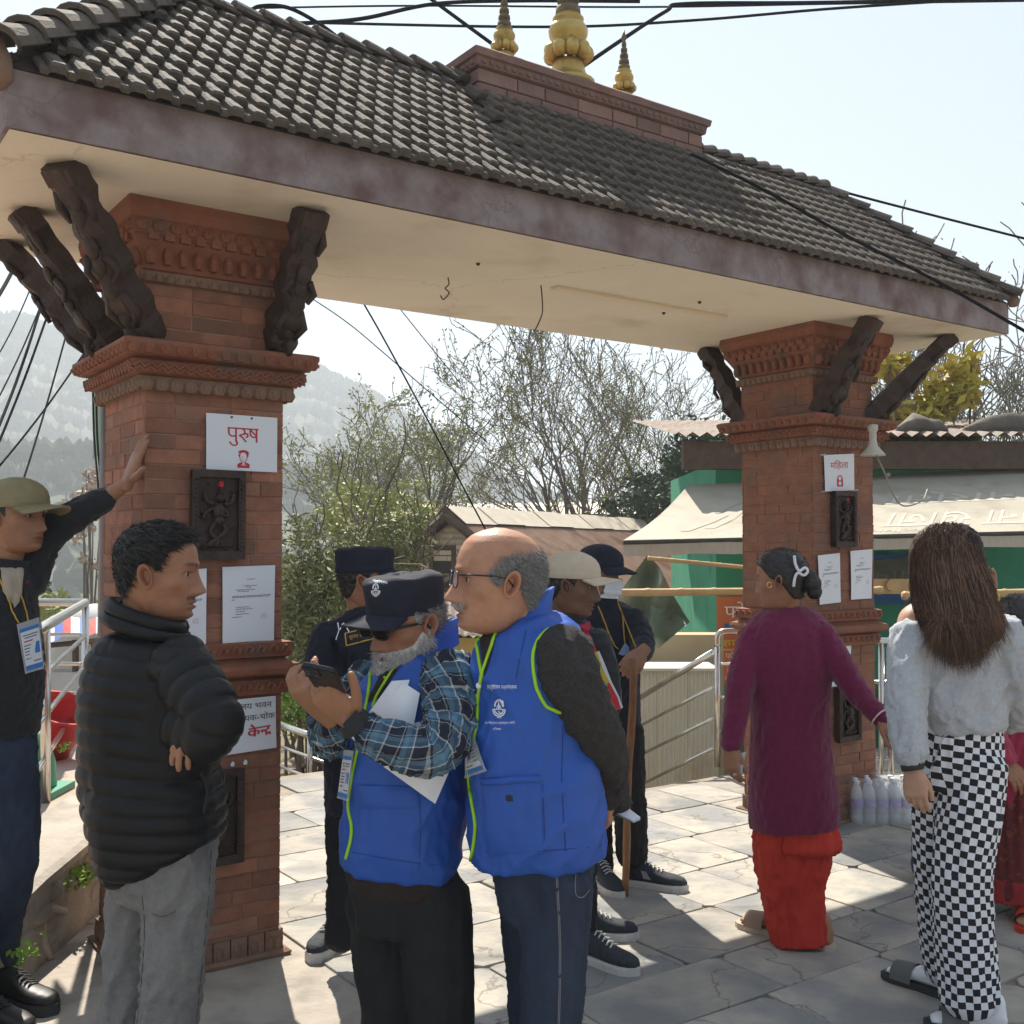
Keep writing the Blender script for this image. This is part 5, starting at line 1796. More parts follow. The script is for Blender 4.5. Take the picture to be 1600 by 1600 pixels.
def head_grid(nz=104, na=84):
 s = np.linspace(0, 1, nz)
 z = -.118 + .236 * (0.5 - 0.5 * np.cos(np.pi * (0.03 + 0.94 * s))) * 0.5 + .236 * s * 0.5
 z = np.clip(z, -.118, .118)
 tab = []
 for c in (1, 2, 3):
  v = np.interp(z, _HT[:, 0], _HT[:, c])
  k = np.array([1, 2, 3, 2, 1.0])
  k /= k.sum()
  vp = np.pad(v, 2, mode='edge')
  tab.append(np.convolve(vp, k, 'valid'))
 f, b, w = tab
 a = np.linspace(0, 2 * np.pi, na, endpoint=False) - np.pi / 2     # starts at the back
 ca, sa = np.cos(a), np.sin(a)
 e = 2 / 2.15
 X = w[:, None] * (np.sign(ca) * np.abs(ca) ** e)[None]
 Y = np.where(sa[None] > 0, f[:, None], b[:, None]) * (np.sign(sa) * np.abs(sa) ** e)[None]
 Z = np.repeat(z[:, None], na, 1)
 V = np.stack([X, Y, Z], -1).reshape(-1, 3)
 F = []
 for i in range(nz - 1):
  for k in range(na):
   k2 = (k + 1) % na
   F.append((i * na + k, i * na + k2, (i + 1) * na + k2, (i + 1) * na + k))
 F.append(tuple(range(na - 1, -1, -1)))
 F.append(tuple((nz - 1) * na + k for k in range(na)))
 return V, F
HG_V, HG_F = head_grid()
def g_(x, c, s):
 return np.exp(-((x - c) / s) ** 2)
def make_head(nose=1.0, brow=1.0, lips=1.0, cheek=1.0, jaw=1.0, age=0.0, chin=1.0, mouth=0.0):
 V = HG_V.copy()
 x, y, z = V[:, 0].copy(), V[:, 1].copy(), V[:, 2].copy()
 ax = np.abs(x)
 fr = np.clip((y - 0.02) / 0.04, 0, 1)
 dy = np.zeros(len(V))
 # nose
 nz = np.interp(z, [-.062, -.055, -.050, -.044, -.036, -.02, -.004, .010, .022], [0, .004, .014, .0265, .0255, .0175, .0095, .0045, 0]) * nose
 sg = np.interp(z, [-.055, -.044, -.02, .01], [.0125, .0125, .0095, .008])
 dy += nz * np.exp(-(ax / sg) ** 2.4)
 dy += .010 * nose * g_(ax, .0155, .0062) * g_(z, -.0455, .0085)
 # eye sockets, brow, lids
 dy -= .0125 * g_(ax, .030, .0165) * g_(z, .003, .0125)
 dy += .0050 * brow * g_(ax, .028, .022) * g_(z, .0235, .008)
 dy += .0058 * g_(ax, .032, .0145) * g_(z, .0092, .0036)
 dy += .0040 * g_(ax, .032, .0135) * g_(z, -.0055, .0036)
 # mouth
 dy += .0062 * lips * g_(z, -.0665, .0048) * np.exp(-(ax / .0225) ** 2.5)
 dy += .0070 * lips * g_(z, -.0785, .0056) * np.exp(-(ax / .019) ** 2.5)
 dy -= .0058 * g_(z, -.0722 , .0021 + mouth) * np.exp(-(ax / .025) ** 4)
 dy -= .0030 * g_(z, -.0885, .005) * g_(ax, 0, .02)
 dy += .0060 * chin * g_(z, -.1015, .011) * g_(ax, 0, .019)
 dy -= .0040 * g_(ax, .034, .010) * g_(z, -.060, .014) * (0.5 + age)
 V[:, 1] += dy * fr
 # cheekbones and jaw
 out = .0045 * cheek * g_(z, -.022, .016) * g_(y, .052, .022) - .0050 * g_(z, -.058, .020) * g_(y, .045, .022) + .004 * (jaw - 1) * g_(z, -.08, .02)
 out -= .004 * g_(z, .028, .02) * g_(y, .06, .018)
 V[:, 0] += np.sign(x) * out
 tint = np.ones_like(V)
 lipm = np.clip(g_(z, -.0665, .0055) + g_(z, -.0775, .006), 0, 1) * np.exp(-(ax / .0235) ** 4) * (y > .06)
 tint *= 1 - lipm[:, None] * np.array([.30, .48, .46])
 tint *= 1 - (.75 * g_(ax, .033, .014) * g_(z, .0062, .0018) * (y > .04))[:, None]
 tint *= 1 - (.12 * (.5 + .5 * wav(V, 77, 60)) + .06 * wav(V, 78, 220))[:, None] * np.array([.6, 1, 1])
 tint *= 1 - (.18 * g_(np.abs(z + .058), 0, .012) * g_(ax, .032, .006) * (y > .03))[:, None]
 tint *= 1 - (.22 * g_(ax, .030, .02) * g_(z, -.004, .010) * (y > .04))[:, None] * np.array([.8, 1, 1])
 return V, tint
def paint_brows(V, tint, strength=.85, col=(.1, .08, .07), drop=0.0):
 x, y, z = V[:, 0], V[:, 1], V[:, 2]
 ax = np.abs(x)
 zc = .0225 + .004 * np.sin(np.clip((ax - .012) / .04, 0, 1) * np.pi * .8) - drop * np.clip((ax - .03) / .03, 0, 1)
 m = np.exp(-((z - zc) / .0042) ** 2) * (ax > .010) * np.clip((.056 - ax) / .012, 0, 1) * (y > .03)
 m = (m * strength)[:, None]
 return tint * (1 - m) + m * np.array(col)
def paint_region(V, tint, m, col):
 m = np.clip(m, 0, 1)[:, None]
 return tint * (1 - m) + m * np.array(col)
def ear(side):
 """side +1: the person's right"""
 vs, fs = [], []
 n = 18
 prof = [(0.0, .001), (.35, .0015), (.55, .004), (.72, .012), (.86, .0175), (.97, .0165), (1.03, .011), (1.0, .004), (.8, -.004), (.5, -.008)]
 for r, h in prof:
  for k in range(n):
   a = 2 * math.pi * k / n
   rx = .0168 * (1 - .30 * max(0, -math.sin(a)))
   yy = -.014 + rx * r * math.cos(a) - .006 * r * math.sin(a)
   zz = -.005 + .0300 * r * math.sin(a)
   hh = h + (.010 if r > .3 else .002) * (0.5 - 0.5 * math.cos(a)) * r - .004
   if math.sin(a) < -.6 and r > .5:
    hh -= .004
   vs.append((side * (.0755 + hh), yy, zz))
 for i in range(len(prof) - 1):
  for k in range(n):
   k2 = (k + 1) % n
   q = (i * n + k, i * n + k2, (i + 1) * n + k2, (i + 1) * n + k)
   fs.append(q if side > 0 else q[::-1])
 return np.array(vs), fs
def eyeballs(M, C, s, parent, look=(0, 0)):
 for sx in (-1, 1):
  mb = MB()
  c = V3((sx * .031, .0640, .0020))
  mb.sphere(c, .0122, 14, 10)
  mb.cur = 1
  mb.sphere(c + V3((look[0], .0055, look[1])), .0080, 12, 8)
  W = [C + M @ (V3(v) * s) for v in mb.v]
  mb.v = [tuple(v) for v in W]
  mb.build('eye', [mat('eye_white', (0.33, 0.28, 0.25), None, rough=.3), mat('eye_dark', (0.012, 0.008, 0.006), None, rough=.15)], parent, smooth=True)
def xf(V, M, C, s=1.0):
 R = np.array(M)
 return np.asarray(V) * s @ R.T + np.array(C)
def hair_line(y):
 return np.interp(y, [-.12, -.06, -.045, -.02, .004, .016, .026, .040, .062, .10], [-.072, -.066, -.045, .020, .012, -.006, .030, .056, .066, .072])
def hair_shell(V, thick, seed, line=None, top=1.0, M=None, C=None, s=1.0, parent=None, m=None, name='hair', fuzz=2600, flen=.012, lay=(0, -.6, -.35), rough=.0035, soft=.012, zmax=None, nrm=.4, rnd=.25):
 """short hair: an uneven shell over the scalp plus many single tufts"""
 line = line or hair_line
 x, y, z = V[:, 0], V[:, 1], V[:, 2]
 d = z - line(y)
 mask = np.clip(d / soft, 0, 1)
 mask = mask * mask * (3 - 2 * mask)
 if zmax is not None:
  mask = mask * np.clip((zmax + .01 - z) / .01, 0, 1)
 N = normals(V, HG_F[:-2])
 th = thick * (0.75 + 0.25 * top * np.clip((z - .02) / .08, 0, 1) + .25 * np.clip((z - .07) / .04, 0, 1))
 H = V + N * ((th + rough * wav(V, seed, 120) + .6 * rough * wav(V, seed + 1, 260)) * mask - .002)[:, None]
 keep = [f for f in HG_F if len(f) == 4 and max(mask[i] for i in f) > 0.02]
 if zmax is None:
  keep.append(HG_F[-1])
 used = sorted({i for f in keep for i in f})
 mp = {i: k for k, i in enumerate(used)}
 HV = H[used]
 F = [tuple(mp[i] for i in f) for f in keep]
 o = mk(name, xf(HV, M, C, s), F, m, parent)
 # tufts
 r = np.random.RandomState(seed)
 cand = np.where(mask > .35)[0]
 idx = r.choice(cand, fuzz)
 tuft(H[idx] + r.normal(size=(fuzz, 3)) * .002, N[idx], r, flen, lay, M, C, s, m, o, nrm=nrm, rnd=rnd)
 return o
def tuft(P, N, r, flen, lay, M, C, s, m, parent, name='hair_tufts', w=.0011, nrm=.7, rnd=.38):
 n = len(P)
 D = N * nrm + np.array(lay) * .8 + r.normal(size=(n, 3)) * rnd
 D /= np.linalg.norm(D, axis=1, keepdims=True)
 L = (flen * (0.6 + .8 * r.rand(n)))[:, None]
 S = np.cross(D, r.normal(size=(n, 3)))
 S /= np.maximum(1e-9, np.linalg.norm(S, axis=1, keepdims=True))
 A = P - S * w - D * L * .2
 B = P + S * w - D * L * .2
 T = P + D * L
 VV = np.stack([A, B, T], 1).reshape(-1, 3)
 F = [(3 * i, 3 * i + 1, 3 * i + 2) for i in range(n)]
 return mk(name, xf(VV, M, C, s), F, m, parent, smooth=False, kind='stuff')
def hand(wrist, fdir, back, thumb_side, curls, spread=.12, thumb=(.75, .25, .2), s=1.0, thumb_roll=0.5, palm_w=1.0):
 """five-fingered hand; returns fused (V, F).  back: direction the back of the hand faces; thumb_side: +1/-1"""
 X = V3(fdir).normalized()
 Z = V3(back)
 Z = (Z - X * Z.dot(X)).normalized()
 Y = Z.cross(X) * thumb_side
 W = V3(wrist)
 pt = lambda x, y, z: W + (X * x + Y * y + Z * z) * s
 mb = MB()
 # palm
 rings = []
 for (x, y0, y1, t, zc) in ((-.03, -.024, .024, .019, 0), (0.0, -.027, .028, .018, 0), (.03, -.036, .038, .0185, -.002), (.06, -.040, .042, .0165, -.001), (.088, -.040, .042, .0125, .001), (.098, -.036, .038, .008, .001)):
  y0, y1 = y0 * palm_w, y1 * palm_w
  c = (y0 + y1) / 2
  h = (y1 - y0) / 2
  rings.append([pt(x, c + h * math.copysign(abs(math.cos(a)) ** .75, math.cos(a)), zc + t * math.copysign(abs(math.sin(a)) ** .85, math.sin(a))) for a in [2 * math.pi * k / 16 for k in range(16)]])
 mb.rings(rings)
 tips = []
 for i, (y, L, r, x0) in enumerate(((.0305, .074, .0092, .090), (.0105, .083, .0095, .094), (-.010, .077, .0090, .091), (-.029, .060, .0080, .084))):
  y *= palm_w
  cu = curls[i]
  ang = 0.0
  sp = (1.5 - i) * spread / 1.5 * .5
  p = (x0, y, 0.0)
  pts = [(x0 - .022, y, -.001), p]
  rad = [r * 1.02, r * 1.05]
  cx, cz = x0, 0.0
  cy = y
  for seg, fl in ((.44, cu[0]), (.31, cu[1]), (.25, cu[2])):
   ang += fl
   for q in (.5, .5):
    cx += math.cos(ang) * L * seg * q * math.cos(sp)
    cy += math.sin(sp) * L * seg * q * math.cos(ang) if ang < 1.2 else 0
    cz -= math.sin(ang) * L * seg * q
    pts.append((cx, cy, cz))
   rad += [r * (.95 if seg > .4 else .88), r * (.97 if seg > .4 else .90)]
  rad[-1] = r * .72
  mb.tube([pt(*q) for q in pts] + [pt(*pts[-1]) + (pt(*pts[-1]) - pt(*pts[-2])).normalized() * r * .5 * s], [q * s for q in rad] + [r * .35 * s], 10)
  tips.append(pt(*pts[-1]))
 ab, c1, c2 = thumb
 bx, by, bz = .018, .024 * palm_w, -.006
 d = V3((math.cos(ab), math.sin(ab), -thumb_roll * .5))
 pts = [V3((bx - .006, by - .012, bz)), V3((bx, by, bz))]
 dirs = d.normalized()
 p = pts[-1]
 for L, c in ((.044, 0), (.034, c1), (.027, c2)):
  dirs = V3((dirs.x * math.cos(c) + dirs.y * math.sin(c), dirs.y * math.cos(c) - dirs.x * math.sin(c), dirs.z - .25 * c)).normalized()
  for q in (.5, .5):
   p = p + dirs * L * q
   pts.append(p)
 rad = [.014, .0150, .0135, .0118, .0108, .0108, .0105, .0080]
 mb.tube([pt(*q) for q in pts] + [pt(*(pts[-1] + dirs * .004))], [q * s for q in rad] + [.004 * s], 10)
 V, F = remesh(mb, .0034 * s, 3, .5)
 return V, F
class Figure:
 """collects the continuous body of one person and hangs clothes on it"""
 def __init__(self, base, label, skin, group=None):
  self.root = thing('person', base, label, 'person', group)
  self.skin = skin
  self.mb = MB()          # torso and limbs, fused
  self.extra = []         # (V, F, tint)
 def limb(self, pts, radii):
  limb(self.mb, pts, [r * .84 for r in radii], 12)
 def rows(self, rows, k=.8):
  rr = []
  for (xl, yl, xr, yr, Z, d) in rows:
   cx, w = (xl + xr) / 2, (xr - xl) / 2 * k
   cy, h = (yl + yr) / 2, (yr - yl) / 2 * k
   rr.append((cx - w, cy - h, cx + w, cy + h, Z, d * k))
  rows_loft(self.mb, rr, 18)
 def add(self, V, F, tint=None):
  self.extra.append((np.asarray(V), F, tint if tint is not None else np.ones_like(np.asarray(V))))
 def head(self, C, fwd, pitch=0, roll=0, s=1.0, neck=None, neck_r=.056, ears=True, eyes=True, tintf=None, look=(0, 0), **kw):
  M = frame(fwd, pitch, roll)
  C = C if isinstance(C, Vector) else at(*C)
  V, t = make_head(**kw)
  self.hv = V
  if tintf:
   t = tintf(V, t)
  self.hM, self.hC, self.hs = M, C, s
  self.add(xf(V, M, C, s), HG_F, t)
  if ears:
   for sd in (-1, 1):
    ev, ef = ear(sd)
    tt = np.ones_like(ev)
    tt *= np.array([1.0, .88, .86])
    tt[:36] *= .55  # shade of the ear's hollow, put into the skin tint
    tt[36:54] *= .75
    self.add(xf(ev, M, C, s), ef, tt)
  a = C + M @ V3((0, -.022, -.045)) * s
  nb = neck if isinstance(neck, Vector) else at(*neck)
  mb = MB()
  limb(mb, [a, a.lerp(nb, .5) + V3((0, 0, -.0)), nb], [neck_r * .98, neck_r, neck_r * 1.08], 20)
  V2, F2 = remesh(mb, .006, 2)
  self.add(V2, F2)
  if eyes:
   eyeballs(M, C, s, self.root, look)
  return self
 def hpt(self, x, y, z):
  return self.hC + self.hM @ (V3((x, y, z)) * self.hs)
 def finish(self):
  Vs, Fs, Ts = [], [], []
  o = 0
  parts = list(self.extra)
  if self.mb.v:
   V, F = remesh(self.mb, .011, 3)
   parts.append((V, F, np.ones_like(V)))
  for V, F, t in parts:
   Vs.append(V)
   Ts.append(t)
   Fs += [tuple(i + o for i in f) for f in F]
   o += len(V)
  return mk('body', np.vstack(Vs), Fs, self.skin, self.root, attr=np.vstack(Ts))
 def cloth(self, name, m, build, voxel=.008, smooth=4, fold=None, parent=None, post=None, weave=None):
  mb = MB()
  build(mb)
  V, F = remesh(mb, voxel, smooth)
  for fd in (fold or []):
   V = folds(V, F, *fd)
  if post:
   V = post(V, F)
  o = mk(name, V, F, m, parent or self.root, vec=weave(V) if weave else None)
  self.last = (V, F)
  self.bvh = BVHTree.FromPolygons([tuple(v) for v in V], F)
  return o
CAM0 = V3((0, 0, CAM_H))
def hit(bvh, px, py, off=.003, back=None):
 d = ray(px, py).normalized()
 p, n, i, dist = bvh.ray_cast(CAM0, d)
 if p is None:
  q = CAM0 + d * (back or 2.5)
  p, n, i, dist = bvh.find_nearest(q)
  return p + n * off
 if n.dot(d) > 0:
  n = -n
 return p + n * off
def seam(bvh, pts, r, off=.001, k=5, n=6):
 """a piping or zip laid on a garment along photo points"""
 P2 = crom([V3((x, y, 0)) for x, y in pts], k)
 mb = MB()
 mb.tube([hit(bvh, p.x, p.y, off) for p in P2], r, n)
 return mb
def patch(bvh, quad, off=.004, nx=10, ny=10):
 """a flat cloth piece (pocket, label) laid on a garment; quad = photo corners tl, tr, br, bl"""
 (ax, ay), (bx, by), (cx, cy), (dx, dy) = quad
 rows = []
 for j in range(ny + 1):
  t = j / ny
  row = []
  for i in range(nx + 1):
   s = i / nx
   x = (ax + (bx - ax) * s) * (1 - t) + (dx + (cx - dx) * s) * t
   y = (ay + (by - ay) * s) * (1 - t) + (dy + (cy - dy) * s) * t
   e = off if 0 < i < nx and 0 < j < ny else off * .35
   row.append(hit(bvh, x, y, e))
  rows.append(row)
 mb = MB()
 mb.rings(rows, cap=False, closed=False)
 return mb
def patch_text(mb, bvh, s, x0, y0, x1, y1, off=.003, slope=0.0):
 fit_text(mb, s, lambda fx, fy: hit(bvh, x0 + (x1 - x0) * fx, y1 + (y0 - y1) * fy + slope * fx, off))
def stroke(mb, bvh, pts, w, off=.003, k=4):
 P2 = [(p.x, p.y) for p in crom([V3((x, y, 0)) for x, y in pts], k)] if len(pts) > 2 else pts
 ribbon(mb, P2, w, lambda x, y: hit(bvh, x, y, off))
def emblem(mb, bvh, cx, cy, s, off=.0035):
 """the committee's emblem: a pointed oval over a bowl with a lamp-like spire"""
 for k in (1.0, .80):
  stroke(mb, bvh, [(cx + s * k * .52 * math.cos(a), cy - s * .35 - s * k * .75 * math.sin(a)) for a in [math.pi * (i / 8) * 1.1 - .15 for i in range(9)]], s * .10, off)
 stroke(mb, bvh, [(cx - s * .75, cy + s * .1), (cx + s * .75, cy + s * .1)], s * .12, off)
 for k in (1.0, .68):
  stroke(mb, bvh, [(cx + s * .75 * k * math.cos(a), cy + s * .12 + s * .85 * k * math.sin(a)) for a in [math.pi * i / 8 for i in range(9)]], s * .16, off)
 for k in (-.3, 0, .3):
  stroke(mb, bvh, [(cx + k * s * .9, cy + s * .1), (cx + k * s * .3, cy - s * (.75 - abs(k)))], s * .12, off)
 stroke(mb, bvh, [(cx - s * .1, cy + s * .35), (cx + s * .15, cy + s * .5)], s * .14, off)
 stroke(mb, bvh, [(cx - s * .25, cy + s * 1.15), (cx + s * .25, cy + s * 1.15)], s * .07, off)
# ---- caps, shoes, glasses in head or foot coordinates
def cap(fig, kind, m, visor_m, tilt=0.0, visor_len=.075, droop=.35, name='cap', h=.075, flat=False, low=.035, rs=1.0):
 M, C, s = fig.hM, fig.hC, fig.hs
 T = Matrix.Rotation(tilt, 3, 'X')
 n = 40
 A, B0, Bb = .0865 * rs, .103 * rs, .112 * rs
 rings = []
 if flat:
  prof = [(0, .98), (.010, 1.0), (h * .55, 1.035), (h * .86, 1.045), (h * .96, 1.0), (h * 1.01, .90), (h * 1.035, .7), (h * 1.05, .35), (h * 1.055, .05)]
 else:
  prof = [(0, 1.0), (.012, 1.01), (.03, 1.0), (.05, .94), (.066, .83), (.079, .66), (.089, .45), (.095, .24), (.097, .04)]
 for i, (z, k) in enumerate(prof):
  r_ = []
  for q in range(n):
   a = 2 * math.pi * q / n
   ca, sa = math.cos(a), math.sin(a)
   wob = 1 + (.012 * math.sin(3 * a + i) + .008 * math.sin(7 * a + 2 * i)) * (i > 1)
   p = V3((A * k * ca * wob, (B0 if sa > 0 else Bb) * k * sa * wob, low + z + (.004 * math.sin(5 * a + 1.7 * i) if flat and i > 4 else 0)))
   r_.append(C + M @ (T @ p) * s)
  rings.append(r_)
 mb = MB()
 mb.rings(rings)
 o = mb.build(name, m, fig.root, smooth=True)
 # band
 bm2 = MB()
 rr = []
 for z, k in ((-.006, 1.005), (-.004, 1.02), (.014, 1.028), (.017, 1.015)):
  rr.append([C + M @ (T @ V3((A * k * math.cos(a), (B0 if math.sin(a) > 0 else Bb) * k * math.sin(a), low + z))) * s for a in [2 * math.pi * q / n for q in range(n)]])
 bm2.rings(rr, cap=False)
 bm2.build('band', m, o, smooth=True)
 vm = MB()
 top, bot = [], []
 nr = 7
 for j in range(nr + 1):
  t = j / nr
  rt_, rb_ = [], []
  for i in range(25):
   a = math.radians(-66 + 132 * i / 24)
   sx, cy = math.sin(a), math.cos(a)
   ext = visor_len * (cy ** .55 if cy > 0 else 0) * t
   x = A * sx * (1.0 + .10 * t)
   y = B0 * cy + ext
   z = low + .004 - droop * ext - .55 * (x * x) / A * (.5 + .5 * t) * .55 + .006 * t
   rt_.append(C + M @ (T @ V3((x, y, z))) * s)
   rb_.append(C + M @ (T @ V3((x, y, z - .0045))) * s)
  top.append(rt_)
  bot.append(rb_)
 vm.rings(top, cap=False, closed=False)
 vm.rings(bot, cap=False, closed=False)
 vm.rings([top[-1], bot[-1]], cap=False, closed=False)
 vm.build('visor', visor_m, o, smooth=True)
 return o, BVHTree.FromPolygons(mb.v, mb.f)
def sneaker(fig, heel, fwd, m, sole_m, L=.265, accent=None, name='shoe'):
 f = V3((fwd[0], fwd[1], 0)).normalized()
 r = f.cross(V3((0, 0, 1)))
 h = heel if isinstance(heel, Vector) else at(*heel)
 h = V3((h.x, h.y, 0.012))
 pt = lambda x, y, z: h + r * x + f * y + V3((0, 0, z))
 secs = [(-.02, .026, .075, .0), (.0, .034, .095, .0), (.05, .037, .098, .0), (.09, .037, .085, .003), (.13, .041, .064, .004), (.17, .046, .052, .004), (.21, .045, .046, .003), (.245, .034, .036, .0), (.262, .015, .022, 0)]
 mb = MB()
 rings = []
 for (y, w, hh, xo) in secs:
  rings.append([pt(xo + w * math.copysign(abs(math.cos(a)) ** .8, math.cos(a)), y * L / .265, .020 + hh * .5 + hh * .5 * math.copysign(abs(math.sin(a)) ** .8, math.sin(a))) for a in [2 * math.pi * k / 16 for k in range(16)]])
 mb.rings(rings)
 V, F = remesh(mb, .006, 3)
 o = mk(name, V, F, m, fig.root)
 so = MB()
 ring = []
 for (y, w, hh, xo) in secs:
  ring.append((y * L / .265, w * 1.08, xo))
 outline = [(xo + w, y) for y, w, xo in ring] + [(ring[-1][2], ring[-1][0] + .008)] + [(xo - w, y) for y, w, xo in reversed(ring)] + [(0, ring[0][0] - .008)]
 so.rings([[pt(x * k, y, z) for x, y in outline] for k, z in ((.96, -.010), (1.0, -.006), (1.0, .022), (.95, .030))])
 so.build('sole', sole_m, o, smooth=False)
 la = MB()
 for i in range(5):
  y = (.075 + .018 * i) * L / .265
  z = .020 + np.interp(.075 + .018 * i, [.05, .09, .13, .17], [.1, .088, .068, .056])
  la.tube([pt(-.022, y + .006, z - .004), pt(0, y, z + .003), pt(.022, y + .006, z - .004)], .0032, 5)
 la.build('laces', sole_m, o, kind='stuff')
 if accent:
  ac = MB()
  bv = BVHTree.FromPolygons([tuple(v) for v in V], F)
  for sd in (-1, 1):
   q = []
   for (y, z) in ((.07, .035), (.105, .035), (.085, .085), (.062, .085)):
    p, n_, _, _ = bv.find_nearest(pt(sd * .08, y * L / .265, z))
    q.append(p + n_ * .002)
   ac.quad(*q)
  ac.build('side_patch', accent, o)
 return o
def glasses(fig, fm, lens_m, w=.027, h=.019, rim=.0014, y0=.097, z0=.001, name='glasses', bar=.0016, sun=False):
 M, C, s = fig.hM, fig.hC, fig.hs
 P = lambda x, y, z: C + M @ (V3((x, y, z)) * s)
 root = None
 mb = MB()
 for sd in (-1, 1):
  loop = [P(sd * .033 + w * math.copysign(abs(math.cos(a)) ** .75, math.cos(a)), y0 - .10 * abs(sd * .033 + w * math.cos(a)) ** 1.2 * (1 if True else 0), z0 + h * math.copysign(abs(math.sin(a)) ** .75, math.sin(a))) for a in [2 * math.pi * k / 22 for k in range(23)]]
  mb.tube(loop, rim, 6)
  mb.tube([P(sd * .060, y0 - .006, z0 + .010), P(sd * .074, y0 - .03, z0 + .011), P(sd * .0795, .02, z0 + .010), P(sd * .080, -.005, z0 + .006), P(sd * .078, -.022, z0 - .014)], [bar * 1.2, bar * 1.2, bar, bar, bar], 6)
 mb.tube([P(-.008, y0, z0 + .006), P(0, y0 + .003, z0 + .009), P(.008, y0, z0 + .006)], rim, 6)
 root = mb.build(name, fm, fig.root, smooth=True)
 for sd in (-1, 1):
  lm = MB()
  c = [P(sd * .033 + w * math.copysign(abs(math.cos(a)) ** .75, math.cos(a)), y0 - .10 * abs(sd * .033 + w * math.cos(a)) ** 1.2, z0 + h * math.copysign(abs(math.sin(a)) ** .75, math.sin(a))) for a in [2 * math.pi * k / 22 for k in range(22)]]
  lm.add(c, [tuple(range(22))])
  lm.build('lens', lens_m, root)
 return root
def face_mask(fig, m, loop_m):
 """surgical mask over nose and mouth with ear loops"""
 V = fig.hv
 rows = []
 M, C, s = fig.hM, fig.hC, fig.hs
 tree = BVHTree.FromPolygons([tuple(v) for v in V], HG_F)
 for j in range(9):
  t = j / 8
  z = -.022 - .088 * t
  row = []
  for i in range(17):
   a = -1 + 2 * i / 16
   x = a * .062
   y = .118 * (1 - .42 * abs(a) ** 2.2) - .012 * abs(t - .35) ** 1.5 + .004 * math.sin(t * 19)
   if t > .85:
    y -= .012
   p, n_, _, d_ = tree.find_nearest(V3((x, y, z)))
   q = V3((x, y, z))
   if (q - p).dot(n_) < .003:
    q = p + n_ * .004
   row.append(C + M @ (q * s))
  rows.append(row)
 mb = MB()
 mb.rings(rows, cap=False, closed=False)
 o = mb.build('face_mask', m, fig.root, smooth=True)
 for sd, col in ((-1, 0), (1, 16)):
  lm = MB()
  P = lambda x, y, z: C + M @ (V3((x, y, z)) * s)
  for r in (1, 7):
   lm.tube([rows[r][col], P(sd * .079, .03, -.01 if r == 1 else -.04), P(sd * .0815, -.005, .012 if r == 1 else -.036)], .0013, 5)
  lm.build('ear_loop', loop_m, o)
 return o
def lanyard(fig, bvh, pts_l, pts_r, m, r=.0028):
 mb = MB()
 for pts in (pts_l, pts_r):
  P2 = crom([V3((x, y, 0)) for x, y in pts], 5)
  mb.tube([hit(bvh, p.x, p.y, .004) for p in P2], r, 6)
 return mb.build('lanyard', m, fig.root, smooth=True)
# ------------------------------------------------------------------ people: materials
def skin_mat(name, base):
 b2 = tuple(c * .86 for c in base)
 return mat(name, base, b2, 26, 0.52, 0.12, 180, spec=0.4, attr='tint', sss=0.12)
SK_MED = skin_mat('skin_brown', (0.36, 0.168, 0.092))
SK_WARM = skin_mat('skin_warm', (0.46, 0.235, 0.14))
SK_DEEP = skin_mat('skin_deep', (0.17, 0.085, 0.052))
SK_TAN = skin_mat('skin_tan', (0.34, 0.165, 0.095))
SK_LIGHT = skin_mat('skin_light', (0.50, 0.29, 0.195))
H_BLACK = mat('black_hair', (0.010, 0.008, 0.007), (0.022, 0.017, 0.014), 60, 0.42, spec=.5)
H_BROWN = mat('brown_hair', (0.035, 0.018, 0.011), (0.085, 0.043, 0.024), 40, 0.45, spec=.5, stretch=(6, 6, .5))
H_GREY = mat('grey_hair', (0.16, 0.15, 0.145), (0.36, 0.35, 0.34), 140, 0.6)
H_WHITE = mat('white_beard', (0.42, 0.40, 0.38), (0.62, 0.60, 0.57), 140, 0.6)
C_BLACK = mat('black_fleece', (0.010, 0.011, 0.013), (0.018, 0.019, 0.022), 30, 0.9, .3, 200, sheen=.15, wr=(5, .4))
C_PUFF = mat('black_nylon', (0.007, 0.007, 0.008), (0.011, 0.011, 0.012), 8, 0.5, .15, 90, spec=.25, wr=(16, .35, (1, 1, .6)))
C_NAVY = mat('navy_wool', (0.007, 0.008, 0.018), (0.014, 0.015, 0.028), 40, 0.9, .3, 220, sheen=.1, wr=(5, .4))
C_NAVYCAP = mat('navy_cotton', (0.009, 0.011, 0.022), (0.016, 0.018, 0.032), 30, 0.85, .2, 300, wr=(14, .4, (1, 1, 1)))
C_VEST = mat('royal_blue_nylon', (0.018, 0.075, 0.34), (0.026, 0.095, 0.40), 4, 0.55, .12, 60, spec=.35, wr=(5.0, .55))
C_LIME = mat('lime_piping', (0.33, 0.62, 0.02), None, rough=.6)
C_DARKKNIT = mat('charcoal_knit', (0.022, 0.019, 0.018), (0.05, 0.046, 0.044), 150, 0.95, .6, 260, wr=(7, .4))
C_JEANS = mat('dark_denim', (0.012, 0.019, 0.038), (0.030, 0.044, 0.075), 14, 0.85, .3, 240, stretch=(1, 1, .35), wr=(7, .5, (1, 1, .6)))
C_TROUSER = mat('black_trouser', (0.009, 0.009, 0.010), (0.016, 0.016, 0.017), 14, 0.85, .2, 160, wr=(6, .5, (1, 1, .5)))
C_GREYWOOL = mat('grey_wool', (0.165, 0.157, 0.15), (0.215, 0.205, 0.195), 60, 0.9, .4, 260, blotch=((.13, .125, .12), 5, .5, .75), wr=(6, .45, (1, 1, .5)))
C_BROWNKNIT = mat('dark_brown_knit', (0.022, 0.014, 0.013), (0.035, 0.024, 0.022), 60, 0.95, .4, 200)
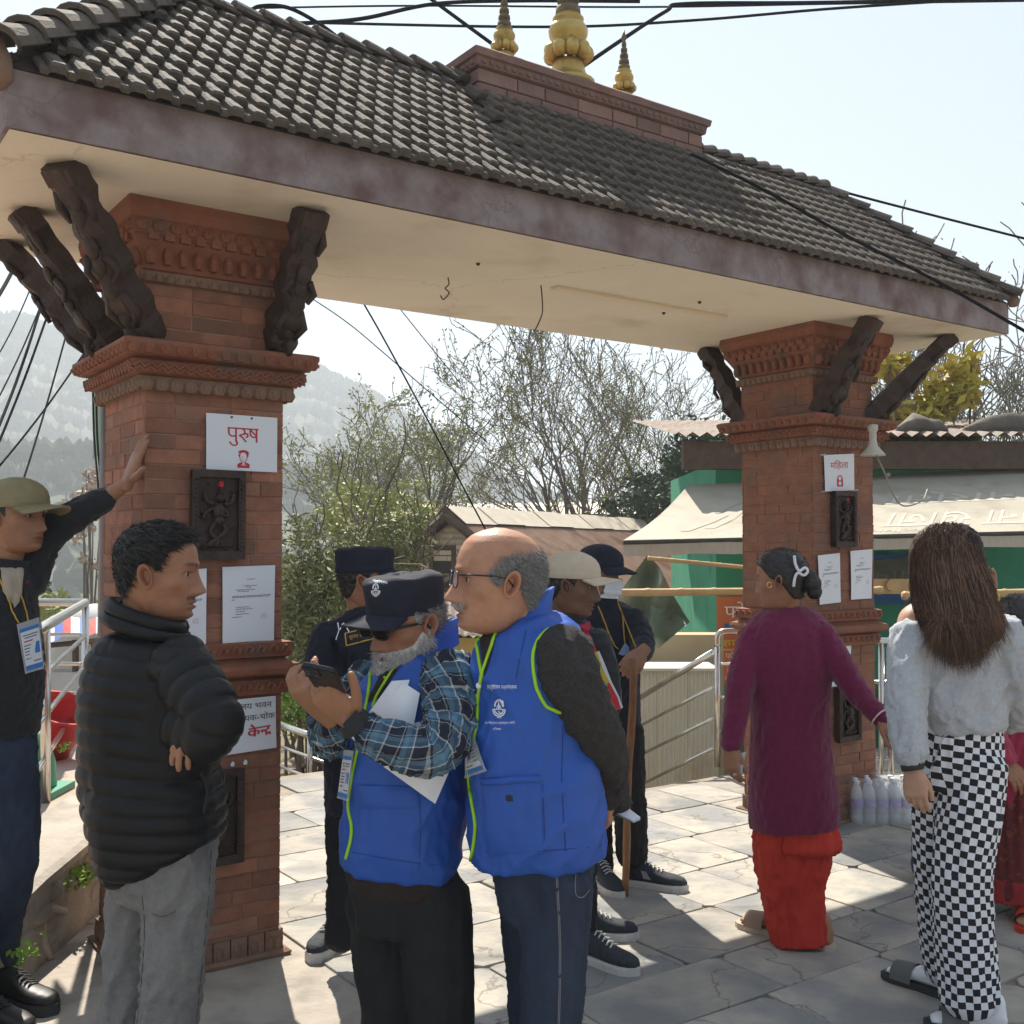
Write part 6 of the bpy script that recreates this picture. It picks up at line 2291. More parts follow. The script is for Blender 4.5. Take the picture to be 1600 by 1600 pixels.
C_MAROON = mat('maroon_knit', (0.125, 0.006, 0.040), (0.18, 0.011, 0.062), 80, 0.9, .5, 220, sheen=.2, wr=(4, .35, (1, 1, .5)))
C_RED = mat('red_cotton', (0.44, 0.026, 0.014), (0.54, 0.04, 0.02), 8, 0.8, .2, 60, wr=(6, .5, (1.4, 1.4, .2)))
C_GREYSWEAT = mat('grey_marl_fleece', (0.36, 0.375, 0.40), (0.46, 0.475, 0.50), 90, 0.95, .25, 200, wr=(5, .6, (1, 1, .7)))
C_KHAKI = mat('khaki_cotton', (0.20, 0.165, 0.085), (0.26, 0.215, 0.115), 16, 0.85, .2, 200, wr=(14, .35, (1, 1, 1)))
C_BEIGE = mat('beige_cotton', (0.36, 0.29, 0.21), (0.44, 0.36, 0.27), 16, 0.9, .2, 200, wr=(14, .35, (1, 1, 1)))
C_CREAMCAP = mat('cream_cotton', (0.50, 0.40, 0.29), (0.58, 0.48, 0.36), 16, 0.9, .2, 200, wr=(14, .35, (1, 1, 1)))
C_PAPER = mat('white_paper', (0.74, 0.75, 0.78), (0.70, 0.71, 0.745), 5, 0.7)
C_WHITE = mat('white_cloth', (0.74, 0.75, 0.76), None, rough=.8)
C_SHOE = mat('dark_mesh_shoe', (0.02, 0.024, 0.032), (0.04, 0.045, 0.055), 60, .8, .3, 200)
C_SHOEBLK = mat('black_leather', (0.012, 0.011, 0.010), (0.02, 0.018, 0.016), 12, .45)
C_SOLE = mat('pale_rubber', (0.55, 0.53, 0.49), (0.45, 0.43, 0.40), 30, .8)
C_SOLEDK = mat('dark_rubber', (0.03, 0.03, 0.03), None, rough=.8)
C_ACC = mat('grey_suede', (0.30, 0.30, 0.31), None, rough=.9)
C_YELLOWCORD = mat('yellow_cord', (0.55, 0.32, 0.04), None, rough=.7)
P_WHITEINK = mat('white_ink', (0.72, 0.75, 0.82), None, rough=.7)
P_DARKINK = mat('dark_ink', (0.03, 0.03, 0.045), None, rough=.7)
P_REDINK = mat('red_ink', (0.50, 0.025, 0.04), None, rough=.7)
P_BLUEINK = mat('blue_ink', (0.04, 0.20, 0.55), None, rough=.5)
LENS = mat('clear_lens', (0.8, 0.85, 0.88), None, rough=.05, spec=.6, alpha=.25)
DARKLENS = mat('dark_lens', (0.02, 0.016, 0.014), None, rough=.08, spec=.6)
PLASTIC = mat('clear_plastic', (0.75, 0.78, 0.82), None, rough=.15, spec=.5, alpha=.35)
def weave_mat(name, kind):
 m = bpy.data.materials.new(name)
 m.use_nodes = True
 N, L = m.node_tree.nodes, m.node_tree.links
 P = N['Principled BSDF']
 P.inputs['Roughness'].default_value = .85
 A = N.new('ShaderNodeAttribute')
 A.attribute_name = 'weave'
 if kind == 'check':
  c = N.new('ShaderNodeTexChecker')
  c.inputs['Scale'].default_value = 1 / .0215
  c.inputs['Color1'].default_value = (.010, .010, .013, 1)
  c.inputs['Color2'].default_value = (.70, .70, .73, 1)
  L.new(A.outputs['Vector'], c.inputs['Vector'])
  L.new(c.outputs['Color'], P.inputs['Base Color'])
 else:
  sp = N.new('ShaderNodeSeparateXYZ')
  L.new(A.outputs['Vector'], sp.inputs[0])
  outs = []
  for ax in (0, 1):
   mu = N.new('ShaderNodeMath')
   mu.operation = 'MULTIPLY'
   mu.inputs[1].default_value = 1 / .062
   L.new(sp.outputs[ax], mu.inputs[0])
   fr = N.new('ShaderNodeMath')
   fr.operation = 'FRACT'
   L.new(mu.outputs[0], fr.inputs[0])
   rp = N.new('ShaderNodeValToRGB')
   rp.color_ramp.interpolation = 'CONSTANT'
   el = rp.color_ramp.elements
   el[0].position, el[0].color = 0, (.008, .012, .028, 1)
   el[1].position, el[1].color = .40, (.50, .50, .47, 1)
   for p, c in ((.46, (.045, .115, .19, 1)), (.64, (.10, .20, .28, 1)), (.84, (.008, .012, .028, 1)), (.92, (.36, .37, .36, 1)), (.96, (.01, .014, .03, 1))):
    e = el.new(p)
    e.color = c
   L.new(fr.outputs[0], rp.inputs[0])
   outs.append(rp.outputs[0])
  mx = N.new('ShaderNodeMix')
  mx.data_type = 'RGBA'
  mx.inputs[0].default_value = .5
  L.new(outs[0], mx.inputs[6])
  L.new(outs[1], mx.inputs[7])
  L.new(mx.outputs[2], P.inputs['Base Color'])
 return m
C_CHECK = weave_mat('black_white_check', 'check')
C_PLAID = weave_mat('blue_plaid_cotton', 'plaid')
def poly_param(V, pts):
 """distance to, arc length along and angle round a limb line"""
 P = [p if isinstance(p, Vector) else at(*p) for p in pts]
 P = np.array([tuple(p) for p in crom(P, 4)])
 best = np.full(len(V), 1e9)
 S = np.zeros(len(V))
 A = np.zeros(len(V))
 acc = 0.0
 cam = np.array([0, 0, CAM_H])
 for a, b in zip(P[:-1], P[1:]):
  ab = b - a
  l = np.linalg.norm(ab)
  t = np.clip(((V - a) @ ab) / (l * l), 0, 1)
  q = a + t[:, None] * ab
  dv = V - q
  d = np.linalg.norm(dv, axis=1)
  m = d < best
  best[m] = d[m]
  S[m] = acc + t[m] * l
  tt = ab / l
  c = cam - q
  c = c - (c @ tt)[:, None] * tt
  c /= np.maximum(1e-9, np.linalg.norm(c, axis=1, keepdims=True))
  s = np.cross(tt, c)
  ang = np.arctan2(np.einsum('ij,ij->i', dv, s), np.einsum('ij,ij->i', dv, c))
  A[m] = ang[m]
  acc += l
 return best, S, A
def collar(fig, m, rings, name='collar', thick=.006, parent=None, fold=None):
 """standing collar: loops of photo points at depth; rings from the bottom to the top"""
 mb = MB()
 L = []
 for (cx, cy, Z, rx, ry, tilt) in rings:
  c = at(cx, cy, Z)
  L.append([c + V3((rx * math.cos(a), ry * math.sin(a), tilt * math.cos(a))) for a in [2 * math.pi * k / 28 for k in range(28)]])
 top = [V3(p) for p in L[-1]]
 c = sum(top, V3((0, 0, 0))) / len(top)
 inner = [[p + (V3((c.x, c.y, p.z)) - p).normalized() * thick for p in r] for r in reversed(L)]
 mb.rings(L + inner, cap=False)
 return mb.build(name, m, parent or fig.root, smooth=True)
# ------------------------------------------------------------------ P1: man in khaki cap leaning on the pillar
def person_lean():
 f = Figure(atz(15, 1570), 'man in khaki cap and black jacket leaning his arm on the left pillar', SK_TAN)
 Z = 3.72
 def tint(V, t):
  t = paint_brows(V, t, .8)
  x, y, z = V.T
  m = .35 * (z < -.055) * (y > .0) * np.clip((-.05 - z) / .03, 0, 1)
  return paint_region(V, t, m, (.55, .5, .47))
 f.head((26, 808, Z), (.97, -.24, 0), .03, 0, 1.06, neck=(8, 895, 3.75), tintf=tint, nose=1.05)
 hair_shell(f.hv, .006, 3, M=f.hM, C=f.hC, s=f.hs, parent=f.root, m=H_BLACK, fuzz=1200, flen=.008, zmax=.036)
 cap(f, 'ball', C_KHAKI, C_KHAKI, .02, .082, .22, low=.034, h=.07, rs=1.03)
 rows = [(-8, 885, 30, 880, 3.75, .07), (-55, 915, 52, 900, 3.75, .12), (-72, 960, 52, 945, 3.74, .14), (-74, 1030, 62, 1015, 3.72, .15), (-70, 1090, 62, 1080, 3.71, .15), (-68, 1150, 54, 1150, 3.71, .14)]
 f.rows(rows, .8)
 arm = [(30, 905, 3.80), (70, 838, 3.84), (118, 805, 3.86), (168, 777, 3.88)]
 wr = at(196, 757, 3.88)
 f.limb([at(30, 905, 3.80), at(70, 838, 3.84), at(160, 782, 3.88), wr], [.06, .05, .038, .030])
 # palm flat on the outer face of the pillar, thumb round the corner
 f.limb([at(150, 788, 3.88), wr, at(203, 746, 3.875)], [.038, .030, .026])
 hv, hf = hand(at(200, 752, 3.875), at(216, 708, 3.86) - at(200, 752, 3.875), (-.80, -.60, .1), -1, [(.02, .05, .05)] * 4, .10, (.95, .10, .05), 1.05, -.2)
 f.add(hv, hf)
 legR = [(8, 1170, 3.68), (18, 1335, 3.62), (4, 1440, 3.72), (-4, 1528, 3.78)]
 legL = [(-30, 1170, 3.85), (-40, 1340, 3.8), (-45, 1550, 3.78)]
 f.limb(legR, [.085, .06, .05, .045])
 f.limb(legL, [.08, .06, .045])
 f.cloth('jeans', C_JEANS, lambda mb: (limb(mb, legR, [.105, .088, .066, .062]), limb(mb, legL, [.1, .08, .06]), rows_loft(mb, [(-66, 1120, 52, 1120, 3.72, .13), (-62, 1200, 50, 1200, 3.72, .13)])), .010, 4, [(5, .004, 30, (1, 1, .6), True)])
 f.cloth('jacket', C_BLACK, lambda mb: (rows_loft(mb, rows), limb(mb, arm, [.095, .070, .058, .044]), limb(mb, [(-55, 930, 3.7), (-80, 1050, 3.62), (-60, 1150, 3.55)], [.085, .07, .06])), .009, 4, [(2, .004, 34, (1, 1, 1), True)])
 bv = f.bvh
 collar(f, C_BLACK, [(10, 905, 3.74, .085, .085, -.01), (12, 885, 3.75, .078, .078, -.01), (14, 872, 3.75, .078, .075, -.01)], 'jacket_collar')
 sh = patch(bv, [(0, 888), (37, 878), (30, 940), (22, 950)], .006, 6, 10)
 sh.build('shirt_front', C_BEIGE, f.root, smooth=True)
 for q in ([(2, 890), (24, 905), (20, 945), (4, 925)], [(22, 876), (38, 880), (32, 935), (27, 925)]):
  patch(bv, q, .011, 4, 6).build('shirt_collar', C_BEIGE, f.root, smooth=True)
 seam(bv, [(36, 880), (38, 920), (40, 960)], .003).build('zip', C_SOLEDK, f.root)
 ly = lanyard(f, bv, [(0, 905), (10, 930), (22, 962), (28, 974)], [(30, 925), (38, 950), (43, 972)], C_YELLOWCORD)
 badge(f, ly, [(24, 976), (55, 967), (62, 1045), (34, 1053)], bv, 3.5)
 sneaker(f, at(2, 1560, 3.66) + V3((0, 0, 0)), (.93, -.36), C_SHOEBLK, C_SOLEDK, .24)
 sneaker(f, at(-45, 1590, 3.5), (.9, -.4), C_SHOEBLK, C_SOLEDK, .27)
 f.finish()
 # little logo on the chest
 lg = MB()
 stroke(lg, bv, [(39, 912), (42, 907), (44, 911)], 1.2)
 lg.build('chest_logo', P_REDINK, f.root)
 return f
def badge(f, parent, quad, bv, Z, off=.014, style=0):
 """plastic sleeve with a printed pass"""
 pts = [hit(bv, x, y, off, Z) for x, y in quad]
 n = (pts[1] - pts[0]).cross(pts[3] - pts[0]).normalized()
 if n.dot(CAM0 - pts[0]) < 0:
  n = -n
 P = lambda s, t, o=0.0: (pts[0] * (1 - s) + pts[1] * s) * (1 - t) + (pts[3] * (1 - s) + pts[2] * s) * t + n * o
 mb = MB()
 mb.box8([P(0, 1), P(1, 1), P(1, 1, .002), P(0, 1, .002), P(0, 0), P(1, 0), P(1, 0, .002), P(0, 0, .002)])
 b = mb.build('badge', PLASTIC, parent)
 mb = MB()
 mb.quad(P(.06, .95, .0026), P(.94, .95, .0026), P(.94, .12, .0026), P(.06, .12, .0026))
 mb.build('card', C_PAPER, b)
 mb = MB()
 for t0, t1 in ((.12, .19), (.86, .95)):
  mb.quad(P(.06, t1, .0032), P(.94, t1, .0032), P(.94, t0, .0032), P(.06, t0, .0032))
 mb.quad(P(.62, .66, .0032), P(.88, .66, .0032), P(.88, .44, .0032), P(.62, .44, .0032))
 mb.build('blue_print', P_BLUEINK, b, kind='stuff')
 mb = MB()
 for t, s0, s1 in ((.26, .14, .86), (.31, .2, .8), (.46, .12, .5), (.52, .12, .52), (.58, .12, .45), (.64, .12, .5), (.72, .12, .4), (.79, .5, .9)):
  mb.quad(P(s0, t + .018, .0033), P(s1, t + .018, .0033), P(s1, t, .0033), P(s0, t, .0033))
 mb.build('small_print', P_DARKINK, b, kind='stuff')
 mb = MB()
 mb.quad(P(.16, .40, .0033), P(.6, .40, .0033), P(.6, .375, .0033), P(.16, .375, .0033))
 mb.build('red_print', P_REDINK, b)
 return b
# ------------------------------------------------------------------ P2: man in a black puffer jacket
C_SEAM = mat('dark_blue_seam', (.011, .042, .20), None, rough=.7)
def seams(f, bv, m, lines, r=.0009):
 mb = MB()
 for pts in lines:
  t = seam(bv, pts, r, .0006)
  mb.add(t.v, t.f)
 return mb.build('seams', m, f.root, kind='stuff')
def person_puffer():
 f = Figure(atz(222, 1822), 'man in black quilted puffer jacket with arms folded, back to the camera', SK_MED)
 Z = 2.7
 def tint(V, t):
  t = paint_brows(V, t, .9)
  x, y, z = V.T
  ms = np.exp(-((z + .0575) / .0062) ** 2) * (np.abs(x) < .031) * (y > .05)
  t = paint_region(V, t, ms * .8, (.10, .08, .07))
  st = .38 * np.clip((-.062 - z) / .02, 0, 1) * (y > -.01)
  return paint_region(V, t, st, (.42, .38, .36))
 f.head((248, 897, Z), (.985, .12, 0), -.02, 0, 1.02, neck=(226, 1010, 2.72), neck_r=.061, tintf=tint, nose=1.12, brow=1.2, lips=1.15, cheek=1.2, mouth=.0012)
 def line(y):
  return np.interp(y, [-.12, -.07, -.05, -.025, .000, .012, .024, .036, .052, .066, .10], [-.066, -.060, -.035, .018, .010, -.008, .022, .048, .052, .070, .080])
 hair_shell(f.hv, .006, 5, line=line, M=f.hM, C=f.hC, s=f.hs, parent=f.root, m=H_BLACK, fuzz=11000, flen=.019, rough=.0012, lay=(0, .55, -.35), soft=.022, top=4.0, nrm=.22, rnd=.16)
 rows = [(196, 978, 276, 992, 2.72, .085), (162, 990, 305, 1008, 2.71, .11), (138, 1022, 322, 1040, 2.70, .14), (128, 1070, 330, 1085, 2.70, .155), (126, 1130, 335, 1140, 2.70, .16), (128, 1195, 342, 1195, 2.70, .16),
   (134, 1262, 350, 1240, 2.69, .16), (145, 1320, 353, 1275, 2.69, .155), (158, 1368, 352, 1298, 2.69, .145), (172, 1386, 345, 1308, 2.69, .12)]
 f.rows(rows[:8], .8)
 arm = [(278, 1036, 2.62), (306, 1076, 2.56), (330, 1115, 2.52), (334, 1142, 2.51), (312, 1150, 2.52), (280, 1136, 2.56)]
 arm2 = [(195, 1025, 2.84), (270, 1100, 2.86), (325, 1140, 2.74), (330, 1150, 2.64)]
 f.limb(arm[:5], [.06, .055, .05, .045, .04])
 f.limb(arm2, [.06, .05, .045, .04])
 hv, hf = hand(at(324, 1112, 2.56), at(292, 1162, 2.485) - at(324, 1112, 2.56), (-.25, -.95, .1), -1, [(.3, .45, .3), (.3, .5, .3), (.35, .5, .3), (.4, .55, .3)], .08, (.5, .3, .2), .92)
 f.add(hv, hf)
 legR = [(282, 1345, 2.66), (278, 1420, 2.64), (262, 1590, 2.60), (252, 1700, 2.62), (246, 1790, 2.66)]
 legL = [(222, 1350, 2.74), (214, 1430, 2.74), (196, 1590, 2.72), (186, 1700, 2.74), (180, 1790, 2.78)]
 f.limb(legR, [.08, .075, .055, .048, .04])
 f.limb(legL, [.08, .075, .055, .048, .04])
 f.cloth('trousers', C_GREYWOOL, lambda mb: (limb(mb, legR, [.088, .082, .070, .066, .064]), limb(mb, legL, [.084, .078, .064, .062, .060]), rows_loft(mb, [(182, 1290, 338, 1280, 2.69, .12), (180, 1350, 335, 1340, 2.69, .12), (186, 1405, 328, 1400, 2.69, .11)])), .009, 4, [(8, .007, 16, (1, 1, .6), True), (9, .003, 45, (1, 1, 1), True)])
 seams(f, f.bvh, mat('grey_seam', (.06, .058, .055), None), [[(238, 1428), (255, 1432), (275, 1424)], [(222, 1400), (226, 1450), (222, 1520), (214, 1599)], [(330, 1330), (322, 1450), (306, 1599)]])
 def quilt(V, F):
  N = normals(V, F)
  d1, s1, _ = poly_param(V, arm)
  isarm = np.clip((.105 - d1) / .03, 0, 1) * (s1 > .05)
  z = V[:, 2] + .10 * V[:, 0] + .010 * wav(V, 4, 7)
  b = lambda p: np.abs(np.sin(np.pi * p)) ** .5
  ph_t, ph_a = z / .046, s1 / .045
  h = b(ph_t) * (1 - isarm) + b(ph_a) * isarm
  pk_ = 1 - np.clip(h * 1.6, 0, 1)
  h = h * .0105 - .010 + .0022 * wav(V, 6, 75, (1, 1, .5)) * (.4 + pk_) + .0034 * wav(V, 7, 30, (1, 1, 1.6))
  return V + N * h[:, None]
 f.cloth('puffer_jacket', C_PUFF, lambda mb: (rows_loft(mb, rows), limb(mb, arm, [.080, .076, .072, .068, .064, .055]), limb(mb, arm2, [.085, .07, .062, .055])), .006, 4, None, post=quilt)
 bv = f.bvh
 # collar of two padded rolls
 for k, (cx, cy, rx, ry, tl) in enumerate(((229, 962, .086, .080, -.030), (228, 980, .094, .086, -.030))):
  mb = MB()
  c = at(cx, cy, 2.70)
  P = [c + V3((rx * math.cos(a), ry * math.sin(a), tl * math.cos(a))) for a in [2 * math.pi * i / 30 for i in range(31)]]
  mb.tube(P, .0185, 10)
  mb.build('collar', C_PUFF, f.root, smooth=True)
 seam(bv, [(312, 1205), (322, 1235), (318, 1270)], .004).build('pocket_zip', C_SOLEDK, f.root)
 sneaker(f, at(246, 1815, 2.66) - V3((.0, .02, 0)), (.8, .55), C_SHOEBLK, C_SOLEDK)
 sneaker(f, at(182, 1805, 2.78) - V3((.0, .02, 0)), (.8, .55), C_SHOEBLK, C_SOLEDK)
 f.finish()
 return f
# ------------------------------------------------------------------ P3: policeman behind the bearded man
def person_police_left():
 f = Figure(atz(570, 1505), 'policeman in navy cap and sweater standing behind the bearded man', SK_MED)
 Z = 3.99
 def tint(V, t):
  return paint_brows(V, t, .85)
 f.head((572, 907, Z), (.93, .10, 0), .0, 0, 1.0, neck=(570, 968, 4.0), tintf=tint)
 hair_shell(f.hv, .006, 11, M=f.hM, C=f.hC, s=f.hs, parent=f.root, m=H_BLACK, fuzz=1500, flen=.008, zmax=.036)
 cap(f, 'patrol', C_NAVYCAP, C_NAVYCAP, .02, .074, .30, low=.036, h=.082, flat=True, rs=.98)
 face_mask(f, mat('mask_blue', (0.42, 0.50, 0.56), None, rough=.8), C_WHITE)
 rows = [(556, 950, 612, 945, 4.0, .07), (524, 970, 650, 962, 4.0, .10), (500, 1000, 672, 990, 3.99, .125), (494, 1050, 680, 1045, 3.98, .13), (498, 1120, 676, 1120, 3.98, .13), (506, 1190, 668, 1190, 3.98, .125), (508, 1268, 662, 1268, 3.98, .12)]
 arm = [(518, 990, 3.96), (503, 1050, 3.92), (505, 1110, 3.88), (530, 1160, 3.78), (560, 1165, 3.72)]
 arm2 = [(655, 990, 3.96), (672, 1070, 3.92), (650, 1150, 3.85)]
 f.rows(rows, .8)
 f.limb(arm, [.05, .045, .04, .035, .03])
 f.limb(arm2, [.05, .045, .04])
 hv, hf = hand(at(556, 1166, 3.73), V3((1, -.1, -.15)), (0, -.8, .6), 1, [(.5, .6, .4)] * 4, .06, (.6, .3, .2), .95)
 f.add(hv, hf)
 legR = [(538, 1240, 3.98), (536, 1370, 3.96), (533, 1470, 3.93)]
 legL = [(625, 1240, 4.02), (628, 1370, 4.05), (632, 1475, 4.1)]
 f.limb(legR, [.06, .05, .04])
 f.limb(legL, [.06, .05, .04])
 f.cloth('trousers', C_TROUSER, lambda mb: (limb(mb, legR, [.075, .060, .062]), limb(mb, legL, [.075, .062, .062]), rows_loft(mb, [(512, 1220, 655, 1220, 4.0, .10), (514, 1280, 650, 1280, 4.0, .10)])), .009, 3, [(3, .005, 34, (1, 1, 1.2), True)])
 f.cloth('sweater', C_NAVY, lambda mb: (rows_loft(mb, rows), limb(mb, arm, [.075, .068, .060, .052, .042]), limb(mb, arm2, [.075, .068, .05])), .009, 4, [(13, .003, 30, (1, 1, 1), True)])
 bv = f.bvh
 collar(f, C_NAVYCAP, [(574, 966, 3.99, .082, .08, .006), (575, 954, 3.99, .070, .068, .008), (576, 946, 3.99, .068, .066, .008)])
 mb = patch(bv, [(508, 968), (560, 948), (566, 958), (516, 982)], .010, 8, 4)
 mb.build('epaulette', C_NAVYCAP, f.root, smooth=True)
 mb = MB()
 for a, b in (((540, 990), (583, 980)), ((583, 980), (584, 998)), ((584, 998), (542, 1009)), ((542, 1009), (540, 990))):
  stroke(mb, bv, [a, b], 1.6, .005)
 patch_text(mb, bv, 'कुमार श्रेष्ठ', 546, 992, 578, 1001, .005, -6)
 o = patch(bv, [(540, 990), (583, 980), (584, 998), (542, 1009)], .003, 8, 4).build('name_tag', C_NAVYCAP, f.root)
 mb.build('embroidery', C_YELLOWCORD, o, kind='stuff')
 mb = MB()
 for pts in ([(527, 962), (530, 985), (538, 975), (546, 988)], [(530, 985), (525, 1000)]):
  stroke(mb, bv, pts, 2.0, .006)
 mb.build('whistle_cord', C_WHITE, f.root)
 sneaker(f, atz(535, 1474), (-.35, -.92), C_SHOE, C_SOLE, .235, C_ACC)
 sneaker(f, at(632, 1470, 4.1), (.4, -.9), C_SHOE, C_SOLE, .265, C_ACC)
 f.finish()
 return f
# ------------------------------------------------------------------ P4: bearded man with the phone
def person_beard():
 f = Figure(atz(640, 1860), 'bearded man in blue vest and plaid shirt looking down at his phone', SK_TAN)
 def tint(V, t):
  t = paint_brows(V, t, .6, (.45, .42, .4))
  x, y, z = V.T
  return t
 f.head((634, 974, 2.60), (-.76, -.65, 0), -.17, 0, .95, neck=(655, 1062, 2.66), neck_r=.060, tintf=tint, nose=1.15, age=.5)
 M, C, s = f.hM, f.hC, f.hs
 # beard: chin, jaw, moustache
 V = f.hv
 x, y, z = V.T
 jaw = np.interp(y, [-.02, .005, .03, .06, .10], [-.005, -.015, -.045, -.052, -.055])
 m = np.clip((jaw - z) / .010, 0, 1) * (y > -.02)
 lip = np.exp(-(np.abs(x) / .024) ** 4) * np.exp(-((z + .0715) / .0105) ** 4) * (y > .05)
 m = m * (1 - lip)
 nose_ = np.exp(-(np.abs(x) / .016) ** 4) * (z > -.053) * (y > .05)
 m = m * (1 - nose_)
 N = normals(V, HG_F[:-2])
 r = np.random.RandomState(4)
 thick = .010 + .016 * np.clip((-.07 - z) / .05, 0, 1)
 BV = V + N * ((thick + .004 * wav(V, 3, 160)) * m - .0015)[:, None]
 BV[:, 2] -= .012 * m * np.clip((-.08 - z) / .04, 0, 1)
 keep = [q for q in HG_F if len(q) == 4 and max(m[i] for i in q) > .03] + [HG_F[-2]]
 used = sorted({i for q in keep for i in q})
 mp = {i: k for k, i in enumerate(used)}
 bo = mk('beard', xf(BV[used], M, C, s), [tuple(mp[i] for i in q) for q in keep], H_WHITE, f.root)
 idx = r.choice(np.where(m > .3)[0], 7000)
 tuft(BV[idx] + r.normal(size=(7000, 3)) * .002, N[idx], r, .014, (0, .15, -.75), M, C, s, H_WHITE, bo, 'beard_hairs', .0009)
 hair_shell(f.hv, .011, 15, M=M, C=C, s=s, parent=f.root, m=H_GREY, fuzz=2600, flen=.014, zmax=.036)
 co, cbv = cap(f, 'patrol', C_NAVYCAP, C_NAVYCAP, .05, .080, .24, low=.034, h=.087, flat=True, rs=.97)
 mb = MB()
 emblem(mb, cbv, 588, 922, 8.5, .003)
 patch_text(mb, cbv, 'पर्यवेक्षक', 583, 906, 606, 912, .003, 3)
 mb.build('cap_emblem', P_WHITEINK, co, kind='stuff')
 glasses(f, mat('black_frame', (.012, .012, .012), None, rough=.25), DARKLENS, .028, .0145, .003, .100, -.003, 'sunglasses', .0032)
 rows = [(612, 1030, 690, 1000, 2.64, .09), (575, 1052, 720, 1022, 2.63, .115), (556, 1092, 733, 1060, 2.62, .135), (546, 1140, 734, 1120, 2.61, .14), (540, 1200, 732, 1190, 2.61, .145), (537, 1260, 730, 1252, 2.61, .145), (533, 1312, 723, 1318, 2.61, .14), (531, 1344, 715, 1370, 2.61, .13)]
 f.rows(rows, .75)
 armL = [(704, 1056, 2.54), (707, 1102, 2.47), (698, 1148, 2.41), (672, 1174, 2.375), (632, 1168, 2.365), (598, 1154, 2.36), (574, 1144, 2.362)]
 armR = [(585, 1065, 2.72), (535, 1120, 2.66), (522, 1152, 2.58), (510, 1125, 2.50)]
 f.limb(armL, [.055, .05, .048, .045, .04, .036, .030])
 f.limb(armR, [.05, .045, .04, .03])
 f.limb([at(562, 1140, 2.37), at(548, 1124, 2.36), at(540, 1112, 2.36)], [.030, .028, .026])
 # near hand: palm towards the face, cradling the phone, index along its edge, thumb up in front
 hv, hf = hand(at(553, 1128, 2.365), at(512, 1090, 2.35) - at(553, 1128, 2.365), (-.25, -.80, -.45), -1, [(.05, .10, .05), (.35, .45, .3), (.5, .6, .4), (.6, .7, .5)], .24, (.95, .25, .15), 1.0, -.2)
 f.add(hv, hf)
 hv, hf = hand(at(508, 1118, 2.47), at(482, 1090, 2.45) - at(508, 1118, 2.47), (-.4, -.7, -.5), 1, [(.5, .8, .5), (.7, .9, .6), (.8, .9, .6), (.8, .9, .6)], .05, (.5, .5, .4), .95)
 f.add(hv, hf)
 legA = [(596, 1400, 2.66), (604, 1500, 2.66), (612, 1620, 2.66), (612, 1830, 2.68)]
 legB = [(676, 1400, 2.58), (684, 1500, 2.57), (690, 1620, 2.57), (690, 1850, 2.58)]
 f.limb(legA, [.07, .065, .055, .045])
 f.limb(legB, [.07, .065, .055, .045])
 f.cloth('trousers', C_TROUSER, lambda mb: (limb(mb, legA, [.090, .082, .074, .070]), limb(mb, legB, [.092, .086, .078, .072]), rows_loft(mb, [(540, 1350, 714, 1360, 2.61, .12), (551, 1400, 719, 1400, 2.61, .115), (560, 1450, 722, 1450, 2.61, .105)])), .009, 4, [(3, .004, 26, (1, 1, .5), True)])
 f.cloth('undershirt', C_BROWNKNIT, lambda mb: rows_loft(mb, [(545, 1330, 712, 1345, 2.61, .125), (543, 1365, 711, 1376, 2.61, .125), (552, 1388, 706, 1390, 2.61, .118)]), .008, 3, [(6, .003, 40, (1, 1, 1), True)])
 def weave(V):
  d1, s1, a1 = poly_param(V, armL)
  d2, s2, a2 = poly_param(V, armR)
  u = np.where(d1 < d2, a1, a2) * .062
  v = np.where(d1 < d2, s1, s2)
  return np.stack([u + .3 * v, v, np.full(len(V), .5)], 1)
 f.cloth('plaid_shirt', C_PLAID, lambda mb: (limb(mb, armL, [.078, .070, .062, .056, .052, .048, .043]), limb(mb, armR, [.07, .062, .055, .045])), .006, 3, [(21, .0055, 34, (1, 1, 1), True), (22, .0025, 80, (1, 1, 1), True)], weave=weave)
 f.cloth('vest', C_VEST, lambda mb: rows_loft(mb, rows, 28), .0075, 3, [(31, .006, 13, (1, 1, .8), True), (32, .0022, 36, (1, 1, .6), True)])
 bv = f.bvh
 # open front showing the dark shirt
 patch(bv, [(604, 1035), (640, 1020), (592, 1092), (572, 1098)], .004, 6, 12).build('shirt_front', C_BROWNKNIT, f.root, smooth=True)
 # collar wings
 collar(f, C_VEST, [(655, 1032, 2.63, .098, .095, .040), (660, 1005, 2.64, .088, .082, .036), (662, 985, 2.645, .088, .080, .034)], 'vest_collar')
 for pts in ([(641, 1015), (622, 1040), (604, 1062), (590, 1086), (583, 1105)], [(579, 1040), (579, 1062), (575, 1090), (570, 1115)], [(563, 1160), (556, 1185), (549, 1225), (545, 1260), (550, 1290), (548, 1315), (541, 1342)], [(706, 1030), (722, 1040), (732, 1060), (733, 1085)]):
  seam(bv, pts, .0042, .002).build('piping', C_LIME, f.root, smooth=True)
 patch(bv, [(561, 1226), (656, 1229), (655, 1264), (561, 1262)], .008, 12, 5).build('pocket_flap', C_VEST, f.root, smooth=True)
 seams(f, bv, C_SEAM, [[(655, 1232), (657, 1300), (654, 1362)], [(540, 1330), (620, 1344), (712, 1356)], [(700, 1180), (706, 1260), (700, 1355)]])
 # watch
 mb = MB()
 w0, w1 = at(562, 1137, 2.366), at(549, 1124, 2.364)
 mb.tube([w0.lerp(w1, t) for t in (0, .3, .7, 1)], [.036, .037, .036, .035], 18)
 wo = mb.build('watch_strap', C_SOLEDK, f.root, smooth=True)
 mb = MB()
 n_ = (CAM0 - w0).normalized()
 c = w0.lerp(w1, .5) + n_ * .037
 ax = (w1 - w0).normalized()
 ay = n_.cross(ax)
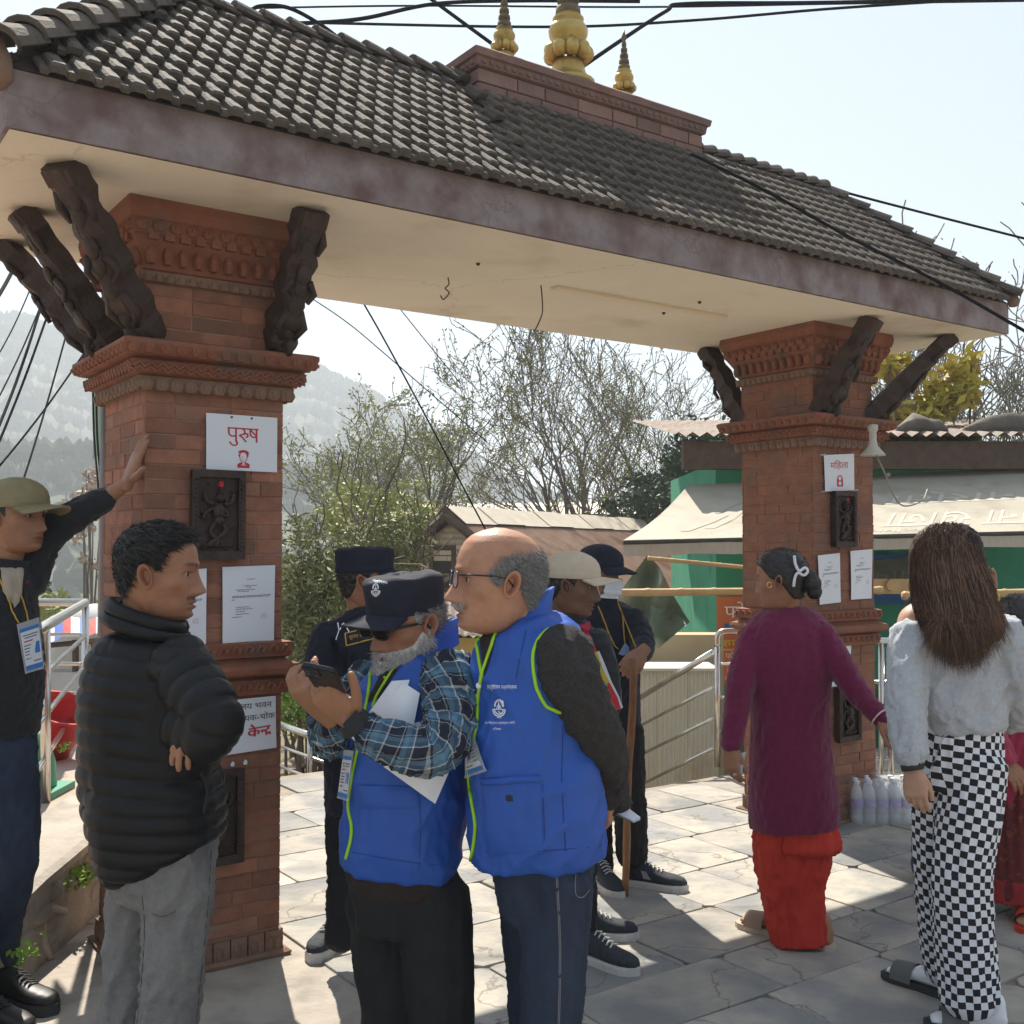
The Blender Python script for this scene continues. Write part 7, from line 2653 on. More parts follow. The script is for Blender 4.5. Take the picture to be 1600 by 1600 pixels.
 mb.box(c - ax * .019 - ay * .021 - n_ * .012, ax * .038, ay * .042, n_ * .014)
 mb.build('watch_face', mat('watch_glass', (.008, .008, .01), None, rough=.15), wo)
 ly = seam(bv, [(556, 1150), (552, 1165), (548, 1180)], .003).build('lanyard', C_DARKKNIT, f.root)
 badge(f, ly, [(546, 1168), (560, 1170), (552, 1250), (537, 1246)], bv, 2.45)
 sneaker(f, at(612, 1850, 2.68), (-.6, -.7), C_SHOEBLK, C_SOLEDK)
 sneaker(f, at(690, 1860, 2.58), (-.6, -.7), C_SHOEBLK, C_SOLEDK)
 f.finish()
 # phone
 ph = thing('mobile_phone', at(507, 1062, 2.37), 'black mobile phone with camera lenses in the bearded man\'s hands', 'phone')
 q = [at(480, 1040, 2.25), at(518, 1048, 2.24), at(534, 1080, 2.34), at(496, 1070, 2.36)]
 nn = (q[1] - q[0]).cross(q[3] - q[0]).normalized()
 if nn.dot(CAM0 - q[0]) < 0:
  nn = -nn
 cen = sum(q, V3((0, 0, 0))) / 4
 X = (q[1] - q[0]).normalized()
 Y = nn.cross(X)
 # rounded slab
 hw, hl = .0375, .068
 Yl = ((q[0] + q[1]) - (q[2] + q[3])).normalized()
 Yl = (Yl - X * Yl.dot(X)).normalized()
 nn = X.cross(Yl)
 if nn.dot(CAM0 - cen) < 0:
  nn = -nn
 out = []
 for (sx, sy) in ((1, 1), (-1, 1), (-1, -1), (1, -1)):
  for k in range(5):
   a = math.pi / 2 * k / 4
   ca, sa = math.cos(a), math.sin(a)
   dx, dy = (ca, sa) if sx * sy > 0 else (sa, ca)
   out.append((sx * (hw - .011 + .011 * dx), sy * (hl - .011 + .011 * dy)))
 mb = MB()
 mb.rings([[cen + X * x * k + Yl * y * k + nn * z for x, y in out] for k, z in ((.96, -.0055), (1, -.004), (1, .004), (.96, .0055))])
 pb = mb.build('case', mat('phone_case', (.012, .012, .014), None, rough=.35), ph, smooth=False)
 mb = MB()
 c0 = cen - X * .014 + Yl * .044 + nn * .0055
 mb.box(c0 - X * .017 - Yl * .017, X * .034, Yl * .034, nn * .0025)
 cb = mb.build('camera_plate', mat('phone_plate', (.02, .02, .022), None, rough=.25), ph)
 for (x, y) in ((-.008, .008), (.008, -.008), (-.008, -.008)):
  mb = MB()
  c1 = c0 + X * x + Yl * y
  mb.tube([c1, c1 + nn * .0045], .0058, 14)
  mb.build('camera_lens', mat('lens_glass', (.05, .05, .055), None, rough=.1), cb)
 # papers tucked under the arm
 st = thing('paper_stack', at(660, 1190, 2.45), 'white paper sheets clamped under the bearded man\'s plaid arm', 'papers')
 for k, (quad, Zs) in enumerate((([(573, 1118), (612, 1064), (640, 1062), (612, 1160)], (2.47, 2.47, 2.47, 2.44)), ([(590, 1112), (630, 1066), (656, 1083), (640, 1168)], (2.455, 2.46, 2.46, 2.42)),
                                  ([(545, 1148), (742, 1112), (680, 1256), (600, 1196)], (2.452, 2.452, 2.444, 2.444)), ([(548, 1152), (736, 1122), (674, 1252), (602, 1200)], (2.447, 2.448, 2.440, 2.440)), ([(552, 1156), (728, 1128), (668, 1247), (606, 1202)], (2.443, 2.444, 2.436, 2.436)))):
  pts = [at(x, y, z) for (x, y), z in zip(quad, Zs)]
  rr = []
  for j in range(9):
   t = j / 8
   rr.append([(pts[0].lerp(pts[1], i / 8)).lerp(pts[3].lerp(pts[2], i / 8), t) + V3((0, -.012 * math.sin(math.pi * i / 8) * math.sin(math.pi * t), 0)) for i in range(9)])
  mb = MB()
  mb.rings(rr, cap=False, closed=False)
  mb.build('sheet', C_PAPER, st, smooth=True)
 mb = MB()
 for i in range(6):
  a, b = (668 + i * 4, 1215 - i * 9), (706 + i * 2.5, 1165 - i * 5)
  p0, p1 = at(a[0], a[1], 2.424), at(b[0], b[1], 2.424)
  d = (p1 - p0).normalized()
  for k in range(7):
   s0, s1 = k / 7, k / 7 + .08 + .04 * ((k * 7 + i * 3) % 3) / 2
   u = V3((0, 0, .0012)) + d.cross(V3((0, 1, 0))) * .0009
   mb.quad(p0.lerp(p1, s0), p0.lerp(p1, s1), p0.lerp(p1, s1) + u, p0.lerp(p1, s0) + u)
 mb.build('handwriting', P_DARKINK, st, kind='stuff')
 return f
# ------------------------------------------------------------------ P5: bald man with glasses
def bald_fringe(y, z):
 top = np.interp(y, [-.12, -.06, -.02, .02, .042, .06], [.082, .080, .070, .050, .022, -.02])
 low = np.interp(y, [-.12, -.06, -.045, -.02, .004, .016, .03, .04], [-.066, -.060, -.040, .020, .010, -.016, .0, .02])
 return np.clip((top - z) / .03, 0, 1) * np.clip((z - low) / .010, 0, 1) * np.clip((.048 - y) / .02, 0, 1)
def person_bald():
 f = Figure(atz(845, 1890), 'bald man with glasses and grey moustache in blue vest, hands behind his back', SK_WARM)
 def tint(V, t):
  t = paint_brows(V, t, .45, (.4, .36, .34))
  x, y, z = V.T
  ms = np.exp(-((z + .0575) / .0065) ** 2) * (np.abs(x) < .031) * (y > .05)
  t = paint_region(V, t, ms * .55, (.62, .6, .6))
  st = .16 * np.clip((-.062 - z) / .02, 0, 1) * (y > -.01)
  t = paint_region(V, t, st, (.75, .74, .74))
  return paint_region(V, t, .55 * bald_fringe(y, z), (.34, .54, .78))
 f.head((778, 908, 2.5), (-.975, -.20, 0), .04, 0, 1.05, neck=(815, 1000, 2.55), neck_r=.064, tintf=tint, nose=1.25, age=.6, lips=.8, jaw=1.4)
 M, C, s = f.hM, f.hC, f.hs
 def line(y):
  return np.interp(y, [-.12, -.06, -.045, -.02, .004, .016, .03, .04], [-.066, -.060, -.040, .020, .010, -.012, .02, .2])
 V = f.hv
 x, y, z = V.T
 fringe = bald_fringe(y, z)
 N = normals(V, HG_F[:-2])
 r = np.random.RandomState(9)
 fp = np.clip(fringe + .25 * wav(V, 5, 90), 0, 1) * (fringe > .05)
 idx = r.choice(len(V), 16000, p=fp ** 1.5 / (fp ** 1.5).sum())
 H = V + N * .0015
 ho = tuft(H[idx] + r.normal(size=(len(idx), 3)) * .0015, N[idx], r, .011, (0, -.6, -.6), M, C, s, H_GREY, f.root, 'hair', .0008, .25, .2)
 mm = np.exp(-((z + .057) / .006) ** 2) * (np.abs(x) < .030) * (y > .06)
 idx = r.choice(np.where(mm > .3)[0], 1500)
 tuft(V[idx] + N[idx] * .001, N[idx], r, .007, (0, .2, -.8), M, C, s, H_WHITE, f.root, 'moustache', .0006)
 glasses(f, mat('dark_metal_frame', (.03, .03, .032), None, rough=.3, metal=.6), LENS, .0265, .0185, .0015, .102, .002, 'glasses', .0019)
 rows = [(772, 985, 850, 950, 2.54, .10), (744, 1004, 894, 972, 2.53, .125), (735, 1042, 915, 1012, 2.52, .14), (733, 1100, 922, 1090, 2.51, .15), (730, 1160, 928, 1160, 2.50, .16), (730, 1220, 938, 1215, 2.50, .165), (731, 1280, 946, 1276, 2.50, .16), (734, 1328, 947, 1320, 2.50, .15), (735, 1346, 944, 1338, 2.50, .14)]
 f.rows(rows, .75)
 arm = [(876, 1012, 2.44), (890, 1060, 2.40), (915, 1115, 2.41), (938, 1162, 2.47), (948, 1200, 2.56), (948, 1240, 2.66)]
 arm2 = [(850, 1010, 2.68), (900, 1120, 2.74), (940, 1200, 2.76), (962, 1262, 2.72)]
 f.limb(arm, [.055, .052, .046, .042, .036, .030])
 f.limb(arm2, [.055, .05, .042, .03])
 hv, hf = hand(at(948, 1236, 2.665), at(945, 1275, 2.70) - at(948, 1236, 2.665), (.9, .2, 0), 1, [(.4, .5, .3)] * 4, .05, (.5, .3, .2), .9)
 f.add(hv, hf)
 hv, hf = hand(at(962, 1262, 2.72), at(930, 1282, 2.66) - at(962, 1262, 2.72), (.3, -.7, -.4), 1, [(.3, .4, .3)] * 4, .05, (.6, .3, .2), .95)
 f.add(hv, hf)
 legA = [(868, 1370, 2.44), (866, 1470, 2.43), (862, 1600, 2.43), (856, 1850, 2.46)]
 legB = [(826, 1370, 2.58), (832, 1470, 2.60), (836, 1600, 2.60), (836, 1830, 2.62)]
 f.limb(legA, [.07, .065, .055, .045])
 f.limb(legB, [.07, .065, .055, .045])
 f.cloth('jeans', C_JEANS, lambda mb: (limb(mb, legA, [.086, .078, .070, .066]), limb(mb, legB, [.084, .072, .064, .062]), rows_loft(mb, [(768, 1310, 930, 1305, 2.50, .13), (770, 1360, 926, 1360, 2.50, .13), (784, 1430, 915, 1430, 2.50, .11)])), .0085, 4, [(3, .0035, 28, (1, 1, .6), True), (4, .0018, 70, (1, 1, 1), True)])
 jb = f.bvh
 mb = MB()
 for dx in (0, 2.2):
  mb.add(*(lambda t: (t.v, t.f))(seam(jb, [(868 + dx, 1352), (872 + dx, 1430), (874 + dx, 1500), (872 + dx, 1599)], .0009, .0008)))
 for pts in ([(900, 1355), (899, 1395), (910, 1402), (921, 1390)],):
  mb.add(*(lambda t: (t.v, t.f))(seam(jb, pts, .0009, .0008)))
 mb.build('stitching', mat('denim_stitch', (.22, .21, .22), None), f.root, kind='stuff')
 f.cloth('sweater', C_DARKKNIT, lambda mb: (limb(mb, arm, [.074, .073, .066, .059, .051, .044]), limb(mb, arm2, [.07, .065, .055, .045])), .0065, 4, [(41, .0045, 32, (1, 1, 1), True)])
 f.cloth('vest', C_VEST, lambda mb: rows_loft(mb, rows, 28), .0075, 3, [(51, .006, 11, (1, 1, .8), True), (52, .0022, 34, (1, 1, .6), True)])
 bv = f.bvh
 collar(f, C_VEST, [(800, 998, 2.53, .092, .098, .044), (808, 968, 2.545, .084, .086, .050), (812, 948, 2.55, .083, .083, .048)], 'vest_collar')
 patch(bv, [(748, 985), (782, 972), (764, 1040), (757, 1058)], .004, 6, 12).build('shirt_front', C_BROWNKNIT, f.root, smooth=True)
 for pts in ([(783, 974), (772, 1000), (760, 1035), (752, 1062), (748, 1100), (745, 1140), (737, 1180), (734, 1215), (738, 1248), (744, 1285), (743, 1310), (737, 1344)], [(734, 985), (744, 1003), (750, 1030), (754, 1058)],
    [(914, 1018), (901, 996), (888, 985), (874, 981), (856, 985), (843, 996), (835, 1012), (832, 1030), (834, 1056), (841, 1082), (852, 1102), (868, 1111), (885, 1116)]):
  seam(bv, pts, .0042, .003).build('piping', C_LIME, f.root, smooth=True)
 po = patch(bv, [(753, 1224), (843, 1219), (848, 1328), (764, 1337)], .006, 14, 12).build('pocket', C_VEST, f.root, smooth=True)
 patch(bv, [(752, 1216), (844, 1211), (844, 1222), (753, 1227)], .012, 12, 3).build('pocket_flap', C_VEST, po, smooth=True)
 patch(bv, [(788, 1240), (805, 1239), (806, 1253), (789, 1254)], .010, 3, 3).build('velcro', C_SOLEDK, po)
 seams(f, bv, C_SEAM, [[(880, 1130), (878, 1220), (884, 1330)], [(742, 1331), (840, 1330), (940, 1322)], [(848, 1225), (852, 1328)], [(822, 985), (812, 1030), (806, 1060)]])
 mb = MB()
 patch_text(mb, bv, 'िनर्वाचन पर्यवेक्षक', 763, 1069, 808, 1079, .0035)
 emblem(mb, bv, 781, 1107, 12.5)
 patch_text(mb, bv, 'जन िनर्वाचन पर्यवेक्षण सिमित', 759, 1127, 806, 1133, .0035)
 patch_text(mb, bv, 'टोखा', 772, 1137, 784, 1141, .0035)
 mb.build('vest_print', P_WHITEINK, f.root, kind='stuff')
 mb = MB()
 bp_ = hit(bv, 751, 1070, .006)
 ell(mb, bp_, V3((1, 0, 0)), V3((0, 1, 0)), .0065, .004, .0075, 10, 6)
 mb.build('snap_button', C_WHITE, f.root, smooth=True)
 mb = MB()
 stroke(mb, bv, [(742, 1088), (747, 1088)], 8, .004)
 for pts in ([(740, 1103), (743, 1110), (738, 1120), (740, 1124), (745, 1118), (742, 1108)],):
  stroke(mb, bv, pts, 2.0, .004)
 mb.build('badge_clip', C_WHITE, f.root)
 ly = seam(bv, [(742, 1122), (737, 1130), (735, 1136)], .003).build('lanyard', C_WHITE, f.root)
 badge(f, ly, [(730, 1133), (742, 1139), (733, 1213), (716, 1203)], bv, 2.35, .01)
 sneaker(f, at(856, 1880, 2.46), (-.8, -.4), C_SHOEBLK, C_SOLEDK)
 sneaker(f, at(836, 1850, 2.62), (-.8, -.4), C_SHOEBLK, C_SOLEDK)
 f.finish()
 pq = thing('folded_paper', at(975, 1270, 2.70), 'folded white paper held behind the bald man\'s back', 'paper')
 for k in range(3):
  mb = MB()
  a = [at(955, 1256 + 3 * k, 2.72), at(968, 1252 + 5 * k, 2.74), at(1001, 1277 + 2 * k, 2.66), at(990, 1284 + k, 2.64), at(958, 1268 + 2 * k, 2.70)]
  mb.add(a, [(0, 1, 2, 3, 4)])
  mb.build('fold', C_PAPER, pq)
 return f
# ------------------------------------------------------------------ P6: man in a cream cap
def person_cream():
 f = Figure(atz(910, 1490), 'dark-skinned man in cream cap half hidden behind the bald man', SK_DEEP)
 def tint(V, t):
  t = paint_brows(V, t, .6)
  x, y, z = V.T
  return paint_region(V, t, .2 * np.clip((-.062 - z) / .02, 0, 1) * (y > -.01), (1.4, 1.4, 1.4))
 f.head((893, 915, 4.12), (.96, -.14, 0), -.10, 0, 1.02, neck=(880, 985, 4.14), tintf=tint, nose=1.1, lips=1.2)
 hair_shell(f.hv, .006, 31, M=f.hM, C=f.hC, s=f.hs, parent=f.root, m=H_BLACK, fuzz=1200, flen=.007, zmax=.036)
 cap(f, 'ball', C_CREAMCAP, C_CREAMCAP, .06, .078, .16, low=.034, h=.09, rs=1.03)
 rows = [(862, 966, 905, 962, 4.14, .07), (838, 985, 925, 978, 4.13, .10), (826, 1020, 936, 1010, 4.12, .125), (826, 1080, 944, 1070, 4.12, .13), (830, 1150, 942, 1150, 4.12, .125), (834, 1230, 940, 1230, 4.12, .12)]
 armL = [(925, 1000, 4.06), (945, 1060, 4.0), (952, 1110, 3.95)]
 armR = [(840, 1000, 4.06), (832, 1080, 4.05), (845, 1160, 4.0)]
 legA = [(905, 1220, 4.08), (908, 1350, 4.05), (908, 1465, 4.05)]
 legB = [(868, 1220, 4.18), (885, 1350, 4.2), (895, 1440, 4.28)]
 f.rows(rows, .8)
 for a in (armL, armR):
  f.limb(a, [.05, .04, .03])
 for a in (legA, legB):
  f.limb(a, [.065, .05, .04])
 hv, hf = hand(at(952, 1110, 3.95), V3((.2, -.3, -.9)), (.6, -.6, 0), 1, [(.4, .5, .3)] * 4, .05, (.5, .3, .2), .95)
 f.add(hv, hf)
 f.cloth('trousers', C_TROUSER, lambda mb: (limb(mb, legA, [.075, .062, .06]), limb(mb, legB, [.075, .06, .06]), rows_loft(mb, [(838, 1200, 936, 1200, 4.12, .1), (840, 1260, 934, 1260, 4.12, .1)])), .01, 3, [(3, .004, 34, (1, 1, 1), True)])
 f.cloth('jacket', C_BLACK, lambda mb: (rows_loft(mb, rows), limb(mb, armL, [.07, .06, .048]), limb(mb, armR, [.07, .06, .05])), .009, 4, [(13, .003, 30, (1, 1, 1), True)])
 bv = f.bvh
 pal = [mat('scarf_red', (0.42, 0.02, 0.05), None), mat('scarf_yellow', (0.62, 0.42, 0.02), (0.3, 0.22, 0.02), 90), mat('scarf_red2', (0.42, 0.02, 0.03), None), mat('scarf_white', (0.5, 0.5, 0.5), None)]
 mb = MB()
 path = [(906, 955), (914, 975), (921, 1000), (928, 1020), (938, 1045), (948, 1070), (957, 1092), (962, 1108)]
 cols_ = [0, 0, 0, 1, 1, 2, 2]
 for i in range(len(path) - 1):
  mb.cur = cols_[i]
  (x0, y0), (x1, y1) = path[i], path[i + 1]
  mb.add([hit(bv, x0 - 7, y0 + 3, .012, 4.0), hit(bv, x0 + 4, y0 - 2, .012, 4.0), hit(bv, x1 + 4, y1 - 2, .012, 4.0), hit(bv, x1 - 7, y1 + 3, .012, 4.0)], [(0, 1, 2, 3)])
  if i > 2:
   mb.cur = 3
   mb.add([hit(bv, x0 + 4, y0 - 2, .013, 4.0), hit(bv, x0 + 7, y0 - 3, .013, 4.0), hit(bv, x1 + 7, y1 - 3, .013, 4.0), hit(bv, x1 + 4, y1 - 2, .013, 4.0)], [(0, 1, 2, 3)])
 mb.build('patterned_scarf', pal, f.root)
 collar(f, C_BLACK, [(885, 982, 4.13, .08, .08, -.01), (886, 966, 4.13, .07, .07, -.01), (887, 958, 4.13, .069, .068, -.01)])
 sneaker(f, at(908, 1492, 4.05), (.75, -.65), C_SHOE, C_SOLE, .26)
 sneaker(f, at(895, 1462, 4.28), (.98, -.1), C_SHOE, C_SOLE, .26)
 f.finish()
 return f
# ------------------------------------------------------------------ P7: policeman with the stick
def person_police_right():
 f = Figure(atz(965, 1385), 'policeman in navy cap and white face mask leaning on a wooden stick', SK_TAN)
 def tint(V, t):
  return paint_brows(V, t, .85)
 f.head((938, 894, 4.98), (.80, -.60, 0), -.10, 0, 1.0, neck=(938, 950, 5.0), tintf=tint)
 hair_shell(f.hv, .006, 33, M=f.hM, C=f.hC, s=f.hs, parent=f.root, m=H_BLACK, fuzz=900, flen=.007, zmax=.036)
 cap(f, 'ball', C_NAVYCAP, C_NAVYCAP, .02, .078, .36, low=.034, h=.06, rs=1.05)
 face_mask(f, mat('mask_white', (0.70, 0.73, 0.77), None, rough=.8), C_WHITE)
 rows = [(918, 942, 962, 938, 5.0, .07), (900, 955, 985, 948, 5.0, .10), (893, 985, 998, 975, 4.99, .125), (896, 1040, 1000, 1035, 4.98, .13), (902, 1090, 1000, 1090, 4.98, .125), (905, 1150, 1002, 1150, 4.98, .125)]
 armL = [(985, 968, 4.96), (1001, 995, 4.88), (1004, 1015, 4.78), (997, 1026, 4.68)]
 armR = [(905, 970, 4.95), (905, 1040, 4.9), (930, 1090, 4.8)]
 f.rows(rows, .8)
 f.limb(armL, [.05, .045, .036, .028])
 f.limb(armR, [.05, .045, .03])
 hv, hf = hand(at(1004, 1018, 4.66), at(988, 1034, 4.64) - at(1004, 1018, 4.66), (.35, -.75, .55), 1, [(.7, .9, .6)] * 4, .04, (.5, .5, .3), 1.0)
 f.add(hv, hf)
 legL = [(978, 1140, 4.94), (984, 1250, 4.9), (988, 1340, 4.92)]
 legR = [(928, 1140, 5.02), (932, 1260, 5.0), (936, 1360, 4.98)]
 f.limb(legL, [.065, .05, .04])
 f.limb(legR, [.065, .05, .04])
 f.cloth('trousers', C_TROUSER, lambda mb: (limb(mb, legL, [.082, .075, .072]), limb(mb, legR, [.078, .07, .066]), rows_loft(mb, [(908, 1110, 1000, 1110, 4.98, .11), (910, 1170, 1002, 1170, 4.98, .11)])), .01, 3, [(3, .006, 30, (1, 1, 1), True)])
 f.cloth('sweater', C_NAVY, lambda mb: (rows_loft(mb, rows), limb(mb, armL, [.07, .062, .052, .04]), limb(mb, armR, [.07, .062, .05])), .009, 4, [(13, .0035, 30, (1, 1, 1), True)])
 bv = f.bvh
 collar(f, C_NAVYCAP, [(940, 948, 4.99, .085, .085, .0), (940, 934, 4.99, .07, .07, 0), (940, 926, 4.99, .069, .068, 0)])
 ly = lanyard(f, bv, [(935, 948), (946, 975), (958, 1005), (966, 1014)], [(962, 935), (972, 962), (974, 985), (976, 1005)], C_YELLOWCORD, .003)
 mb = MB()
 P = [hit(bv, x, y, .008) for x, y in ((966, 1022), (976, 1004), (984, 1010), (982, 1022), (972, 1024))]
 mb.add(P, [(0, 1, 2, 3, 4)])
 mb.build('spare_mask', mat('mask_pale_blue', (0.28, 0.40, 0.62), None, rough=.8), ly)
 sneaker(f, at(1000, 1364, 4.93) - V3((.05, 0, 0)), (.93, -.36), C_SHOE, C_SOLE, .27, C_ACC)
 sneaker(f, at(930, 1380, 4.98), (.35, -.93), C_SHOE, C_SOLE, .27, C_ACC)
 f.finish()
 mb = MB()
 top, bot = at(990, 1030, 4.62), atz(975, 1404)
 mb.tube([top.lerp(bot, t) + V3((.004 * math.sin(t * 9), 0, 0)) for t in [i / 12 for i in range(13)]], [.0165 + .0012 * math.sin(i * 2.2) for i in range(13)], 10)
 tag(mb.build('wooden_stick', mat('stick_wood', (0.20, 0.085, 0.035), (0.30, 0.14, 0.06), 10, .5, .2, 40, stretch=(8, 8, 1)), smooth=True), 'long brown wooden stick held upright by the masked policeman', 'stick')
 return f
# ------------------------------------------------------------------ P8: woman in a maroon cardigan
def person_maroon():
 f = Figure(atz(1250, 1478), 'woman in long maroon sweater and red skirt seen from behind, hair in a bun', SK_MED)
 Z = 4.18
 def tint(V, t):
  return paint_brows(V, t, .8)
 f.head((1220, 908, Z), (-.86, .50, 0), -.04, 0, .97, neck=(1228, 962, 4.2), neck_r=.05, tintf=tint, nose=.9, brow=.5, lips=1.1)
 M, C, s = f.hM, f.hC, f.hs
 hl = lambda y: np.interp(y, [-.12, -.06, -.03, .0, .02, .04, .06, .10], [-.085, -.075, -.02, .0, .01, .035, .055, .07])
 ho = hair_shell(f.hv, .012, 41, line=hl, M=M, C=C, s=s, parent=f.root, m=H_BLACK, fuzz=1500, flen=.012, rough=.0012, lay=(0, -1.0, -.2))
 mb = MB()
 for c, r in (((.0, -.125, -.012), .036), ((.006, -.130, -.045), .030), ((-.004, -.12, .012), .03)):
  mb.sphere(f.hpt(*c), r * s, 16, 12)
 V, F = remesh(mb, .004, 5)
 V = folds(V, F, 3, .0022, 150, (1, 1, 1), True)
 mk('hair_bun', V, F, H_BLACK, ho)
 clip = MB()
 e = lambda px, py, o=0: at(px, py, 4.07 + o)
 clip.tube(crom([e(1241, 868), e(1243, 882), e(1249, 892), e(1258, 887), e(1262, 893), e(1256, 899), e(1247, 895), e(1242, 903), e(1240, 917)], 4), .0055, 7)
 clip.build('hair_clip', C_WHITE, ho, smooth=True)
 mb = MB()
 ec = at(1202, 914, 4.11)
 mb.tube([ec + V3((.009 * math.cos(a), -.004, .011 * math.sin(a))) for a in [2 * math.pi * k / 14 for k in range(15)]], .0022, 6)
 mb.build('earring', mat('gold_jewel', (.7, .45, .1), None, rough=.25, metal=.9), f.root, smooth=True)
 rows = [(1198, 950, 1252, 946, 4.2, .075), (1178, 962, 1280, 958, 4.2, .09), (1162, 992, 1298, 986, 4.19, .12), (1164, 1050, 1300, 1048, 4.18, .125), (1174, 1110, 1294, 1110, 4.18, .115), (1173, 1170, 1298, 1170, 4.18, .13), (1171, 1235, 1306, 1235, 4.18, .14), (1171, 1276, 1309, 1272, 4.18, .138), (1171, 1296, 1309, 1288, 4.18, .138)]
 armL = [(1182, 990, 4.18), (1164, 1040, 4.14), (1153, 1095, 4.1), (1143, 1168, 4.05)]
 armR = [(1280, 988, 4.14), (1310, 1035, 4.1), (1338, 1078, 4.06), (1382, 1128, 3.96)]
 f.rows(rows, .75)
 f.limb(armL, [.045, .042, .036, .026])
 f.limb(armR, [.045, .042, .036, .026])
 hv, hf = hand(at(1141, 1165, 4.05), V3((.02, -.1, -1)), (-.7, -.7, 0), 1, [(.35, .45, .3), (.4, .5, .35), (.45, .55, .4), (.5, .6, .4)], .06, (.45, .3, .2), .9)
 f.add(hv, hf)
 hv, hf = hand(at(1378, 1124, 3.965), at(1402, 1146, 3.92) - at(1378, 1124, 3.965), (.2, -.7, .7), -1, [(.25, .35, .2)] * 4, .06, (.5, .2, .2), .88)
 f.add(hv, hf)
 f.limb([at(1360, 1104, 4.0), at(1382, 1128, 3.96)], [.028, .024])
 legs = [[(1226, 1280, 4.19), (1232, 1380, 4.19), (1234, 1465, 4.2)], [(1258, 1280, 4.17), (1258, 1380, 4.17), (1262, 1465, 4.17)]]
 for a in legs:
  f.limb(a, [.06, .05, .036])
 f.cloth('skirt', C_RED, lambda mb: rows_loft(mb, [(1182, 1255, 1300, 1255, 4.18, .10), (1178, 1300, 1301, 1298, 4.18, .105), (1179, 1340, 1296, 1338, 4.18, .105), (1188, 1390, 1284, 1388, 4.18, .095), (1197, 1430, 1287, 1428, 4.18, .09), (1205, 1466, 1292, 1460, 4.18, .088), (1206, 1474, 1293, 1468, 4.18, .088)], 32, 3.0), .0075, 2, [(4, .007, 26, (1.6, 1.6, .10), True), (5, .003, 60, (1.2, 1.2, .3), True)])
 f.cloth('skirt_overlap', C_RED, lambda mb: rows_loft(mb, [(1200, 1262, 1302, 1262, 4.17, .10), (1206, 1296, 1305, 1290, 4.17, .108), (1206, 1316, 1311, 1318, 4.16, .118), (1208, 1324, 1296, 1330, 4.16, .112)], 32, 3.0), .0075, 2, [(14, .006, 24, (1.6, 1.6, .2), True)])
 f.cloth('sweater', C_MAROON, lambda mb: (rows_loft(mb, rows), limb(mb, armL, [.060, .058, .052, .040]), limb(mb, armR, [.058, .055, .048, .036])), .008, 4, [(13, .0028, 26, (1, 1, .7), True), (15, .0015, 60, (1, 1, 1), True)])
 collar(f, C_MAROON, [(1228, 958, 4.195, .072, .07, 0), (1228, 950, 4.195, .060, .058, 0), (1228, 947, 4.195, .056, .054, 0)], 'neckband')
 mb = MB()
 c = at(1374, 1121, 3.97)
 d = (at(1402, 1146, 3.92) - c).normalized()
 a_ = d.orthogonal().normalized()
 b_ = d.cross(a_)
 mb.tube([c + a_ * .036 * math.cos(t) + b_ * .036 * math.sin(t) for t in [2 * math.pi * k / 18 for k in range(19)]], .0035, 6)
 mb.build('bangle', mat('pink_bangle', (.72, .5, .52), None, rough=.3), f.root, smooth=True)
 for (h_, fw) in ((at(1282, 1486, 4.12) + V3((.04, .0, 0)), (-.55, .80)), (at(1232, 1468, 4.24) + V3((.02, 0, 0)), (-.75, .65))):
  slide(f, h_, fw, mat('tan_sandal', (0.28, 0.19, 0.13), None, rough=.7), mat('tan_sole', (0.45, 0.36, 0.27), None, rough=.8), foot=True)
 f.finish()
 p0 = at(1152, 1193, 4.03)
 ph = MB()
 ph.box(p0 + V3((-.016, .0, -.045)), V3((.03, -.012, .008)), V3((.002, .008, 0)), V3((.016, 0, .08)))
 tag(ph.build('small_phone', mat('silver_phone', (.55, .57, .62), None, rough=.25, metal=.3)), 'small silver phone in the maroon woman\'s hanging hand', 'phone')
 return f
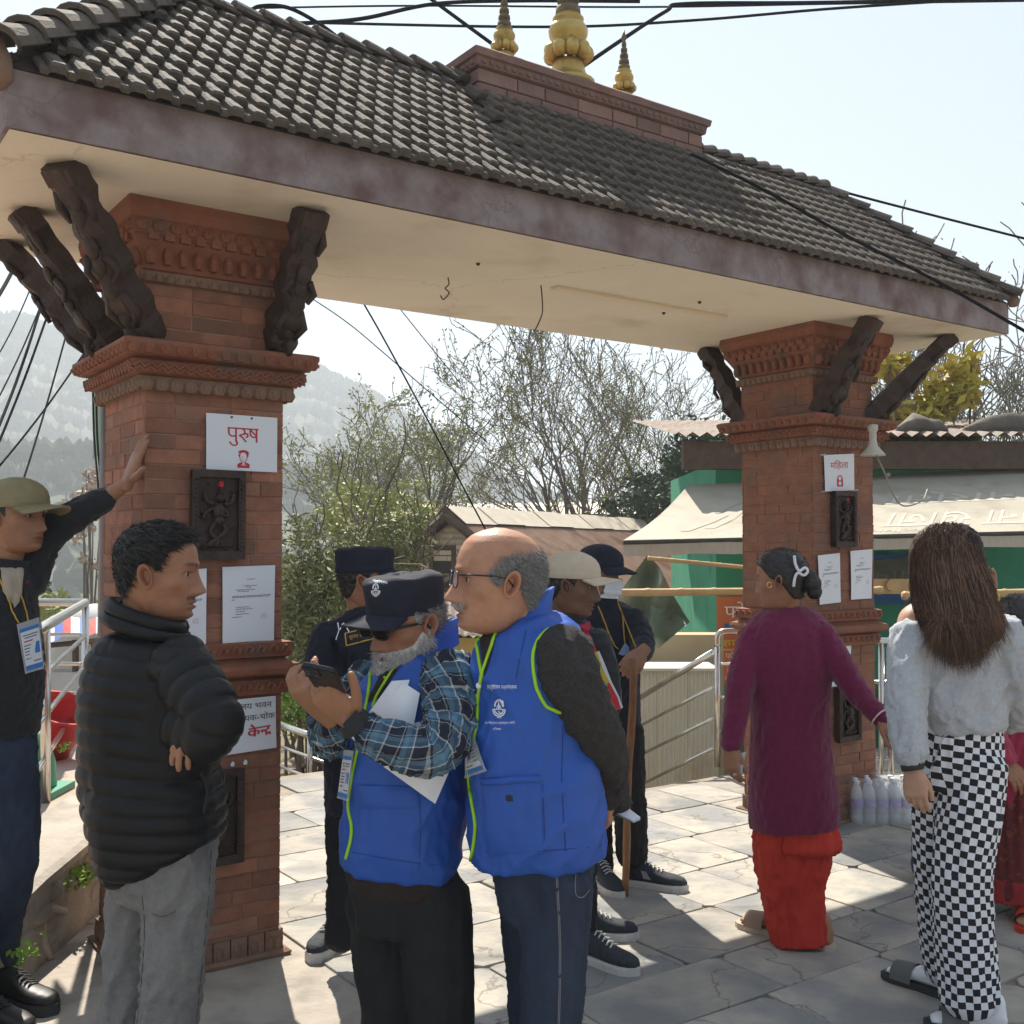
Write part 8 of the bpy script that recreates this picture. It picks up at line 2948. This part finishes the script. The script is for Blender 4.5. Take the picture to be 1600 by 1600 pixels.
def slide(f, heel, fwd, m, sole_m, foot=False, sock=None, L=.25, logo=False):
 """slip-on sandal: thick sole and one strap, with a bare or socked foot in it"""
 fd = V3((fwd[0], fwd[1], 0)).normalized()
 r = fd.cross(V3((0, 0, 1)))
 h = V3((heel.x, heel.y, 0.014))
 pt = lambda x, y, z: h + r * x + fd * y + V3((0, 0, z))
 secs = [(-.01, .022), (.0, .032), (.04, .036), (.10, .034), (.15, .041), (.19, .046), (.225, .040), (.245, .022)]
 out = [(w, y) for y, w in secs] + [(-w, y) for y, w in reversed(secs)]
 mb = MB()
 mb.rings([[pt(x * k, y, z) for x, y in out] for k, z in ((.94, -.010), (1.0, -.004), (1.0, .014), (.97, .020))])
 o = mb.build('sandal', sole_m, f.root)
 sm_ = MB()
 rings = []
 for y in (.115, .14, .17, .195):
  rings.append([pt(.047 * math.cos(a), y, .016 + (.062 - .10 * (y - .115)) * math.sin(a) ** .8 if math.sin(a) > 0 else .016) for a in [math.pi * k / 12 for k in range(13)]])
 sm_.rings(rings, cap=False, closed=False)
 so = sm_.build('strap', m, o, smooth=True)
 if logo:
  lg = MB()
  q = [(.0, .0), (.012, -.010), (.04, .006), (.015, .000)]
  c = pt(.036, .155, .052)
  lg.add([c + fd * (a - .02) + V3((0, 0, b)) + r * .008 for a, b in q], [(0, 1, 2, 3)])
  lg.build('strap_mark', C_WHITE, so)
 fm_ = MB()
 rg = []
 for (y, w, hh) in ((0, .024, .06), (.02, .030, .075), (.05, .031, .078), (.09, .031, .062), (.13, .037, .046), (.17, .041, .036), (.205, .038, .026), (.225, .026, .018)):
  rg.append([pt(w * math.cos(a), y, .020 + hh * .5 + hh * .5 * math.sin(a)) for a in [2 * math.pi * k / 14 for k in range(14)]])
 fm_.rings(rg)
 limb(fm_, [pt(0, .03, .05), pt(0, .03, .08), pt(0, .034, .11)], [.030, .030, .030])
 V, F = remesh(fm_, .006, 3)
 if sock:
  mk('sock', folds(V, F, 3, .0012, 90), F, sock, f.root)
 else:
  f.add(V, F)
 return o
# ------------------------------------------------------------------ P9: long-haired girl in checked trousers
def person_girl():
 f = Figure(atz(1500, 1580), 'girl with very long brown hair, grey sweatshirt and checked trousers seen from behind', SK_LIGHT)
 Z = 3.55
 f.head((1480, 876, Z), (-.12, .99, 0), -.05, 0, .98, neck=(1490, 945, 3.56), neck_r=.05)
 rows = [(1452, 966, 1558, 962, 3.56, .085), (1430, 985, 1572, 980, 3.56, .11), (1418, 1015, 1578, 1012, 3.555, .125), (1415, 1060, 1572, 1060, 3.55, .13), (1425, 1105, 1567, 1102, 3.55, .135), (1440, 1132, 1566, 1128, 3.55, .13), (1444, 1144, 1562, 1138, 3.55, .12)]
 armL = [(1428, 990, 3.52), (1418, 1050, 3.47), (1416, 1110, 3.43), (1422, 1178, 3.38)]
 armR = [(1560, 985, 3.5), (1592, 1060, 3.5), (1585, 1120, 3.62), (1560, 1100, 3.75)]
 f.rows(rows, .78)
 f.limb([(1480, 955, 3.56), (1436, 966, 3.54), (1425, 990, 3.52), (1416, 1100, 3.43), (1424, 1190, 3.38)], [.05, .066, .060, .042, .030])
 f.limb(armR, [.05, .045, .04, .03])
 f.limb([at(1422, 1180, 3.38), at(1426, 1205, 3.37)], [.028, .025])
 hv, hf = hand(at(1426, 1202, 3.37), V3((.12, .05, -1)), (-.55, -.8, 0), 1, [(.25, .35, .25), (.3, .4, .3), (.35, .45, .3), (.4, .5, .3)], .05, (.4, .3, .2), .92)
 f.add(hv, hf)
 legR = [(1528, 1110, 3.52), (1524, 1190, 3.5), (1515, 1270, 3.47), (1503, 1360, 3.45), (1507, 1460, 3.44), (1514, 1562, 3.43)]
 legL = [(1478, 1110, 3.58), (1474, 1190, 3.6), (1470, 1270, 3.62), (1468, 1360, 3.64), (1474, 1440, 3.68), (1482, 1515, 3.70)]
 f.limb(legR, [.06, .07, .065, .055, .045, .038])
 f.limb(legL, [.06, .07, .065, .055, .045, .038])
 def weave(V):
  d1, s1, a1 = poly_param(V, legR)
  d2, s2, a2 = poly_param(V, legL)
  u = np.where(d1 < d2, a1 * .088, a2 * .084 + .011)
  v = np.where(d1 < d2, s1, s2)
  return np.stack([u + 5, v + 5, np.full(len(V), .01)], 1)
 f.cloth('checked_trousers', C_CHECK, lambda mb: (limb(mb, legR[1:], [.098, .098, .092, .092, .094], 18), limb(mb, legL[1:], [.096, .094, .084, .082, .082], 18), rows_loft(mb, [(1446, 1120, 1560, 1118, 3.55, .11), (1440, 1160, 1562, 1158, 3.55, .12), (1434, 1200, 1562, 1200, 3.55, .125), (1432, 1230, 1556, 1230, 3.55, .115)])), .0065, 3, [(3, .0045, 24, (1.4, 1.4, .35), True)], weave=weave)
 f.cloth('sweatshirt', C_GREYSWEAT, lambda mb: (rows_loft(mb, rows), limb(mb, armL, [.075, .070, .062, .054]), limb(mb, armR, [.075, .066, .058, .05])), .0075, 4, [(13, .006, 22, (1, 1, .8), True), (14, .002, 55, (1, 1, 1), True)])
 mb = MB()
 w0, w1 = at(1424, 1190, 3.375), at(1427, 1203, 3.37)
 mb.tube([w0, w0.lerp(w1, .5), w1], [.034, .036, .034], 18)
 mb.build('wrist_watch', C_SOLEDK, f.root, smooth=True)
 mb = MB()
 limb(mb, [at(1421, 1172, 3.38), at(1424, 1188, 3.375)], [.046, .042], 18)
 V, F = remesh(mb, .005, 2)
 mk('cuff', folds(V, F, 3, .002, 120, (1, 1, .1)), F, C_GREYSWEAT, f.root)
 # hair: an under-layer and many strands
 core = MB()
 rows_loft(core, [(1456, 820, 1504, 818, 3.55, .06), (1438, 834, 1520, 832, 3.545, .095), (1429, 852, 1529, 850, 3.54, .11), (1425, 875, 1533, 872, 3.53, .115), (1428, 920, 1545, 910, 3.50, .11), (1438, 970, 1560, 955, 3.45, .085), (1470, 1000, 1570, 978, 3.42, .05), (1498, 1020, 1562, 1000, 3.41, .02)], 28)
 V, F = remesh(core, .007, 4)
 V = folds(V, F, 5, .0045, 60, (1.5, 1.5, .12), True)
 H_ST = mat('brown_hair_strand', (0.028, 0.015, 0.009), (0.095, 0.050, 0.028), 9, 0.6, spec=.2, blotch=((.014, .009, .007), 5, .4, .7))
 ho = mk('long_hair', V, F, H_ST, f.root)
 bvh = BVHTree.FromPolygons([tuple(v) for v in V], F)
 r = random.Random(12)
 st2 = MB()
 st = MB()
 TPR = (1, 1.2, 1.1, .9, .6, .1)
 for i in range(4200):
  u = r.random()
  x0 = 1422 + 114 * u
  # parting on the crown, then flow down and to the right
  ends = (1444 + 128 * u + r.gauss(0, 9), 975 + 78 * math.sin(math.pi * min(1, max(0, .15 + .70 * u))) - 60 * abs(r.gauss(0, .42)) + r.gauss(0, 6) - 60 * max(0, u - .7))
  pts = []
  start = (1476 + (u - .5) * 84 + r.gauss(0, 3), 813 + 150 * (u - .5) ** 2 + r.uniform(0, 26))
  t0 = r.choice([0, 0, r.uniform(0, .6)])
  for t in (0, .2, .4, .6, .8, 1.0):
   tt = t0 + (1 - t0) * t
   px = start[0] + (x0 - start[0]) * min(1, tt * 3) + (ends[0] - x0) * max(0, (tt - .25) / .75) ** 1.2
   py = start[1] + (ends[1] - start[1]) * tt
   px += 3 * math.sin(tt * 7 + i) * tt
   if tt < .97:
    p = hit(bvh, px, py, .002 + .005 * r.random(), 3.45)
   else:
    p = at(px, py, pix(pts[-1])[2] - .004)
   pts.append(p)
  side = V3((1, 0, 0)) * r.uniform(.0005, .0014)
  (st if i % 5 < 3 else st2).rings([[p - side * TPR[k] for k, p in enumerate(pts)], [p + side * TPR[k] for k, p in enumerate(pts)]], cap=False, closed=False)
 st.build('hair_strands', H_ST, ho, kind='stuff')
 st2.build('light_strands', mat('light_brown_strand', (0.09, 0.046, 0.025), (0.17, 0.095, 0.052), 9, 0.5, spec=.3), ho, kind='stuff')
 slide(f, at(1548, 1596, 3.40) + V3((.05, 0, 0)), (-.95, .25), mat('grey_slide', (.12, .125, .12), None, rough=.7), mat('dark_slide', (.035, .037, .036), None, rough=.8), sock=C_WHITE, logo=True)
 slide(f, at(1462, 1530, 3.72) + V3((.03, -.03, 0)), (-.62, .78), mat('grey_slide', (.12, .125, .12), None, rough=.7), mat('dark_slide', (.035, .037, .036), None, rough=.8), sock=C_WHITE)
 f.finish()
 return f
# ------------------------------------------------------------------ P10, P11: women at the right edge
def person_red():
 f = Figure(atz(1615, 1445), 'woman in crimson shawl and dark red patterned skirt at the right edge', SK_MED)
 f.head((1592, 975, 4.55), (.25, .95, 0), -.25, 0, .95, neck=(1600, 1030, 4.56), neck_r=.05)
 hl = lambda y: np.interp(y, [-.12, -.06, -.03, .0, .02, .04, .06, .10], [-.10, -.09, -.06, -.04, -.03, .02, .055, .07])
 hair_shell(f.hv, .014, 61, line=hl, M=f.hM, C=f.hC, s=f.hs, parent=f.root, m=H_BLACK, fuzz=1500, flen=.014, rough=.002)
 rows = [(1575, 1022, 1640, 1018, 4.56, .075), (1552, 1040, 1680, 1035, 4.56, .11), (1540, 1080, 1690, 1080, 4.55, .13), (1536, 1140, 1692, 1140, 4.55, .14), (1538, 1200, 1690, 1200, 4.55, .14), (1545, 1252, 1688, 1250, 4.55, .135)]
 f.rows(rows, .78)
 for a in ([(1590, 1240, 4.55), (1592, 1340, 4.55), (1593, 1425, 4.55)], [(1640, 1240, 4.5), (1642, 1340, 4.5), (1642, 1430, 4.5)]):
  f.limb(a, [.06, .05, .036])
 arms = [[(1548, 1060, 4.5), (1542, 1130, 4.45), (1570, 1190, 4.4)], [(1682, 1060, 4.5), (1690, 1140, 4.45), (1660, 1190, 4.35)]]
 for a in arms:
  f.limb(a, [.045, .04, .028])
  hv, hf = hand(at(*a[-1]), V3((.3, -.5, -.6)), (0, -1, .2), 1, [(.4, .5, .3)] * 4, .05, (.5, .3, .2), .9)
  f.add(hv, hf)
 M_sk = mat('dark_red_print', (0.085, 0.012, 0.012), (0.16, 0.022, 0.02), 28, .8, .2, 60, blotch=((0.20, .06, .03), 40, .56, .64))
 f.cloth('skirt', M_sk, lambda mb: rows_loft(mb, [(1548, 1225, 1688, 1225, 4.55, .13), (1542, 1290, 1694, 1290, 4.55, .145), (1534, 1350, 1702, 1350, 4.55, .16), (1530, 1396, 1708, 1392, 4.55, .165)], 30), .009, 3, [(4, .010, 24, (1.5, 1.5, .15), True)])
 f.cloth('hem_border', mat('crimson_border', (0.26, .015, .02), (0.34, .03, .03), 20, .8), lambda mb: rows_loft(mb, [(1533, 1362, 1704, 1360, 4.55, .163), (1529, 1385, 1709, 1382, 4.55, .17), (1528, 1399, 1710, 1396, 4.55, .17)], 30), .009, 2, [(4, .010, 24, (1.5, 1.5, .15), True)])
 f.cloth('shawl', mat('crimson_shawl', (0.30, 0.018, 0.05), (0.40, 0.03, 0.075), 14, .85, .3, 160, sheen=.2), lambda mb: (rows_loft(mb, rows), limb(mb, arms[0], [.075, .062, .05]), limb(mb, arms[1], [.075, .062, .05])), .009, 4, [(13, .009, 22, (1.2, 1.2, .5), True)])
 bv = f.bvh
 fr = MB()
 r = random.Random(2)
 for i in range(60):
  x = 1548 + i * 1.1
  y = 1048 + 14 * math.sin(i * .05)
  fr.tube([hit(bv, x, y, .004), hit(bv, x + r.gauss(0, 1), y + 20, .007), hit(bv, x + r.gauss(0, 2), y + 38 + r.gauss(0, 4), .006)], .0016, 4)
 fr.build('fringe', mat('crimson_fringe', (0.22, 0.012, 0.035), None, rough=.9), f.root, kind='stuff')
 for h_ in (at(1600, 1440, 4.5), at(1650, 1450, 4.45)):
  slide(f, h_ + V3((.03, 0, 0)), (-.5, -.85), C_RED, C_RED)
 f.finish()
 return f
def person_yellow():
 f = Figure(atz(1490, 1400), 'woman in yellow blouse hidden behind the long-haired girl, hand raised to her head', SK_TAN)
 Z = 5.0
 f.head((1478, 915, Z), (.35, -.92, 0), 0, 0, .97, neck=(1478, 965, 5.02), neck_r=.05)
 hl = lambda y: np.interp(y, [-.12, -.06, -.03, .0, .02, .04, .06, .10], [-.10, -.09, -.06, -.04, -.03, .02, .055, .07])
 hair_shell(f.hv, .014, 71, line=hl, M=f.hM, C=f.hC, s=f.hs, parent=f.root, m=H_BLACK, fuzz=500, flen=.014, rough=.002)
 C_YEL = mat('yellow_cotton', (0.60, 0.33, 0.03), (0.68, 0.42, 0.06), 10, .8, .2, 80)
 rows = [(1452, 965, 1510, 962, 5.02, .075), (1428, 985, 1540, 980, 5.02, .11), (1426, 1040, 1545, 1040, 5.02, .13), (1432, 1120, 1540, 1120, 5.02, .12)]
 arm = [(1535, 995, 4.98), (1560, 1030, 4.9), (1556, 975, 4.85), (1548, 932, 4.85)]
 f.rows(rows, .78)
 f.limb(arm, [.045, .04, .035, .026])
 f.limb([at(1430, 995, 5.0), at(1420, 1060, 4.97), at(1432, 1120, 4.95)], [.045, .04, .03])
 hv, hf = hand(at(1548, 926, 4.85), at(1541, 892, 4.86) - at(1548, 926, 4.85), (.5, .8, 0), -1, [(.6, .8, .5), (.65, .85, .5), (.7, .9, .5), (.75, .9, .5)], .06, (.5, .4, .3), 1.0)
 f.add(hv, hf)
 legs = [[(1460, 1110, 5.02), (1462, 1250, 5.02), (1462, 1375, 5.02)], [(1510, 1110, 5.02), (1512, 1250, 5.02), (1512, 1375, 5.02)]]
 for a in legs:
  f.limb(a, [.06, .05, .036])
 f.cloth('skirt', mat('dark_blue_skirt', (.02, .03, .07), (.03, .045, .1), 8, .8), lambda mb: rows_loft(mb, [(1434, 1105, 1540, 1105, 5.02, .12), (1430, 1220, 1545, 1220, 5.02, .13), (1428, 1365, 1548, 1365, 5.02, .14)]), .012, 3, [(4, .008, 24, (1.5, 1.5, .15), True)])
 f.cloth('blouse', C_YEL, lambda mb: (rows_loft(mb, rows), limb(mb, arm, [.065, .055, .048, .040])), .009, 3, [(13, .004, 30, (1, 1, 1), True)])
 for h_ in (at(1462, 1395, 5.0), at(1512, 1395, 5.0)):
  slide(f, h_ + V3((0, .1, 0)), (.2, -.9), C_RED, C_RED)
 # dark shawl over her left shoulder
 f.cloth('dark_shawl', C_BLACK, lambda mb: limb(mb, [(1440, 935, 4.97), (1418, 975, 4.93), (1412, 1020, 4.93)], [.05, .05, .04]), .009, 3)
 f.finish()
 return f
person_police_right()
person_cream()
person_police_left()
person_lean()
person_yellow()
person_red()
person_maroon()
person_bald()
person_beard()
person_puffer()
person_girl()
# ------------------------------------------------------------------ papers on the pillars
def poster(quad, name, label, off=.006, curl=.004, group=None):
 """sheet of paper on the front face of a pillar, photo corners tl, tr, br, bl; returns (root, place)"""
 c = [on_front(x, y, -off) for x, y in quad]
 root = thing(name, c[3], label, 'notice' if 'notice' in name else 'sign', group)
 def place(s, t, o=0.0):
  p = c[0].lerp(c[1], s).lerp(c[3].lerp(c[2], s), t)
  return p - VD * (curl * (4 * (s - .5) ** 2 * .5 + .5 * math.sin(3 * t + 2 * s)) * 1.0 + o)
 mb = MB()
 n = 8
 mb.rings([[place(i / n, j / n) for i in range(n + 1)] for j in range(n + 1)], cap=False, closed=False)
 mb.build('sheet', C_PAPER, root, smooth=True)
 return root, place
def ink(root, place, m, items, name='print', o=.0012):
 """items: ('text', s, x0, y0, x1, y1) | ('line', pts, w) in sheet units; y down"""
 mb = MB()
 for it in items:
  if it[0] == 'text':
   _, s, x0, y0, x1, y1 = it
   fit_text(mb, s, lambda fx, fy: place(x0 + (x1 - x0) * fx, y1 + (y0 - y1) * fy, o))
  else:
   _, pts, w = it
   P2 = [(p.x, p.y) for p in crom([V3((x, y, 0)) for x, y in pts], 4)] if len(pts) > 2 else pts
   ribbon(mb, P2, w, lambda x, y: place(x, y, o))
 return mb.build(name, m, root, kind='stuff')
def arc(cx, cy, rx, ry, a0, a1, n=8):
 return [(cx + rx * math.cos(math.radians(a0 + (a1 - a0) * i / n)), cy - ry * math.sin(math.radians(a0 + (a1 - a0) * i / n))) for i in range(n + 1)]
# MEN: the word drawn stroke by stroke, with a small bust below
rt, pl_ = poster([(322, 645), (433, 653), (433, 738), (322, 733)], 'men_sign', 'white sign lettered in red with a man\'s bust on the left pillar', .012, .002)
k = .024
S = lambda *p: ('line', list(p), k)
ink(rt, pl_, P_REDINK, [
 S((.29, .24), (.73, .24)),
 S((.41, .24), (.41, .49)), S((.31, .24), (.31, .33), (.335, .375), (.37, .385), (.41, .37)), S((.32, .485), (.345, .53), (.385, .55), (.42, .53), (.425, .49), (.405, .475)),
 S((.50, .24), (.53, .28), (.525, .33), (.47, .36), (.455, .375)), S((.46, .37), (.50, .40), (.555, .48)), S((.515, .345), (.55, .325), (.575, .34), (.57, .385), (.545, .395)),
 S((.70, .24), (.70, .48)), S((.61, .24), (.61, .33), (.635, .375), (.665, .385), (.70, .37)), S((.615, .26), (.70, .36)),
], 'lettering')
ink(rt, pl_, P_REDINK, [('line', arc(.515, .745, .052, .10, 0, 360, 16), .010), ('line', [(.455, .685), (.48, .655), (.52, .65), (.56, .66), (.575, .70)], .045), ('line', [(.455, .70), (.452, .745)], .016), ('line', [(.577, .70), (.578, .745)], .016),
                           ('line', [(.43, .925), (.60, .925)], .045), ('line', [(.44, .905), (.475, .875), (.50, .87)], .04), ('line', [(.53, .87), (.565, .875), (.595, .905)], .04), ('line', [(.50, .74), (.50, .775)], .006), ('line', [(.49, .80), (.53, .80)], .006)], 'bust')
for x in (.35, .63):
 mb = MB()
 mb.tube([pl_(x, .045, 0), pl_(x, .045, .004)], .004, 8)
 mb.build('rivet', P_DARKINK, rt)
# WOMEN
rt, pl_ = poster([(1287, 711), (1334, 709), (1335, 766), (1289, 768)], 'women_sign', 'white sign lettered in red with a woman\'s bust on the right pillar', .010, .002)
k = .035
ink(rt, pl_, P_REDINK, [('text', 'मिहला', .20, .16, .80, .42), ('line', arc(.51, .66, .07, .075, 0, 360, 14), .03), ('line', [(.44, .66), (.435, .80), (.43, .86)], .05), ('line', [(.58, .66), (.585, .80), (.59, .86)], .05), ('line', [(.43, .865), (.60, .865)], .04)], 'lettering')
mb = MB()
for (x0, y0, x1, y1) in ((-.14, .985, .06, 1.02), (.94, .98, 1.14, 1.015), (-.12, -.03, .08, .02)):
 mb.quad(pl_(x0, y1, .001), pl_(x1, y1, .001), pl_(x1, y0, .001), pl_(x0, y0, .001))
mb.build('sticky_tape', mat('clear_tape', (.75, .72, .66), None, rough=.2, alpha=.4), rt)
def notice_lines(rt, pl_, seed, scale=1.0):
 r = random.Random(seed)
 it = []
 for (y, x0, x1) in ((.17, .46, .62), (.255, .40, .66), (.275, .45, .55), (.305, .25, .62), (.325, .3, .5), (.385, .18, .93), (.402, .18, .9), (.43, .17, .24), (.53, .25, .52), (.555, .25, .58), (.585, .25, .43), (.62, .25, .50), (.655, .18, .36)):
  x = x0
  while x < x1:
   w = r.uniform(.015, .05)
   it.append(('line', [(x, y + r.uniform(-.003, .003)), (min(x1, x + w), y + r.uniform(-.003, .003))], .008 * scale))
   x += w + .012
 ink(rt, pl_, P_DARKINK, it, 'small_print')
 ink(rt, pl_, mat('faint_red_ink', (.55, .35, .38), None), [('line', arc(.8, .66, .06, .03, 0, 330, 10), .006), ('line', [(.74, .68), (.80, .65), (.86, .69)], .006)], 'stamp')
for quad, lab, sd in (([(347, 886), (429, 883), (428, 1001), (347, 1008)], 'printed white notice on the left pillar, right one of the pair', 1), ([(240, 895), (322, 888), (322, 1010), (240, 1020)], 'printed white notice on the left pillar, half hidden by the puffer-jacket man', 2),
                      ([(1277, 868), (1311, 864), (1314, 941), (1280, 945)], 'printed white notice on the right pillar, left one of the pair', 3), ([(1328, 861), (1362, 858), (1362, 935), (1329, 937)], 'printed white notice at the right edge of the right pillar', 4),
                      ([(1290, 996), (1329, 992), (1329, 1070), (1294, 1074)], 'white notice low on the right pillar, mostly hidden by the maroon sweater', 5)):
 rt, pl_ = poster(quad, 'paper_notice', lab, .008, .006, 'notices pasted on the pillars')
 notice_lines(rt, pl_, sd)
rt, pl_ = poster([(300, 1100), (430, 1087), (432, 1168), (302, 1188)], 'handwritten_sign', 'white handwritten sign with black and red lettering low on the left pillar', .009, .004)
ink(rt, pl_, P_DARKINK, [('text', 'कार्यालय भवन', .30, .10, .95, .24), ('text', 'विनायक-चोक', .42, .28, .99, .42)], 'black_lettering')
k = .026
ink(rt, pl_, P_REDINK, [('line', [(.66, 0.580), (.93, 0.560)], k), ('line', [(.735, 0.575), (.735, 0.730)], k), ('line', [(.735, 0.630), (.68, 0.620), (.665, 0.670), (.70, 0.700), (.735, 0.670)], k), ('line', [(.735, 0.635), (.775, 0.625), (.785, 0.660), (.765, 0.690)], k), ('line', [(.69, 0.500), (.735, 0.575)], k),
                           ('line', [(.81, 0.635), (.865, 0.630)], k), ('line', [(.83, 0.635), (.825, 0.670)], k), ('line', [(.90, 0.565), (.90, 0.610), (.87, 0.640), (.875, 0.680), (.905, 0.680), (.92, 0.710)], k), ('line', [(.885, 0.695), (.87, 0.730)], k), ('line', [(.915, 0.670), (.925, 0.720)], k)], 'red_lettering')
# torn scrap of paper under it
mb = MB()
for (x, y) in ((361, 1198), (381, 1195)):
 p = on_front(x, y, -.006)
 mb.add([p, p + UD * .012 - VD * .002, p + UD * .014 + ZD * .012, p + UD * .006 + ZD * .02, p - UD * .003 + ZD * .008], [(0, 1, 2, 3, 4)])
tag(mb.build('paper_scraps', C_PAPER, kind='stuff'), 'torn white paper scraps under the handwritten sign', 'scraps')
# ------------------------------------------------------------------ flood light on the right pillar
fl = thing('flood_light', at(1362, 700, 6.0), 'white conical lamp shade fixed at the outer edge of the right pillar', 'lamp')
c = at(1364, 712, 5.95)
mb = MB()
mb.lathe(c, [(.068, 0), (.066, .006), (.045, .03), (.025, .055), (.02, .085), (.02, .13), (.028, .14), (.028, .17), (.004, .175)], 20)
mb.build('shade', mat('lamp_enamel', (.55, .52, .45), (.45, .42, .36), 20, .5), fl, smooth=True)
mb = MB()
mb.tube(crom([c + V3((.02, 0, .0)), at(1385, 745, 5.9), at(1392, 765, 5.9), at(1410, 790, 5.9), at(1440, 783, 6.4), at(1449, 765, 7)], 5), .0045, 6)
mb.sphere(at(1388, 742, 5.9), .012, 8, 6)
mb.build('flex', mat('grey_flex', (.30, .26, .2), None, rough=.6), fl, smooth=True)
# ------------------------------------------------------------------ shrink-wrapped water bottles by the right pillar
g0 = atz(1382, 1290)
pk = thing('bottle_pack', g0, 'shrink-wrapped pack of clear water bottles at the foot of the right pillar', 'bottles')
M_pet = mat('clear_bottle', (.80, .83, .86), None, rough=.12, spec=.6, alpha=.45)
M_lab = mat('purple_label', (.22, .17, .42), (.45, .42, .6), 30, .5)
M_capw = mat('white_cap', (.75, .77, .8), None, rough=.5)
bot = MB()
prof = [(.028, 0), (.033, .006), (.033, .05), (.030, .056), (.033, .062), (.033, .15), (.031, .165), (.024, .195), (.014, .215), (.013, .235), (.002, .236)]
bot.lathe(V3((0, 0, 0)), prof, 16)
bme = bot.mesh('bottle', True)
lab = MB()
lab.rings([[V3((.0336 * math.cos(a), .0336 * math.sin(a), z)) for a in [2 * math.pi * q / 16 for q in range(16)]] for z in (.09, .14)], cap=False)
lme = lab.mesh('label', True)
cpm = MB()
cpm.lathe(V3((0, 0, .222)), [(.0155, 0), (.0155, .016), (.012, .018), (.002, .018)], 12)
cme = cpm.mesh('bottle_cap', True)
for i in range(5):
 for j in range(3):
  p = g0 + V3((-.145 + .071 * i + .012 * j, .02 + .070 * j, .006))
  b = link('bottle', bme, M_pet, pk, mw=Matrix.Translation(p))
  link('label', lme, M_lab, b, mw=Matrix.Translation(p))
  link('bottle_cap', cme, M_capw, b, mw=Matrix.Translation(p))
wm = MB()
rw = random.Random(6)
rings = []
for z, k in ((.0, 1.0), (.02, 1.02), (.09, 1.0), (.17, 1.01), (.225, .96), (.26, .82)):
 rg = []
 for q in range(40):
  a = 2 * math.pi * q / 40
  ca, sa = math.cos(a), math.sin(a)
  rg.append(g0 + V3((.012 + .195 * k * math.copysign(abs(ca) ** .45, ca) + rw.gauss(0, .003), .09 + .115 * k * math.copysign(abs(sa) ** .45, sa) + rw.gauss(0, .003), z + rw.gauss(0, .003))))
 rings.append(rg)
wm.rings(rings, cap=False)
wm.build('plastic_wrap', mat('shrink_film', (.85, .87, .9), None, rough=.12, spec=.7, alpha=.22), pk, smooth=False)
